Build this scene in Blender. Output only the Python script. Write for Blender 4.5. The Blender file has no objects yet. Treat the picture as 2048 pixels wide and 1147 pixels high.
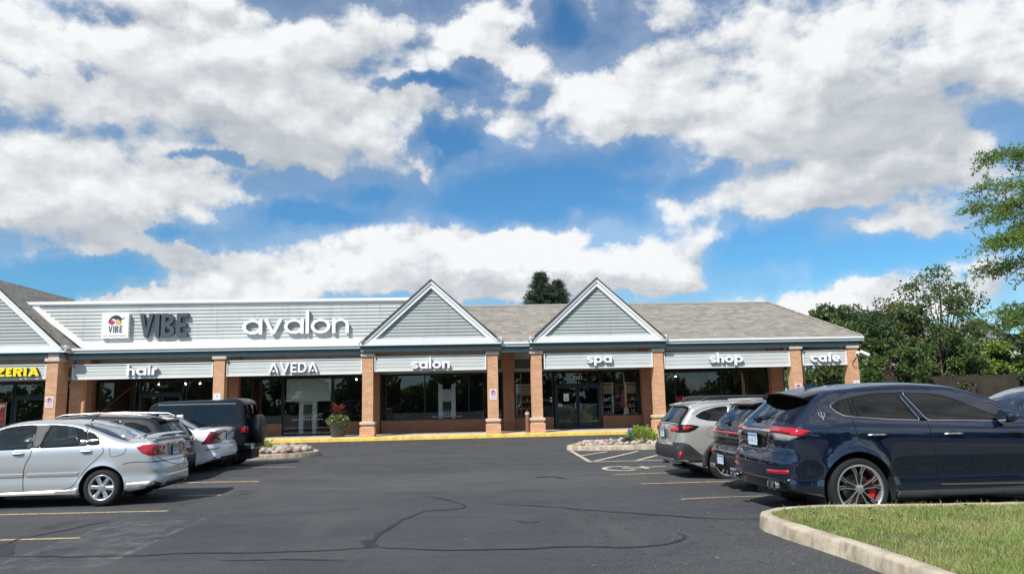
import bpy, bmesh, math, random
import numpy as np
from mathutils import Vector, Matrix
from mathutils.bvhtree import BVHTree
from mathutils.geometry import delaunay_2d_cdt
random.seed(7); np.random.seed(7)
PI = math.pi; R_ = math.radians
scene = bpy.context.scene
COL = scene.collection

# ---------------------------------------------------------------- camera
YAW, ROLL, PITCH, EYE = R_(4.2), R_(1.26), math.atan(223.5 / 1479), 1.66
fw = Vector((math.sin(YAW) * math.cos(PITCH), math.cos(YAW) * math.cos(PITCH), math.sin(PITCH)))
rt = Vector((math.cos(YAW), -math.sin(YAW), 0)); up = rt.cross(fw)
RT = rt * math.cos(ROLL) - up * math.sin(ROLL); UP = up * math.cos(ROLL) + rt * math.sin(ROLL)
cam = bpy.data.cameras.new('camera'); cam.sensor_width = 36; cam.lens = 36 * 1479 / 2048
cam.clip_end = 3000; cam.clip_start = 0.05
cam_o = bpy.data.objects.new('camera', cam); COL.objects.link(cam_o)
m = Matrix((RT, UP, -fw)).transposed().to_4x4(); m.translation = (0, 0, EYE)
cam_o.matrix_world = m
scene.camera = cam_o

# ---------------------------------------------------------------- light
SUN_EL, SUN_AZ = R_(47), R_(41)       # sun behind the camera, to its left
to_sun = Vector((-math.sin(SUN_AZ) * math.cos(SUN_EL), -math.cos(SUN_AZ) * math.cos(SUN_EL), math.sin(SUN_EL)))
sl = bpy.data.lights.new('sun', 'SUN'); sl.energy = 5.0; sl.angle = R_(0.55); sl.color = (1, .95, .88)
so = bpy.data.objects.new('sun', sl); COL.objects.link(so)
so.rotation_euler = to_sun.to_track_quat('Z', 'Y').to_euler()
scene.view_settings.view_transform = 'Standard'; scene.view_settings.look = 'None'
scene.view_settings.exposure = 0.12; scene.view_settings.gamma = 1.0

# ---------------------------------------------------------------- sky with cumulus clouds (all in world directions)
world = bpy.data.worlds.new('World'); scene.world = world; world.use_nodes = True
wt = world.node_tree; wt.nodes.clear()
class NG:
    """tiny helper for writing node graphs"""
    def __init__(s, tree): s.t = tree; s.n = tree.nodes; s.l = tree.links
    def node(s, kind, **kw):
        n = s.n.new(kind)
        for k, v in kw.items():
            if hasattr(n, k): setattr(n, k, v)
        return n
    def put(s, sock, v):
        if hasattr(v, 'is_linked') or hasattr(v, 'default_value') and hasattr(v, 'links'): s.l.new(v, sock)
        elif v is not None: sock.default_value = v
    def math(s, op, a, b=None, c=None, clamp=False):
        n = s.n.new('ShaderNodeMath'); n.operation = op; n.use_clamp = clamp
        for i, v in enumerate((a, b, c)):
            if v is not None: s.put(n.inputs[i], v)
        return n.outputs[0]
    def vm(s, op, a, b=None, out=0):
        n = s.n.new('ShaderNodeVectorMath'); n.operation = op
        s.put(n.inputs[0], a)
        if b is not None: s.put(n.inputs[1], b)
        return n.outputs[out]
    def noise(s, vec, scale, detail=4, rough=.55, dist=0, out='Fac', lac=2.0):
        n = s.n.new('ShaderNodeTexNoise'); n.inputs['Scale'].default_value = scale
        n.inputs['Detail'].default_value = detail; n.inputs['Roughness'].default_value = rough
        n.inputs['Distortion'].default_value = dist; n.inputs['Lacunarity'].default_value = lac
        if vec is not None: s.l.new(vec, n.inputs['Vector'])
        return n.outputs[out]
    def sstep(s, v, a, b, o0=0., o1=1.):
        n = s.n.new('ShaderNodeMapRange'); n.interpolation_type = 'SMOOTHSTEP'
        s.put(n.inputs[0], v)
        for i, x in zip((1, 2, 3, 4), (a, b, o0, o1)): n.inputs[i].default_value = x
        return n.outputs[0]
    def lin(s, v, a, b, o0=0., o1=1.):
        n = s.n.new('ShaderNodeMapRange'); s.put(n.inputs[0], v)
        for i, x in zip((1, 2, 3, 4), (a, b, o0, o1)): n.inputs[i].default_value = x
        return n.outputs[0]
    def mix(s, f, a, b, mode='MIX'):
        n = s.n.new('ShaderNodeMix'); n.data_type = 'RGBA'; n.blend_type = mode
        s.put(n.inputs[0], f)
        for sock, v in ((n.inputs[6], a), (n.inputs[7], b)):
            if isinstance(v, tuple) and len(v) == 3: v = v + (1,)
            s.put(sock, v)
        return n.outputs[2]
    def xyz(s, x, y, z):
        n = s.n.new('ShaderNodeCombineXYZ')
        for i, v in enumerate((x, y, z)): s.put(n.inputs[i], v)
        return n.outputs[0]
    def sep(s, v):
        n = s.n.new('ShaderNodeSeparateXYZ'); s.l.new(v, n.inputs[0]); return n.outputs
CLOUDS = [(-0.383, 0.415, 0.343, 0.119, 0.62), (-0.431, 0.263, 0.214, 0.064, 0.5), (-0.174, 0.354, 0.132, 0.075, 0.6), (-0.5, 0.209, 0.113, 0.04, 0.4), (-0.322, 0.243, 0.101, 0.037, 0.3), (0.499, 0.386, 0.326, 0.121, 0.62), (0.516, 0.251, 0.187, 0.057, 0.55), (0.168, 0.375, 0.181, 0.048, 0.4), (0.616, 0.26, 0.118, 0.068, 0.4), (-0.037, 0.478, 0.231, 0.054, 0.5), (0.03, 0.184, 0.287, 0.051, 0.6), (0.268, 0.179, 0.086, 0.046, 0.45), (-0.29, 0.176, 0.138, 0.03, 0.5), (-0.424, 0.131, 0.111, 0.017, 0.4), (0.148, 0.231, 0.082, 0.033, 0.25), (0.299, 0.256, 0.049, 0.042, 0.42), (0.198, 0.269, 0.055, 0.017, 0.3), (-0.038, 0.314, 0.026, 0.018, 0.5), (0.515, 0.11, 0.199, 0.026, 0.6), (0.374, 0.12, 0.099, 0.019, 0.35), (0.355, 0.215, 0.045, 0.018, 0.25), (0.383, 0.248, 0.057, 0.019, 0.25), (0.522, 0.192, 0.034, 0.012, 0.3), (0.632, 0.17, 0.03, 0.017, 0.2), (0.101, 0.273, 0.172, 0.047, -0.8), (-0.016, 0.34, 0.052, 0.029, -0.6), (0.235, 0.326, 0.075, 0.027, -0.45), (0.144, 0.491, 0.061, 0.036, -0.55), (-0.037, 0.41, 0.084, 0.013, -0.55), (0.034, 0.442, 0.039, 0.025, -0.45), (-0.243, 0.469, 0.059, 0.015, -0.1), (-0.528, 0.391, 0.027, 0.015, -0.4), (-0.467, 0.405, 0.032, 0.014, -0.4), (-0.126, 0.272, 0.04, 0.018, -0.5), (-0.373, 0.196, 0.051, 0.016, -0.6), (-0.467, 0.157, 0.086, 0.022, -0.7), (-0.211, 0.237, 0.096, 0.019, -0.6), (-0.319, 0.31, 0.054, 0.01, -0.35), (0.409, 0.182, 0.08, 0.031, -0.8), (0.553, 0.156, 0.119, 0.026, -0.75), (0.484, 0.212, 0.116, 0.014, -0.3), (0.605, 0.209, 0.057, 0.023, -0.35), (-0.491, 0.135, 0.039, 0.014, -0.3), (0.334, 0.285, 0.078, 0.019, -0.3), (0.198, 0.417, 0.14, 0.037, 0.3), (-0.209, 0.146, 0.206, 0.021, 0.6), (0.091, 0.149, 0.286, 0.02, 0.5), (-0.466, 0.131, 0.061, 0.012, 0.3), (-0.011, 0.214, 0.176, 0.04, 0.3), (0.16, 0.157, 0.201, 0.03, 0.4), (0.63, 0.199, 0.09, 0.023, 0.35), (-0.421, 0.175, 0.085, 0.018, 0.3), (0.064, 0.46, 0.086, 0.031, 0.25), (-2.19, 0.24, 0.5, 0.2, -0.4), (2.25, 0.17, 0.5, 0.2, 0.45), (1.52, 0.36, 0.5, 0.2, -0.4), (2.08, 0.7, 0.5, 0.2, 0.4), (-1.46, 0.27, 0.5, 0.2, -0.4), (2.48, 0.84, 0.5, 0.2, 0.45), (-2.52, 0.75, 0.5, 0.2, 0.4), (-2.65, 0.4, 0.5, 0.2, -0.4), (2.43, 1.11, 0.5, 0.2, 0.4)]
SHADE = [(-0.485, 0.199, 0.165, 0.034, 0.55), (-0.213, 0.32, 0.129, 0.05, 0.5), (-0.135, 0.455, 0.11, 0.048, 0.4), (0.594, 0.31, 0.138, 0.074, 0.5), (0.543, 0.229, 0.154, 0.027, 0.45), (-0.065, 0.151, 0.218, 0.019, 0.4), (0.226, 0.144, 0.146, 0.021, 0.45), (-0.401, 0.43, 0.131, 0.039, 0.3), (0.31, 0.438, 0.135, 0.036, 0.35), (-0.327, 0.347, 0.12, 0.024, 0.3)]
w = NG(wt)
tc = w.node('ShaderNodeTexCoord').outputs['Generated']
x, y, z = w.sep(w.vm('NORMALIZE', tc))[0:3]
az = w.math('ARCTAN2', x, y); el = w.math('ARCSINE', z)
UV = w.xyz(az, el, 0)
def blobs(vec, lst):
    acc = None
    for (cu, cv, ru, rv, amp) in lst:
        n = wt.nodes.new('ShaderNodeVectorMath'); n.operation = 'MULTIPLY_ADD'
        wt.links.new(vec, n.inputs[0]); n.inputs[1].default_value = (1 / ru, 1 / rv, 0); n.inputs[2].default_value = (-cu / ru, -cv / rv, 0)
        b = w.sstep(w.vm('LENGTH', n.outputs[0], out=1), 0.15, 1.25, amp, 0.)
        acc = b if acc is None else w.math('ADD', acc, b)
    return w.math('MINIMUM', w.math('MAXIMUM', acc, -.9), .60)
def stretch(vec): return w.vm('MULTIPLY', vec, (1, 1.5, 1))
def puffs(vec):
    st = stretch(vec); f2 = w.noise(st, 11., 6, .60, .0)
    v = wt.nodes.new('ShaderNodeTexVoronoi'); v.feature = 'F1'; v.inputs['Scale'].default_value = 10; v.inputs['Detail'].default_value = 1.5; v.inputs['Roughness'].default_value = .55
    wt.links.new(w.vm('ADD', st, fine), v.inputs['Vector'])
    return w.math('ADD', w.math('MULTIPLY', w.math('SUBTRACT', f2, .5), 1.25), w.math('MULTIPLY', w.math('SUBTRACT', .50, v.outputs['Distance']), .42))
wn = w.vm('SUBTRACT', w.noise(UV, 6.0, 6, .62, out='Color'), (.5, .5, .5))
wv = w.vm('MULTIPLY', wn, (.22, .13, 0)); fine = w.vm('MULTIPLY', wn, (.16, .16, 0))
OFF2 = (-.03, .075, 0)
wuv = w.vm('ADD', UV, wv)
a0 = blobs(wuv, CLOUDS); a2 = blobs(w.vm('ADD', wuv, OFF2), [c for c in CLOUDS if c[1] > -.1])
g0 = w.math('MULTIPLY', w.math('SUBTRACT', w.noise(stretch(UV), 4.2, 3, .5), .44), 1.2)
p0_ = puffs(UV); p1_ = puffs(w.vm('ADD', UV, (-.010, .020, 0)))
base0 = w.math('ADD', a0, g0); d0 = w.math('ADD', base0, p0_)
d2 = w.math('ADD', w.math('ADD', a2, g0), w.math('MULTIPLY', p0_, .5))
alpha = w.math('MAXIMUM', w.sstep(d0, -.12, .32), w.sstep(w.math('ADD', base0, w.math('MULTIPLY', p0_, .3)), -.55, .25, 0., .27))
thick = w.sstep(d0, .25, 1.1)
small = w.math('MULTIPLY', w.math('SUBTRACT', p0_, p1_), 1.5)
large = w.math('MULTIPLY', w.math('SUBTRACT', w.math('MINIMUM', d0, .6), w.math('MINIMUM', d2, .75)), .75)
broad = w.noise(w.vm('MULTIPLY', UV, (1, 2.6, 1)), 3.6, 5, .55, .4)
lit = w.math('SUBTRACT', w.math('ADD', w.math('ADD', w.math('ADD', .64, small), large), w.math('MULTIPLY', thick, w.lin(broad, .35, .62, .12, -.45))), blobs(wuv, SHADE), clamp=True)
puff2 = w.noise(w.vm('MULTIPLY', UV, (1, 2.2, 1)), 14, 6, .6)
WHITE = (8.6, 8.7, 8.85); GREY = (4.3, 4.7, 5.1)
lit = w.math('MAXIMUM', lit, w.lin(puff2, .35, .65, .0, .35))
ccol = w.mix(lit, GREY, WHITE)
nsky = w.node('ShaderNodeTexSky', sky_type='NISHITA', sun_disc=False)
nsky.sun_elevation = SUN_EL; nsky.sun_rotation = math.atan2(to_sun.x, to_sun.y)
nsky.altitude = 200; nsky.air_density = 1.0; nsky.dust_density = .6; nsky.ozone_density = 2.0
skyc = w.mix(1.0, nsky.outputs[0], (.50, .97, 1.22), 'MULTIPLY')
col = w.mix(alpha, skyc, ccol)
hz = w.sstep(el, -.02, .10)
col = w.mix(w.math('MULTIPLY', w.math('SUBTRACT', 1., hz), .35), col, (7.2, 8.0, 8.8))
bg = w.node('ShaderNodeBackground'); bg.inputs[1].default_value = .1
wt.links.new(col, bg.inputs[0])
wo = w.node('ShaderNodeOutputWorld'); wt.links.new(bg.outputs[0], wo.inputs[0])
world.cycles.sampling_method = 'MANUAL'; world.cycles.sample_map_resolution = 512

# ---------------------------------------------------------------- object helpers
def tag(o, label=None, cat=None, group=None, kind=None):
    if label: o['label'] = label
    if cat: o['category'] = cat
    if group: o['group'] = group
    if kind: o['kind'] = kind
    return o
def empty(name, loc=(0, 0, 0), rz=0., label=None, cat=None, group=None, sc=1.0):
    o = bpy.data.objects.new(name, None); COL.objects.link(o); o.location = loc; o.rotation_euler = (0, 0, rz)
    o.scale = (sc, sc, sc); o.empty_display_size = .2
    return tag(o, label, cat, group)
def link(name, me, parent=None, loc=None):
    o = bpy.data.objects.new(name, me); COL.objects.link(o)
    if parent is not None: o.parent = parent
    if loc is not None: o.location = loc
    return o
def copy_tree(o, parent=None):
    c = o.copy(); COL.objects.link(c); c.parent = parent
    for ch in list(o.children):
        if ch is not c: copy_tree(ch, c)
    return c
class MB:
    """collects polygons of one mesh"""
    def __init__(s): s.v = []; s.f = []; s.mi = []
    def add(s, vs, fs, mi=0):
        b = len(s.v); s.v += [tuple(p) for p in vs]
        for f in fs: s.f.append(tuple(b + i for i in f)); s.mi.append(mi)
        return s
    def box(s, x0, x1, y0, y1, z0, z1, mi=0):
        v = [(x, y, z) for z in (z0, z1) for y in (y0, y1) for x in (x0, x1)]
        return s.add(v, [(0, 2, 3, 1), (4, 5, 7, 6), (0, 1, 5, 4), (2, 6, 7, 3), (0, 4, 6, 2), (1, 3, 7, 5)], mi)
    def bevbox(s, x0, x1, y0, y1, z0, z1, b=.02, mi=0):
        bm = bmesh.new(); bmesh.ops.create_cube(bm, size=1)
        for v in bm.verts: v.co = Vector(((x0 + x1) / 2 + v.co.x * (x1 - x0), (y0 + y1) / 2 + v.co.y * (y1 - y0), (z0 + z1) / 2 + v.co.z * (z1 - z0)))
        bmesh.ops.bevel(bm, geom=bm.edges[:], offset=b, segments=2, affect='EDGES', profile=.5)
        return s.bm(bm, mi)
    def bm(s, bm, mi=0):
        bm.verts.index_update()
        s.add([v.co[:] for v in bm.verts], [tuple(v.index for v in f.verts) for f in bm.faces], mi); bm.free(); return s
    def prism(s, poly, axis, a, b, mi=0):
        """poly: 2D outline; axis 'x','y','z' = extrusion axis from a to b"""
        n = len(poly)
        def P(p, t): return {'x': (t, p[0], p[1]), 'y': (p[0], t, p[1]), 'z': (p[0], p[1], t)}[axis]
        vs = [P(p, a) for p in poly] + [P(p, b) for p in poly]
        fs = [tuple(range(n)), tuple(range(2 * n - 1, n - 1, -1))] + [(i, (i + 1) % n, n + (i + 1) % n, n + i) for i in range(n)]
        return s.add(vs, fs, mi)
    def tube(s, pts, r, n=8, mi=0, cap=True):
        pts = [Vector(p) for p in pts]; rs = r if isinstance(r, (list, tuple)) else [r] * len(pts)
        vs = []; fs = []
        for i, p in enumerate(pts):
            t = (pts[min(i + 1, len(pts) - 1)] - pts[max(i - 1, 0)]).normalized()
            a = Vector((0, 0, 1)) if abs(t.z) < .9 else Vector((1, 0, 0))
            u = t.cross(a).normalized(); v = t.cross(u)
            for k in range(n):
                q = 2 * PI * k / n; vs.append(p + (u * math.cos(q) + v * math.sin(q)) * rs[i])
        for i in range(len(pts) - 1):
            for k in range(n): fs.append((i * n + k, i * n + (k + 1) % n, (i + 1) * n + (k + 1) % n, (i + 1) * n + k))
        if cap: fs += [tuple(range(n)), tuple(range(len(pts) * n - 1, (len(pts) - 1) * n - 1, -1))]
        return s.add(vs, fs, mi)
    def lathe(s, prof, n=24, axis='z', c=(0, 0, 0), mi=0, closed=False):
        """prof: (radius, t) list turned about an axis"""
        vs = []; fs = []; m_ = len(prof)
        for k in range(n):
            q = 2 * PI * k / n; cq, sq = math.cos(q), math.sin(q)
            for r, t in prof:
                vs.append({'z': (c[0] + r * cq, c[1] + r * sq, c[2] + t), 'y': (c[0] + r * cq, c[1] + t, c[2] + r * sq), 'x': (c[0] + t, c[1] + r * cq, c[2] + r * sq)}[axis])
        for k in range(n):
            k2 = (k + 1) % n
            for i in range(m_ - (0 if closed else 1)):
                j = (i + 1) % m_; fs.append((k * m_ + i, k * m_ + j, k2 * m_ + j, k2 * m_ + i))
        return s.add(vs, fs, mi)
    def build(s, name, mats, parent=None, smooth=False, off=None, loc=None):
        me = bpy.data.meshes.new(name)
        v = s.v
        if off is not None: v = [(p[0] - off[0], p[1] - off[1], p[2] - off[2]) for p in v]
        me.from_pydata(v, [], s.f)
        if not isinstance(mats, (list, tuple)): mats = [mats]
        for mm in mats: me.materials.append(mm)
        if len(mats) > 1: me.polygons.foreach_set('material_index', s.mi)
        if smooth: me.polygons.foreach_set('use_smooth', [True] * len(me.polygons))
        me.update()
        if smooth and smooth != 'all':
            try: me.set_sharp_from_angle(angle=R_(smooth if not isinstance(smooth, bool) else 40))
            except Exception: pass
        return link(name, me, parent, loc)
def wpart(mb, name, mats, root, smooth=False):
    """a part written in world coordinates, parented to an Empty"""
    return mb.build(name, mats, root, smooth, off=root.location)

# ---------------------------------------------------------------- materials
MATS = {}
def mat(name, col, rough=.6, metal=0., coat=0., var=0., vscale=3., bump=0., bscale=40., spec=None, emit=None, coord='Object', stretch=(1, 1, 1)):
    if name in MATS: return MATS[name]
    mt = bpy.data.materials.new(name); mt.use_nodes = True; t = NG(mt.node_tree); b = mt.node_tree.nodes['Principled BSDF']
    b.inputs['Base Color'].default_value = (*col, 1); b.inputs['Roughness'].default_value = rough
    b.inputs['Metallic'].default_value = metal; b.inputs['Coat Weight'].default_value = coat; b.inputs['Coat Roughness'].default_value = .03
    if spec is not None: b.inputs['Specular IOR Level'].default_value = spec
    if emit: b.inputs['Emission Color'].default_value = (*emit[0], 1); b.inputs['Emission Strength'].default_value = emit[1]
    co = t.vm('MULTIPLY', t.node('ShaderNodeTexCoord').outputs[coord], stretch)
    if var:
        n1 = t.noise(co, vscale, 6, .6)
        c = t.mix(t.lin(n1, .3, .7), tuple(max(0, k * (1 - var)) for k in col), tuple(min(1, k * (1 + var)) for k in col))
        t.l.new(c, b.inputs['Base Color'])
    if bump:
        bn = t.node('ShaderNodeBump'); bn.inputs['Strength'].default_value = bump; bn.inputs['Distance'].default_value = .01
        t.l.new(t.noise(co, bscale, 4, .6), bn.inputs['Height']); t.l.new(bn.outputs[0], b.inputs['Normal'])
    MATS[name] = mt; return mt
def glass(name, tint, refl=1.0, rough=.0):
    mt = bpy.data.materials.new(name); mt.use_nodes = True; t = NG(mt.node_tree); mt.node_tree.nodes.remove(mt.node_tree.nodes['Principled BSDF'])
    out = [n for n in mt.node_tree.nodes if n.type == 'OUTPUT_MATERIAL'][0]
    tr = t.node('ShaderNodeBsdfTransparent'); tr.inputs[0].default_value = (*tint, 1)
    gl = t.node('ShaderNodeBsdfGlossy'); gl.inputs['Roughness'].default_value = rough; gl.inputs[0].default_value = (.95, .97, 1, 1)
    fr = t.node('ShaderNodeFresnel'); fr.inputs[0].default_value = 1.5
    f = t.math('MULTIPLY', t.math('ADD', fr.outputs[0], .02), refl, clamp=True)
    mx = t.node('ShaderNodeMixShader'); t.l.new(f, mx.inputs[0]); t.l.new(tr.outputs[0], mx.inputs[1]); t.l.new(gl.outputs[0], mx.inputs[2])
    t.l.new(mx.outputs[0], out.inputs[0]); MATS[name] = mt; return mt
def brickmat(name, c1, c2, mortar, sw=.20, sh=.068, plane='xz', rough=.85):
    mt = bpy.data.materials.new(name); mt.use_nodes = True; t = NG(mt.node_tree); b = mt.node_tree.nodes['Principled BSDF']
    ge = t.node('ShaderNodeNewGeometry'); x, y, z = t.sep(ge.outputs['Position'])[0:3]
    nx = t.sep(ge.outputs['Normal'])[0]; side = t.math('GREATER_THAN', t.math('ABSOLUTE', nx), .7)
    u = t.math('ADD', t.math('MULTIPLY', x, t.math('SUBTRACT', 1., side)), t.math('MULTIPLY', y, side))
    br = t.node('ShaderNodeTexBrick'); t.l.new(t.xyz(u, z, 0), br.inputs['Vector'])
    br.inputs['Scale'].default_value = 1; br.inputs['Brick Width'].default_value = sw; br.inputs['Row Height'].default_value = sh
    br.inputs['Mortar Size'].default_value = .0055; br.inputs['Mortar Smooth'].default_value = .2; br.inputs['Bias'].default_value = -.1
    br.inputs['Color1'].default_value = (*c1, 1); br.inputs['Color2'].default_value = (*c2, 1); br.inputs['Mortar'].default_value = (*mortar, 1)
    n = t.noise(ge.outputs['Position'], 2.2, 6, .6)
    c = t.mix(t.lin(n, .3, .75, 0., .35), br.outputs[0], tuple(k * .62 for k in c1))
    n2 = t.noise(ge.outputs['Position'], 9, 5, .7)
    c = t.mix(t.lin(n2, .58, .8, 0., .4), c, tuple(min(1, k * 1.45) for k in c2))
    t.l.new(c, b.inputs['Base Color']); b.inputs['Roughness'].default_value = rough
    bn = t.node('ShaderNodeBump'); bn.inputs['Strength'].default_value = .5; bn.inputs['Distance'].default_value = .006
    t.l.new(t.math('SUBTRACT', 1., br.outputs['Fac']), bn.inputs['Height']); t.l.new(bn.outputs[0], b.inputs['Normal'])
    MATS[name] = mt; return mt

# ---------------------------------------------------------------- ground
def sm(t): t = max(0., min(1., t)); return t * t * (3 - 2 * t)
def gz(x, y):
    """the lot is not quite flat: it lifts a little under the nearest cars on the right and by the boxy off-road vehicle on the left"""
    a = .15 * sm((13.6 - y) / 4.2) * sm((x - 1.2) / 3.2)
    b = .12 * math.exp(-((y - 19.0) / 2.2) ** 2) * sm((-x - 1.5) / 2.5)
    return a + b
def sheet(name, nx, ny, x0, x1, y0, y1, mat_, dz=0.):
    xs = np.linspace(x0, x1, nx); ys = np.linspace(y0, y1, ny); mb = MB()
    vs = [(x, y, gz(x, y) + dz) for y in ys for x in xs]
    mb.add(vs, [(j * nx + i, j * nx + i + 1, (j + 1) * nx + i + 1, (j + 1) * nx + i) for j in range(ny - 1) for i in range(nx - 1)])
    return mb.build(name, mat_, None, smooth='all')
def asphalt_mat():
    mt = bpy.data.materials.new('asphalt'); mt.use_nodes = True; t = NG(mt.node_tree); b = mt.node_tree.nodes['Principled BSDF']
    P = t.node('ShaderNodeNewGeometry').outputs['Position']
    big = t.noise(t.vm('MULTIPLY', P, (.10, .55, 1)), 1.0, 5, .6)         # drag streaks along the aisle
    c = t.mix(t.lin(big, .35, .68), (.037, .039, .043), (.056, .058, .062))
    mid = t.noise(P, .45, 6, .62, .4)
    c = t.mix(t.lin(mid, .45, .72, 0, .55), c, (.088, .086, .084))
    y = t.sep(P)[1]
    # the drainage dip where dust settles
    wob = t.math('ADD', y, t.math('MULTIPLY', t.math('SUBTRACT', t.noise(P, .35, 3, .5), .5), 2.4))
    dip = t.math('MULTIPLY', t.sstep(wob, 13.2, 15.4), t.sstep(wob, 18.6, 15.8))
    st = t.noise(t.vm('MULTIPLY', P, (.25, 2.2, 1)), 2.2, 6, .65)
    c = t.mix(t.math('MULTIPLY', dip, t.lin(st, .35, .7, .15, .8)), c, (.115, .108, .100))
    far = t.math('MULTIPLY', t.sstep(y, 19, 24), t.lin(t.noise(P, .9, 4, .6), .35, .65, .1, .6))
    c = t.mix(far, c, (.078, .076, .074))
    gr = t.noise(P, 70, 4, .8)
    c = t.mix(t.sstep(gr, .50, .68, 0, .9), c, (.19, .188, .18))
    c = t.mix(t.sstep(t.noise(P, 9, 6, .8), .50, .70, 0, .55), c, (.080, .080, .079))
    c = t.mix(t.sstep(t.noise(P, 5, 6, .75), .48, .30, 0, .6), c, (.026, .026, .028))
    c = t.mix(t.sstep(t.noise(P, 38, 4, .75), .50, .34, 0, .75), c, (.016, .016, .018))
    c = t.mix(t.sstep(t.noise(t.vm('MULTIPLY', P, (.5, 1.6, 1)), .7, 5, .65), .52, .68, 0, .45), c, (.030, .031, .034))
    sp = t.noise(P, 14, 2, .5)
    c = t.mix(t.sstep(sp, .73, .76, 0, .7), c, (.34, .32, .28))
    oil = t.math('MULTIPLY', t.sstep(t.noise(P, .9, 4, .6), .58, .70), t.sstep(t.math('ABSOLUTE', t.math('ADD', t.sep(P)[0], .0)), 2.5, 4.5))
    c = t.mix(t.math('MULTIPLY', oil, .7), c, (.018, .018, .019))
    trk = t.noise(t.vm('MULTIPLY', P, (.9, .12, 1)), 1.3, 4, .6)
    c = t.mix(t.math('MULTIPLY', t.sstep(trk, .55, .68), .35), c, (.085, .083, .080))
    # faint pale rectangle with stronger long edges in the empty stall on the left
    px, py = t.sep(P)[0], y
    def band(v, a, bb, s): return t.math('MULTIPLY', t.sstep(v, a, a + s), t.sstep(v, bb, bb - s))
    nn = t.noise(P, 3.2, 7, .7)
    pale_rect = t.math('MULTIPLY', t.math('MULTIPLY', band(px, -5.05, -3.75, .14), band(py, 8.3, 11.9, .35)), t.sstep(nn, .42, .72, 0, .26))
    edge = t.math('MULTIPLY', t.math('ADD', band(px, -5.1, -4.96, .05), band(px, -3.9, -3.76, .05)), t.math('MULTIPLY', band(py, 8.6, 11.9, .3), t.sstep(nn, .40, .6, 0, .22)))
    c = t.mix(t.math('ADD', pale_rect, edge, clamp=True), c, (.30, .30, .30))
    t.l.new(c, b.inputs['Base Color'])
    t.l.new(t.lin(t.noise(P, 2.5, 4, .6), .3, .7, .68, .88), b.inputs['Roughness']); b.inputs['Specular IOR Level'].default_value = .35
    bn = t.node('ShaderNodeBump'); bn.inputs['Strength'].default_value = .45; bn.inputs['Distance'].default_value = .006
    t.l.new(t.noise(P, 75, 4, .75), bn.inputs['Height']); t.l.new(bn.outputs[0], b.inputs['Normal'])
    return mt
ASPH = asphalt_mat()
lot = sheet('parking_lot', 260, 190, -60, 45, -35, 33.3, ASPH); tag(lot, 'dark sealed asphalt parking lot with patches and cracks', 'parking lot', kind='structure')
grs = mat('far_grass', (.055, .085, .028), .95, var=.35, vscale=.6, bump=.6, bscale=8)
gmb = MB().box(-900, 900, -700, 1200, -1.2, -.35); o = gmb.build('ground', grs); tag(o, 'green ground beyond the shops', 'ground', kind='structure')
gm2 = MB().box(21.5, 160, 33.3, 200, -.6, .02).box(45, 160, -60, 33.3, -.6, .02); o = gm2.build('lawn', grs); tag(o, 'shaded grass strip under the trees', 'lawn', kind='structure')

# paint and cracks on the asphalt
def strip_pts(pts, w, dz, wfun=None):
    """flat ribbon that follows the ground"""
    mb = MB(); L = []; n = len(pts)
    for i in range(n):
        p = Vector(pts[i]); a = Vector(pts[max(0, i - 1)]); b = Vector(pts[min(n - 1, i + 1)])
        t = (b - a).normalized(); q = Vector((-t.y, t.x)); ww = (wfun(i / (n - 1)) if wfun else 1) * w / 2
        for s in (1, -1):
            r = p + q * ww * s; L.append((r.x, r.y, gz(r.x, r.y) + dz))
    return mb.add(L, [(2 * i, 2 * i + 2, 2 * i + 3, 2 * i + 1) for i in range(n - 1)])
def seg(a, b, n=12): return [(a[0] + (b[0] - a[0]) * i / n, a[1] + (b[1] - a[1]) * i / n) for i in range(n + 1)]
def paint(name, c):
    mt = bpy.data.materials.new(name); mt.use_nodes = True; t = NG(mt.node_tree); b = mt.node_tree.nodes['Principled BSDF']
    P = t.node('ShaderNodeNewGeometry').outputs['Position']
    cc = t.mix(t.lin(t.noise(P, 14, 6, .7), .35, .6), (.14, .12, .085), c)
    t.l.new(cc, b.inputs['Base Color']); b.inputs['Roughness'].default_value = .8; return mt
YP = paint('yellow_stall_paint', (.62, .47, .24)); CP = paint('cream_paint', (.72, .62, .45))
LINES = [((-6.6, 10.42), (-4.93, 10.34), 'short faded yellow stall line at the lower left'),
         ((-9.6, 13.0), (-4.69, 12.66), 'yellow stall line in front of the silver sedan'),
         ((-10, 14.95), (-4.45, 14.60), 'yellow stall line in the shadow right of the silver sedan'),
         ((-10, 17.1), (-4.29, 16.60), 'yellow stall line ending behind the white sedan bumper'),
         ((-10, 20.0), (-4.05, 19.05), 'yellow stall line ending behind the boxy off-road vehicle'),
         ((3.28, 16.16), (9.5, 16.45), 'yellow stall line left of the beige wagon'),
         ((3.45, 14.36), (9.5, 14.2), 'yellow stall line between the beige wagon and the two dark SUVs'),
         ((3.45, 11.75), (9.5, 11.5), 'yellow stall line behind the near navy SUV')]
for a, b, lb in LINES:
    o = strip_pts(seg(a, b, 30), .095, .004).build('stall_line', YP); tag(o, lb, 'road marking', 'yellow parking stall lines', 'structure')
hm = MB()
for a, b in (((3.49, 23.7), (3.36, 19.5)), ((3.34, 19.46), (7.5, 19.3)), ((3.4, 21.5), (4.5, 22.9)), ((3.5, 19.6), (5.4, 22.7)), ((4.6, 19.5), (6.6, 22.6))):
    s = strip_pts(seg(a, b, 8), .12, .004 + .0008 * len(hm.f) / 8); hm.add(s.v, s.f)
tag(hm.build('hatched_marking', CP), 'cream hatched no parking triangle beside the right rock island', 'road marking', kind='structure')
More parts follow.
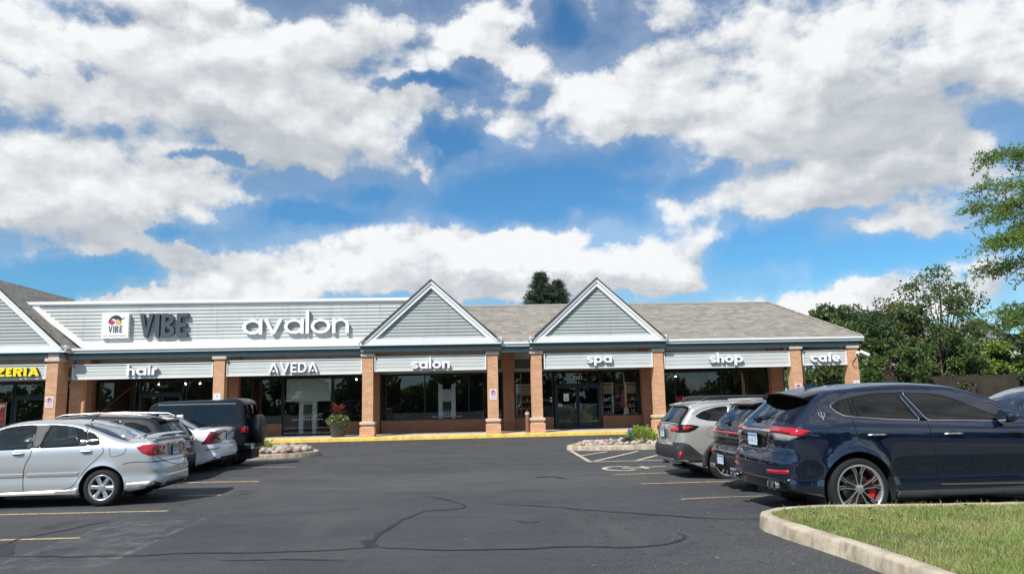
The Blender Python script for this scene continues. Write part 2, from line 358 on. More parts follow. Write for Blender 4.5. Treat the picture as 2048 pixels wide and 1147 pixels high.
# wheelchair sign painted on the ground
wm = MB()
cx, cy = 3.72, 17.5
s = strip_pts([(cx + .36 * math.cos(a), cy + .50 * math.sin(a)) for a in np.linspace(R_(40), R_(320), 26)], .13, .004); wm.add(s.v, s.f)
for k, (a, b, w_) in enumerate((((cx + .05, cy + .05), (cx + .62, cy + .05), .16), ((cx + .60, cy - .25), (cx + .60, cy + .35), .12), ((cx + .64, cy + .1), (cx + 1.15, cy + .16), .12))):
    s = strip_pts(seg(a, b, 4), w_, .005 + .001 * k); wm.add(s.v, s.f)
tag(wm.build('wheelchair_marking', CP), 'cream painted wheelchair symbol in the accessible stall', 'road marking', kind='structure')
TAR = mat('crack_sealer', (.016, .015, .015), .55, var=.3, vscale=6)
def crack(pts, w, lb, seed=0, amp=.05, name='sealed_crack'):
    rnd = random.Random(seed); P = []
    for i in range(len(pts) - 1):
        a, b = pts[i], pts[i + 1]; n = max(3, int(math.dist(a, b) / .12))
        for k in range(n): P.append((a[0] + (b[0] - a[0]) * k / n, a[1] + (b[1] - a[1]) * k / n))
    P.append(pts[-1]); q = [(p[0] + rnd.uniform(-1, 1) * amp, p[1] + rnd.uniform(-1, 1) * amp) for p in P]
    q = [tuple(sum(q[min(max(i + d, 0), len(q) - 1)][k] for d in (-1, 0, 1)) / 3 for k in (0, 1)) for i in range(len(q))]
    ws = [rnd.uniform(.45, 1.35) for _ in range(20)]
    crack.n = getattr(crack, 'n', 0) + 1
    o = strip_pts(q, w, .0022 + .0006 * crack.n, lambda t: (ws[int(t * 19)] * (1 - t * 19 % 1) + ws[min(19, int(t * 19) + 1)] * (t * 19 % 1)) * min(1, .15 + 6 * min(t, 1 - t))).build(name, TAR)
    tag(o, lb, 'crack', 'sealed cracks in the asphalt', 'structure')
crack([(-1.15, 9.51), (-1.09, 9.21), (-1.03, 8.9)], 0.16, 'dark tar patch where the two long cracks meet', 0)
crack([(-5.77, 10.13), (-5.46, 9.69), (-5.2, 9.18)], 0.24, 'dark tar patch at the lower left edge', 1)
crack([(-1.96, 24.84), (-0.82, 24.87), (0.15, 23.59)], 0.05, 'faint crack near the shop kerb', 2)
crack([(0.75, 10.56), (0.93, 10.27), (1.05, 10.45)], 0.04, 'small crack fragment in the middle of the lot', 3)
crack([(-1.08, 9.03), (-1.09, 9.43), (-0.99, 10.11), (-0.86, 10.9), (-0.55, 11.79), (-0.01, 11.77), (0.08, 12.19), (-0.18, 12.84), (-0.35, 13.21), (-0.8, 13.52)], 0.065, 'branching sealed crack curving across the middle of the lot', 4)
crack([(-1.04, 8.96), (-1.27, 8.92), (-2.05, 8.92), (-2.96, 9.0), (-4.08, 9.04), (-5.28, 9.25)], 0.05, 'long sealed crack running to the left edge', 5)
crack([(-1.04, 9.02), (-0.69, 8.84), (-0.24, 8.67), (0.43, 8.6), (1.28, 8.59), (2.01, 8.33), (2.36, 8.37), (2.57, 8.65), (2.54, 8.96)], 0.05, 'long sealed crack hooking back at its right end', 6)
crack([(-5.65, 9.88), (-5.7, 10.38), (-5.42, 11.2), (-5.18, 11.9)], 0.05, 'thin crack crossing the chalky empty stall', 7)
crack([(0.51, 12.26), (1.38, 11.77), (2.32, 10.68), (3.07, 9.67), (3.74, 9.06)], 0.045, 'thin crack running to the grass island', 8)
crack([(1.52, 16.0), (1.97, 16.18), (2.08, 15.83), (2.26, 15.58)], 0.1, 'short patched crack near the accessible stall', 9)
crack([(-1.18, 8.31), (-1.95, 8.5), (-2.7, 8.53)], 0.035, 'faint crack at the lower left', 10)


# ---------------------------------------------------------------- materials of the shops
SAGE = mat('sage_siding', (.50, .52, .505), .75, var=.05, vscale=.8)
SAGE2 = mat('gable_siding', (.375, .405, .395), .75, var=.05, vscale=.8)
SAGEB = mat('sign_board_siding', (.55, .57, .55), .7, var=.04, vscale=1.2)
def streak(m_, amt=.35):
    t = NG(m_.node_tree); b = m_.node_tree.nodes['Principled BSDF']; P = t.node('ShaderNodeNewGeometry').outputs['Position']
    old = b.inputs['Base Color'].links[0].from_socket
    n = t.noise(t.vm('MULTIPLY', P, (2.2, 2.2, .35)), 1.6, 6, .65); c = t.mix(t.sstep(n, .50, .72, 0, amt), old, (.22, .23, .21))
    br = t.node('ShaderNodeTexBrick'); x, y, z = t.sep(P)[0:3]; t.l.new(t.xyz(x, t.math('SUBTRACT', z, 4.52), 0), br.inputs['Vector']); br.offset = .37; br.offset_frequency = 3
    br.inputs['Scale'].default_value = 1; br.inputs['Brick Width'].default_value = 3.6; br.inputs['Row Height'].default_value = .157; br.inputs['Mortar Size'].default_value = .006
    br.inputs['Color1'].default_value = (.93, .93, .93, 1); br.inputs['Color2'].default_value = (1.04, 1.04, 1.04, 1); br.inputs['Mortar'].default_value = (.72, .72, .72, 1)
    t.l.new(t.mix(1., c, br.outputs[0], 'MULTIPLY'), b.inputs['Base Color'])
streak(SAGE); streak(SAGE2, .3)
WHT = mat('white_trim', (.80, .80, .79), .55, var=.03, vscale=2)
TEAL = mat('teal_band', (.02, .14, .15), .6)
GREYB = mat('grey_beam', (.27, .28, .27), .7, var=.05)
TAN = mat('tan_trim', (.36, .335, .29), .7, var=.05)
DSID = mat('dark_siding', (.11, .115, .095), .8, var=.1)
STONE = mat('limestone_cap', (.60, .52, .42), .85, var=.14, vscale=6, bump=.3)
BRK = brickmat('tan_orange_brick', (.64, .345, .19), (.78, .46, .28), (.42, .25, .15), sw=.30, sh=.10)
BRK2 = brickmat('brown_brick', (.37, .16, .085), (.45, .205, .115), (.34, .21, .14), sw=.30, sh=.20)
BLK = mat('black_metal', (.012, .013, .015), .4)
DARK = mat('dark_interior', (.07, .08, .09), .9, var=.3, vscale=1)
CEIL = mat('soffit_panels', (.30, .29, .27), .8)
CONC = mat('sidewalk_concrete', (.56, .50, .42), .9, var=.12, vscale=1.5, bump=.25, bscale=60)
KERBY = mat('yellow_kerb_paint', (.72, .50, .10), .8, var=.28, vscale=4)
SHG = None
def shingle():
    mt = bpy.data.materials.new('asphalt_shingles'); mt.use_nodes = True; t = NG(mt.node_tree); b = mt.node_tree.nodes['Principled BSDF']
    uvn = t.node('ShaderNodeUVMap').outputs[0]
    br = t.node('ShaderNodeTexBrick'); t.l.new(uvn, br.inputs['Vector']); br.offset = .37; br.offset_frequency = 2
    br.inputs['Scale'].default_value = 1; br.inputs['Brick Width'].default_value = .42; br.inputs['Row Height'].default_value = .145
    br.inputs['Mortar Size'].default_value = .009; br.inputs['Mortar Smooth'].default_value = .4; br.inputs['Bias'].default_value = -.25
    br.inputs['Color1'].default_value = (.15, .135, .115, 1); br.inputs['Color2'].default_value = (.36, .33, .285, 1); br.inputs['Mortar'].default_value = (.10, .085, .07, 1)
    br2 = t.node('ShaderNodeTexBrick'); t.l.new(uvn, br2.inputs['Vector']); br2.offset = .21
    br2.inputs['Scale'].default_value = 1; br2.inputs['Brick Width'].default_value = .29; br2.inputs['Row Height'].default_value = .145; br2.inputs['Mortar Size'].default_value = 0
    br2.inputs['Color1'].default_value = (.20, .17, .15, 1); br2.inputs['Color2'].default_value = (.36, .35, .30, 1)
    c = t.mix(.45, br.outputs[0], br2.outputs[0])
    c = t.mix(t.lin(t.noise(uvn, 1.1, 4, .6), .3, .7, 0, .3), c, (.30, .28, .24))
    t.l.new(c, b.inputs['Base Color']); b.inputs['Roughness'].default_value = .92
    bn = t.node('ShaderNodeBump'); bn.inputs['Strength'].default_value = .6; bn.inputs['Distance'].default_value = .02
    t.l.new(t.math('SUBTRACT', 1., br.outputs['Fac']), bn.inputs['Height']); t.l.new(bn.outputs[0], b.inputs['Normal'])
    return mt
SHG = shingle()

# ---------------------------------------------------------------- the shop building
YF = 33.45                       # front face of the columns
BG = empty('strip_mall', (0, 34, 0), 0, 'low sage green shop row with brick columns, white trimmed gables and grey shingle roof', 'building')
def bpart(mb, name, mats, smooth=False): return wpart(mb, name, mats, BG, smooth)
def laps(fl, fr, z0, z1, y, pitch, mat_, name, depth=.032):
    """lap siding facing -Y: boards between x=fl(z) and x=fr(z)"""
    mb = MB(); z = z0
    while z < z1 - .005:
        t = min(z + pitch, z1)
        a0, a1, b0, b1 = fl(z), fr(z), fl(t), fr(t)
        if a1 - a0 > .01:
            if b1 < b0: b0 = b1 = (b0 + b1) / 2
            vs = [(a0, y - depth, z), (a1, y - depth, z), (b1, y, t), (b0, y, t), (a0, y + .02, z), (a1, y + .02, z)]
            mb.add(vs, [(0, 1, 2, 3), (4, 5, 1, 0)])
        z = t
    return bpart(mb, name, mat_)
def roofpoly(pts, name, udir, th=.08, base=None):
    """shingle slope: planar polygon with UVs in metres along udir and up the slope"""
    n = len(pts); P = [Vector(p) for p in pts]
    nr = Vector((0, 0, 0))
    for i in range(n): nr += P[i].cross(P[(i + 1) % n])
    nr.normalize()
    if nr.z < 0: nr = -nr
    ud = Vector(udir).normalized(); vd = nr.cross(ud).normalized()
    if vd.z < 0: vd = -vd
    vs = [tuple(p) for p in P] + [tuple(p - nr * th) for p in P]
    me = bpy.data.meshes.new(name); off = BG.location
    fs = [tuple(range(n)), tuple(range(2 * n - 1, n - 1, -1))] + [(i, n + i, n + (i + 1) % n, (i + 1) % n) for i in range(n)]
    me.from_pydata([tuple(Vector(v) - off) for v in vs], [], fs); me.materials.append(SHG)
    ul = me.uv_layers.new(name='UVMap')
    for lp in me.loops:
        p = Vector(vs[lp.vertex_index]); ul.data[lp.index].uv = (p.dot(ud), p.dot(vd))
    return link(name, me, BG)
EZ = 4.20                        # top of the eave
RY, RZ = 36.45, 6.22             # main ridge
# --- hip roof on the right, between and behind the gables
roofpoly([(-1.9, 33.25, EZ), (18.8, 33.25, EZ), (15.75, RY, RZ), (-1.9, RY, RZ)], 'roof', (1, 0, 0))
roofpoly([(18.8, 33.25, EZ), (18.8, 60, EZ), (15.75, 57, RZ), (15.75, RY, RZ)], 'roof', (0, 1, 0))
bpart(MB().box(-1.0, 15.75, RY - .03, RY + .12, RZ + .0, RZ + .07), 'ridge_cap', mat('ridge_metal', (.42, .40, .37), .6))
bpart(MB().tube([(15.75, RY - .02, RZ + .03), (18.8, 33.25, EZ + .03)], .05, 6), 'ridge_cap', mat('hip_shingle', (.30, .27, .23), .9, var=.3, vscale=9))
# --- flat roof body behind
bpart(MB().box(-45, 15.6, RY + .12, 57, 3.6, 5.7), 'roof_deck', mat('flat_roof', (.4, .4, .4), .9))
# --- gables
def gable(xc, hw, z0, zp, yf, full=True, yback=40.):
    sl = (zp - z0) / hw
    def xl(z): return xc - (zp - z) / sl
    def xr(z): return xc + (zp - z) / sl
    tri = .42
    laps(lambda z: xl(z) + tri, lambda z: xr(z) - tri, z0 + .22, zp - tri * sl - .03, yf + .10, .145, SAGE2, 'gable_siding')
    # two stepped rake boards each side, base board, shingle edge
    for s in (-1, 1):
        def q(o0, o1, ya, yb, zlow):
            # band between offsets o0..o1 measured vertically down from the rake
            v = [(xc, zp - o0 * 1.36), (xc + s * (zp - o0 * 1.36 - zlow) / sl, zlow), (xc + s * (zp - o1 * 1.36 - zlow) / sl, zlow), (xc, zp - o1 * 1.36)]
            return MB().prism(v, 'y', ya, yb)
        bpart(q(.035, .145, yf - .075, yf + .2, z0 + .04), 'rake_board', WHT)
        bpart(q(.147, .295, yf - .03, yf + .2, z0 + .1), 'rake_board', WHT)
        bpart(q(.0, .033, yf - .12, yf + .25, z0 + .05), 'shingle_edge', mat('shingle_edge', (.045, .042, .04), .9))
        x1 = xc + s * hw * 1.02
        roofpoly([(xc, yf - .05, zp), (xc, yback, zp), (x1, yback, z0 + .03), (x1, yf - .05, z0 + .03)], 'gable_roof', (0, 1, 0), .03)
    bpart(MB().box(xc - hw, xc + hw, yf - .05, yf + .2, z0 - .07, z0 + .22), 'fascia', WHT)
    # dark return of the fascia at both ends, running back to the eave
    for s in (-1, 1):
        a, b_ = sorted((xc + s * hw, xc + s * (hw - .10)))
        bpart(MB().box(a, b_, yf + .2, yf + .55, z0 - .07, z0 + .12), 'fascia_return', WHT)
gable(-1.23, 3.14, 4.19, 7.07, 33.12)
gable(6.31, 3.14, 4.19, 7.07, 33.12)
gable(-20.20, 3.45, 4.12, 7.34, 32.95)
# --- eaves between the gables: two stepped white boards
def eave(x0, x1, z=4.0):
    bpart(MB().box(x0, x1, 33.22, 33.40, z, z + .105).box(x0, x1, 33.16, 33.40, z + .107, z + .20), 'fascia', WHT)
eave(1.92, 3.16); eave(9.46, 18.82); eave(-16.9, -4.38, 4.02)
bpart(MB().box(18.66, 18.84, 33.41, 58, 4.0, 4.2), 'fascia', WHT)
# --- parapet with lap siding above the left bays
PY = 34.1
def pl(z): return -19.3 + (6.38 - z) * 1.27
def pr(z): return -1.0 - (7.07 - z) / .917 + .35
laps(lambda z: pl(z) + .38, pr, 4.52, 6.14, PY, .157, SAGE, 'parapet_siding', .033)
bpart(MB().prism([(-19.25, 6.16), (-1.95, 6.16), (-1.85, 6.245), (-19.36, 6.245)], 'y', PY - .05, PY + .1), 'parapet_trim', WHT)
bpart(MB().prism([(-19.37, 6.247), (-1.85, 6.247), (-1.75, 6.38), (-19.6, 6.38)], 'y', PY - .11, PY + .16), 'parapet_trim', WHT)
bpart(MB().prism([(pl(6.155), 6.155), (pl(4.3), 4.3), (pl(4.3) + .40, 4.3), (pl(6.155) + .40, 6.155)], 'y', PY - .085, PY + .1), 'parapet_trim', WHT)
bpart(MB().box(pl(4.52) + .41, -4.2, PY - .06, PY + .1, 4.22, 4.52), 'parapet_trim', WHT)
bpart(MB().box(-16.6, -4.2, 33.4, PY + .1, 4.12, 4.21), 'eave_shelf', WHT)
bpart(MB().box(-19.3, -2, PY + .17, PY + 2.2, 4.3, 6.2), 'parapet_back', GREYB)
# --- teal soffit band, grey beam below, boxed canopy
def beam(x0, x1, y, zt):
    bpart(MB().box(x0, x1, y + .05, y + .12, zt - .10, zt), 'teal_band', TEAL)
    bpart(MB().box(x0, x1, y + .12, y + .30, zt - .26, zt - .101), 'beam', GREYB)
beam(-25, -16.95, 33.02, 4.05); beam(-16.9, -4.4, 33.3, 4.02); beam(-4.36, 1.9, 33.16, 4.12); beam(1.92, 3.16, 33.3, 4.0); beam(3.18, 9.44, 33.16, 4.12); beam(9.46, 18.7, 33.3, 4.0)
bpart(MB().box(18.3, 18.6, 33.75, 50, 3.72, 3.99), 'beam', GREYB)
bpart(MB().box(-26, 18.6, 33.72, 36.7, 4.0, 4.08), 'soffit', CEIL)
bpart(MB().box(16.2, 18.6, 36.72, 50, 4.0, 4.08), 'soffit', CEIL)
# --- brick columns
cols = [(-17.31, 33.0), (-10.51, YF), (-4.06, YF), (1.50, YF), (3.49, YF), (9.10, YF), (15.62, YF), (18.36, YF)]
def make_col(x, y, w=.235, d=.50):
    o = bpart(MB().box(x - w, x + w, y, y + d, .80, 3.66), 'brick_column', BRK)
    def sub(mb, nm, mt):
        s = mb.build(nm, mt, o, off=BG.location); return s
    sub(MB().bevbox(x - w - .09, x + w + .09, y - .09, y + d + .09, .155, .56, .01), 'column_base', BRK)
    sub(MB().box(x - w - .04, x + w + .04, y - .04, y + d + .04, .562, .67), 'column_base', BRK)
    sub(MB().bevbox(x - w - .10, x + w + .10, y - .10, y + d + .10, .672, .80, .03), 'base_moulding', STONE)
    sub(MB().bevbox(x - w - .07, x + w + .07, y - .07, y + d + .07, 3.66, 3.80, .015), 'column_cap', STONE)
    sub(MB().box(x - w + .02, x + w - .02, y + .03, y + d - .03, 3.80, 4.0), 'column_neck', mat('neck_stone', (.46, .40, .33), .8))
    return o
for x, y in cols: make_col(x, y, d=.9 if x < -17 else .5)
for x, y in ((-16.75, 33.9), (18.36, 38.9), (18.36, 44.3)): make_col(x, y)
# --- storefront
YS = 36.6; SZ = .155
WG = glass('storefront_glass', (.88, .90, .90), .8)
GLIST = []
def pilaster(x0, x1, m=BRK2, d=.35): bpart(MB().box(x0, x1, YS - d, YS + .1, SZ, 4.0), 'pilaster', m)
def knee(x0, x1): bpart(MB().box(x0, x1, YS - .05, YS + .15, SZ, .74), 'brick_bulkhead', BRK2)
def window(x0, x1, z0, z1, nx, cuts=None):
    fr = MB(); f = .05; d0, d1 = YS - .02, YS + .08
    fr.box(x0, x1, d0, d1, z1 - f, z1); fr.box(x0, x1, d0, d1, z0, z0 + f)
    xs = cuts if cuts else [x0 + (x1 - x0) * i / nx for i in range(1, nx)]
    for x in [x0 + f / 2] + list(xs) + [x1 - f / 2]: fr.box(x - f / 2, x + f / 2, d0 + .002, d1 - .002, z0 + f, z1 - f)
    o = bpart(fr, 'window', BLK)
    edges = [x0] + list(xs) + [x1]
    for a, b in zip(edges[:-1], edges[1:]):
        MB().box(a + .03, b - .03, YS + .02, YS + .032, z0 + .045, z1 - .045).build('pane', WG, o, off=BG.location)
    return o
def door(x0, x1, z0, z1, n=2):
    fr = MB(); d0, d1 = YS - .03, YS + .07
    w = (x1 - x0) / n
    for i in range(n):
        a, b = x0 + i * w + .02, x0 + (i + 1) * w - .02
        d = MB(); st = .07
        d.box(a, a + st, d0, d1, z0, z1).box(b - st, b, d0, d1, z0, z1).box(a + st, b - st, d0 + .002, d1 - .002, z1 - .1, z1).box(a + st, b - st, d0 + .002, d1 - .002, z0, z0 + .2)
        o = bpart(d, 'door', BLK)
        MB().box(a + .05, b - .05, YS + .02, YS + .032, z0 + .18, z1 - .08).build('pane', WG, o, off=BG.location)
        hx = b - .12 if i % 2 == 0 else a + .12
        MB().tube([(hx, d0 - .05, z0 + .95), (hx, d0 - .05, z0 + 1.25)], .014, 6).box(hx - .01, hx + .01, d0 - .05, d0, z0 + .97, z0 + .99).box(hx - .01, hx + .01, d0 - .05, d0, z0 + 1.21, z0 + 1.23).build('handle', mat('brushed_steel', (.5, .5, .5), .3, 1.), o, off=BG.location)
    bpart(MB().box(x0 - .05, x0 + .015, YS - .04, YS + .09, z0, z1).box(x1 - .015, x1 + .05, YS - .04, YS + .09, z0, z1).box(x0 - .05, x1 + .05, YS - .04, YS + .09, z1 + .003, z1 + .06).box(x0, x1, YS - .05, YS + .1, SZ, SZ + .03), 'door_frame', BLK)
pil = [(-17.65, -17.15), (-10.93, -10.47), (-4.24, -3.83), (2.13, 2.66), (8.98, 9.45), (15.56, 16.15)]
for a, b in pil: pilaster(a, b)
pilaster(1.42, 1.5, BLK, .1)
# pizzeria bay
window(-24.5, -22.2, .74, 2.95, 1); knee(-24.5, -22.2)
door(-20.75, -19.3, SZ, 2.2, 1); window(-19.2, -17.7, SZ, 2.95, 2); window(-22.1, -20.85, SZ, 2.95, 1)
window(-20.8, -19.25, 2.28, 2.95, 1)
# hair bay
window(-17.1, -15.3, .74, 2.88, 1); knee(-17.1, -15.3)
door(-15.1, -13.2, SZ, 2.2, 2); window(-15.2, -13.1, 2.28, 2.88, 1)
window(-13.0, -10.95, .74, 2.88, 1); knee(-13.0, -10.95)
# aveda bay
window(-10.42, -8.48, .74, 2.92, 2, [-9.9]); knee(-10.42, -8.48)
window(-8.45, -6.12, SZ + .03, 2.92, 1)
window(-6.08, -4.28, .74, 2.92, 1); knee(-6.08, -4.28)
# salon bay
window(-3.80, 1.42, .74, 2.97, 3, [-1.68, .46]); knee(-3.80, 1.42)
window(1.62, 2.10, .74, 2.97, 1); knee(1.50, 2.13)
window(2.70, 4.60, .74, 2.95, 2, [4.05]); knee(2.66, 4.60)
# spa bay with the doors
door(4.72, 6.92, SZ, 2.22, 2); window(4.66, 6.98, 2.30, 2.93, 1)
window(7.04, 8.94, .74, 2.95, 1); knee(7.04, 8.98)
# shop bay
window(9.5, 15.5, .74, 2.9, 4, [10.75, 13.1, 14.45]); knee(9.5, 15.5)
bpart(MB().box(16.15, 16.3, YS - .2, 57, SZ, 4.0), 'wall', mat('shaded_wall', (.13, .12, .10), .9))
# upper wall: dark lap siding with tan battens
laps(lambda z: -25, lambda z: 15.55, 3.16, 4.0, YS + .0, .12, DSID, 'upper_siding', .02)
bpart(MB().box(-25, 15.55, YS - .06, YS + .1, 2.98, 3.14), 'transom_rail', TAN)
for a, b in ((-24.5, -17.7), (-17.1, -10.95), (-10.42, -4.28), (-3.8, 1.4), (1.55, 2.10), (2.7, 8.94), (9.5, 15.5)):
    n = max(1, round((b - a) / 1.85))
    for i in range(n + 1):
        x = a + (b - a) * i / n; bpart(MB().box(x - .035, x + .035, YS - .05, YS - .021, 3.14, 3.899), 'batten', TAN)
bpart(MB().box(-25, 15.55, YS - .055, YS - .02, 3.9, 4.0), 'top_rail', TAN)
# rooms behind the glass
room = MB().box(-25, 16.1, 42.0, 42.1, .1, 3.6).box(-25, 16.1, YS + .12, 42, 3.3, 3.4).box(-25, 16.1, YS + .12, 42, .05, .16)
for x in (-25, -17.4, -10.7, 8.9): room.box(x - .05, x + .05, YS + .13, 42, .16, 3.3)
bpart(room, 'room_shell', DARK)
tan_pan = mat('tan_panel', (.30, .20, .12), .7)

# --- sidewalk and yellow kerb
sw = MB().box(-45, 19.6, 33.18, 60, -.3, SZ - .001)
tag(sw.build('sidewalk', CONC), 'pale concrete walk in front of the shops', 'sidewalk', kind='structure')
kb = MB()
kb.add([(-45, 32.98, -.1), (19.7, 32.98, -.1), (19.7, 33.0, .13), (-45, 33.0, .13), (-45, 33.03, .158), (19.7, 33.03, .158), (19.7, 33.18, .158), (-45, 33.18, .158)], [(0, 1, 2, 3), (3, 2, 5, 4), (4, 5, 6, 7)])
tag(kb.build('kerb', KERBY), 'yellow painted kerb along the shop walk', 'kerb', kind='structure')
jt = MB()
for i in range(30):
    x = -25 + i * 1.5; jt.box(x, x + .012, 33.2, 36.5, SZ, SZ + .001)
tag(jt.build('sidewalk_joint', mat('joint', (.18, .16, .14), .9)), 'thin joints across the concrete walk', 'joint', kind='structure')

# ---------------------------------------------------------------- lettering
def seg_quad(a, b, w):
    a = Vector(a); b = Vector(b); t = (b - a).normalized(); n = Vector((-t.y, t.x)) * w / 2
    return [tuple(a + n), tuple(b + n), tuple(b - n), tuple(a - n)]
def arc(cx, cy, r, a0, a1, w, ry=None, n=None):
    ry = r if ry is None else ry; n = n or max(4, int(abs(a1 - a0) / 12)); out = []
    for i in range(n):
        p, q = R_(a0 + (a1 - a0) * i / n), R_(a0 + (a1 - a0) * (i + 1) / n)
        out.append([(cx + (r + w / 2) * math.cos(p), cy + (ry + w / 2) * math.sin(p)), (cx + (r + w / 2) * math.cos(q), cy + (ry + w / 2) * math.sin(q)),
                    (cx + (r - w / 2) * math.cos(q), cy + (ry - w / 2) * math.sin(q)), (cx + (r - w / 2) * math.cos(p), cy + (ry - w / 2) * math.sin(p))])
    return out
def glyph(ch, w):
    """list of convex polygons + advance; x-height 1"""
    h = w / 2; L = lambda x0, y0, x1, y1, ww=w: [seg_quad((x0, y0), (x1, y1), ww)]
    r = .5 - h
    if ch == 'a': return arc(.5, .5, r, 0, 360, w) + L(1 - h, 0, 1 - h, 1), 1.0
    if ch == 'o': return arc(.5, .5, r, 0, 360, w), 1.0
    if ch == 'v': return [[(0, 1), (w * 1.1, 1), (.46 + w * .5, 0), (.46 - w * .5, 0)], [(.92, 1), (.92 - w * 1.1, 1), (.46 - w * .5, 0), (.46 + w * .5, 0)]], .92
    if ch == 'l': return L(h, 0, h, 1.6), w
    if ch == 'n': return L(h, 0, h, 1) + arc(.43, .57, .43 - h, 0, 180, w) + L(.86 - h, 0, .86 - h, .58), .86
    if ch == 'h': return L(h, 0, h, 1.5) + arc(.41, .59, .41 - h, 0, 180, w) + L(.82 - h, 0, .82 - h, .6), .82
    if ch == 'i': return L(h, 0, h, 1) + [[(0, 1.15), (w, 1.15), (w, 1.15 + w), (0, 1.15 + w)]], w
    if ch == 'r': return L(h, 0, h, 1) + arc(.40, .60, .40 - h, 65, 180, w), .56
    if ch == 's':
        q = (1 - w) / 4
        return arc(.32, .5 + q, .27, 20, 270, w * .95, q) + arc(.32, .5 - q, .27, -160, 90, w * .95, q), .66
    if ch == 'p': return arc(.5, .5, r, 0, 360, w) + L(h, -.42, h, 1), 1.0
    if ch == 'c': return arc(.5, .5, r, 48, 312, w), .90
    if ch == 'f': return L(.17 + h, 0, .17 + h, 1.1) + arc(.17 + .34, 1.1, .34 - h, 75, 180, w) + L(0, .88, .52, .88, w * .8), .56
    if ch == 'e': return arc(.5, .5, r, 0, 312, w) + L(w * .6, .47, 1 - h * .9, .47, w * .8), 1.0
    # capitals are 1 high
    if ch == 'V': return [[(0, 1), (w, 1), (.30 + h * .75, 0), (.30 - h * .75, 0)], [(.60 - w, 1), (.60, 1), (.30 + h * .75, 0), (.30 - h * .75, 0)]], .60
    if ch == 'I': return L(h, 0, h, 1), w
    if ch == 'B': return L(h, 0, h, 1) + arc(.22, .75, .22, -90, 90, w, .25 - h) + arc(.24, .26, .24, -90, 90, w, .26 - h) + L(h, 1 - h, .24, 1 - h) + L(h, .51, .26, .51) + L(h, h, .26, h), .24 + .24 + h
    if ch == 'E': return L(h, 0, h, 1) + L(h, 1 - h, .48, 1 - h) + L(h, .5, .42, .5) + L(h, h, .48, h), .48
    if ch == 'A': return [[(0, 0), (w * 1.05, 0), (.45 + w * .55, 1), (.45 - w * .55, 1)], [(.9, 0), (.9 - w * 1.05, 0), (.45 - w * .55, 1), (.45 + w * .55, 1)]] + L(.2, .3, .7, .3, w * .8), .9
    if ch == '^': return [[(0, 0), (w * 1.05, 0), (.45 + w * .55, 1), (.45 - w * .55, 1)], [(.9, 0), (.9 - w * 1.05, 0), (.45 - w * .55, 1), (.45 + w * .55, 1)]] + [[(.45 + .11 * math.cos(a), .17 + .11 * math.sin(a)) for a in np.linspace(0, 2 * PI, 13)[:-1]]], .9
    if ch == 'U': return [[(0, 1), (w * 1.05, 1), (.42 + w * .5, 0), (.42 - w * .5, 0)], [(.84, 1), (.84 - w * 1.05, 1), (.42 - w * .5, 0), (.42 + w * .5, 0)]], .84
    if ch == 'F': return L(h, 0, h, 1) + L(h, 1 - h, .55, 1 - h) + L(h, .5, .50, .5) + L(h, h, .55, h), .55
    if ch == 'D': return L(h, 0, h, 1) + arc(.36, .5, .40 - h, -90, 90, w, .5 - h) + L(h, 1 - h, .37, 1 - h) + L(h, h, .37, h), .76
    if ch == 'Z': return L(0, 1 - h, .72, 1 - h) + L(0, h, .72, h) + [[(0, w * .9), (.72 - w * 1.2, 1 - w * .9), (.72, 1 - w * .9), (w * 1.2, w * .9)]], .72
    if ch == 'R': return L(h, 0, h, 1) + arc(.40, .70, .24, -90, 90, w, .30 - h) + L(h, 1 - h, .42, 1 - h) + L(h, .40 + h, .42, .40 + h) + [[(.30, .42), (.30 + w * 1.1, .42), (.74, 0), (.74 - w * 1.15, 0)]], .74
    if ch == 'P': return L(h, 0, h, 1) + arc(.40, .68, .24, -90, 90, w, .32 - h) + L(h, 1 - h, .42, 1 - h) + L(h, .36 + h, .42, .36 + h), .72
    return [], .4
def union_mesh(polys, name, mats, y0, y1, parent, off, bevel=0.):
    """union of 2D polygons in the XZ plane, extruded from y1 (wall) to y0 (front, smaller y)"""
    vs = []; fs = []
    for p in polys:
        b = len(vs); a = sum(p[i][0] * p[(i + 1) % len(p)][1] - p[(i + 1) % len(p)][0] * p[i][1] for i in range(len(p)))
        if a < 0: p = p[::-1]
        vs += [Vector(q) for q in p]; fs.append(list(range(b, b + len(p))))
    V, E, F, _, _, OF = delaunay_2d_cdt(vs, [], fs, 0, 1e-5)
    keep = [f for f, of in zip(F, OF) if of]
    mb = MB(); n = len(V)
    P = [(v[0], y0, v[1]) for v in V] + [(v[0], y1, v[1]) for v in V]
    cnt = {}
    for f in keep:
        for i in range(len(f)):
            e = (f[i], f[(i + 1) % len(f)]); cnt[e] = cnt.get(e, 0) + 1
    mb.add(P, [tuple(f) for f in keep], 0)
    base = 0
    side = [(a, b, b + n, a + n) for (a, b) in cnt if (b, a) not in cnt]
    for s in side: mb.f.append(s); mb.mi.append(1 if isinstance(mats, (list, tuple)) else 0)
    return mb.build(name, mats, parent, off=off)
def word(text, x0, z0, xh, w, y0, y1, mats, parent, track=.14, name='letter', sx=1., width=None):
    """channel letters; returns right end"""
    gl = [glyph(c, w) for c in text]
    tot = sum(g_[1] for g_ in gl) + track * (len(gl) - 1)
    if width: sx = width / (tot * xh)
    x = x0
    for g_, ch in zip(gl, text):
        polys, adv = g_
        if polys:
            union_mesh([[(x + px * xh * sx, z0 + pz * xh) for px, pz in p] for p in polys], name, mats, y0, y1, parent, parent.location)
        x += (adv + track) * xh * sx
    return x
LWH = mat('white_letter_face', (.90, .90, .90), .4); LSD = mat('letter_return', (.55, .56, .57), .5)
LGR = mat('charcoal_letter_face', (.055, .075, .085), .5); LGS = mat('charcoal_return', (.03, .04, .05), .5)
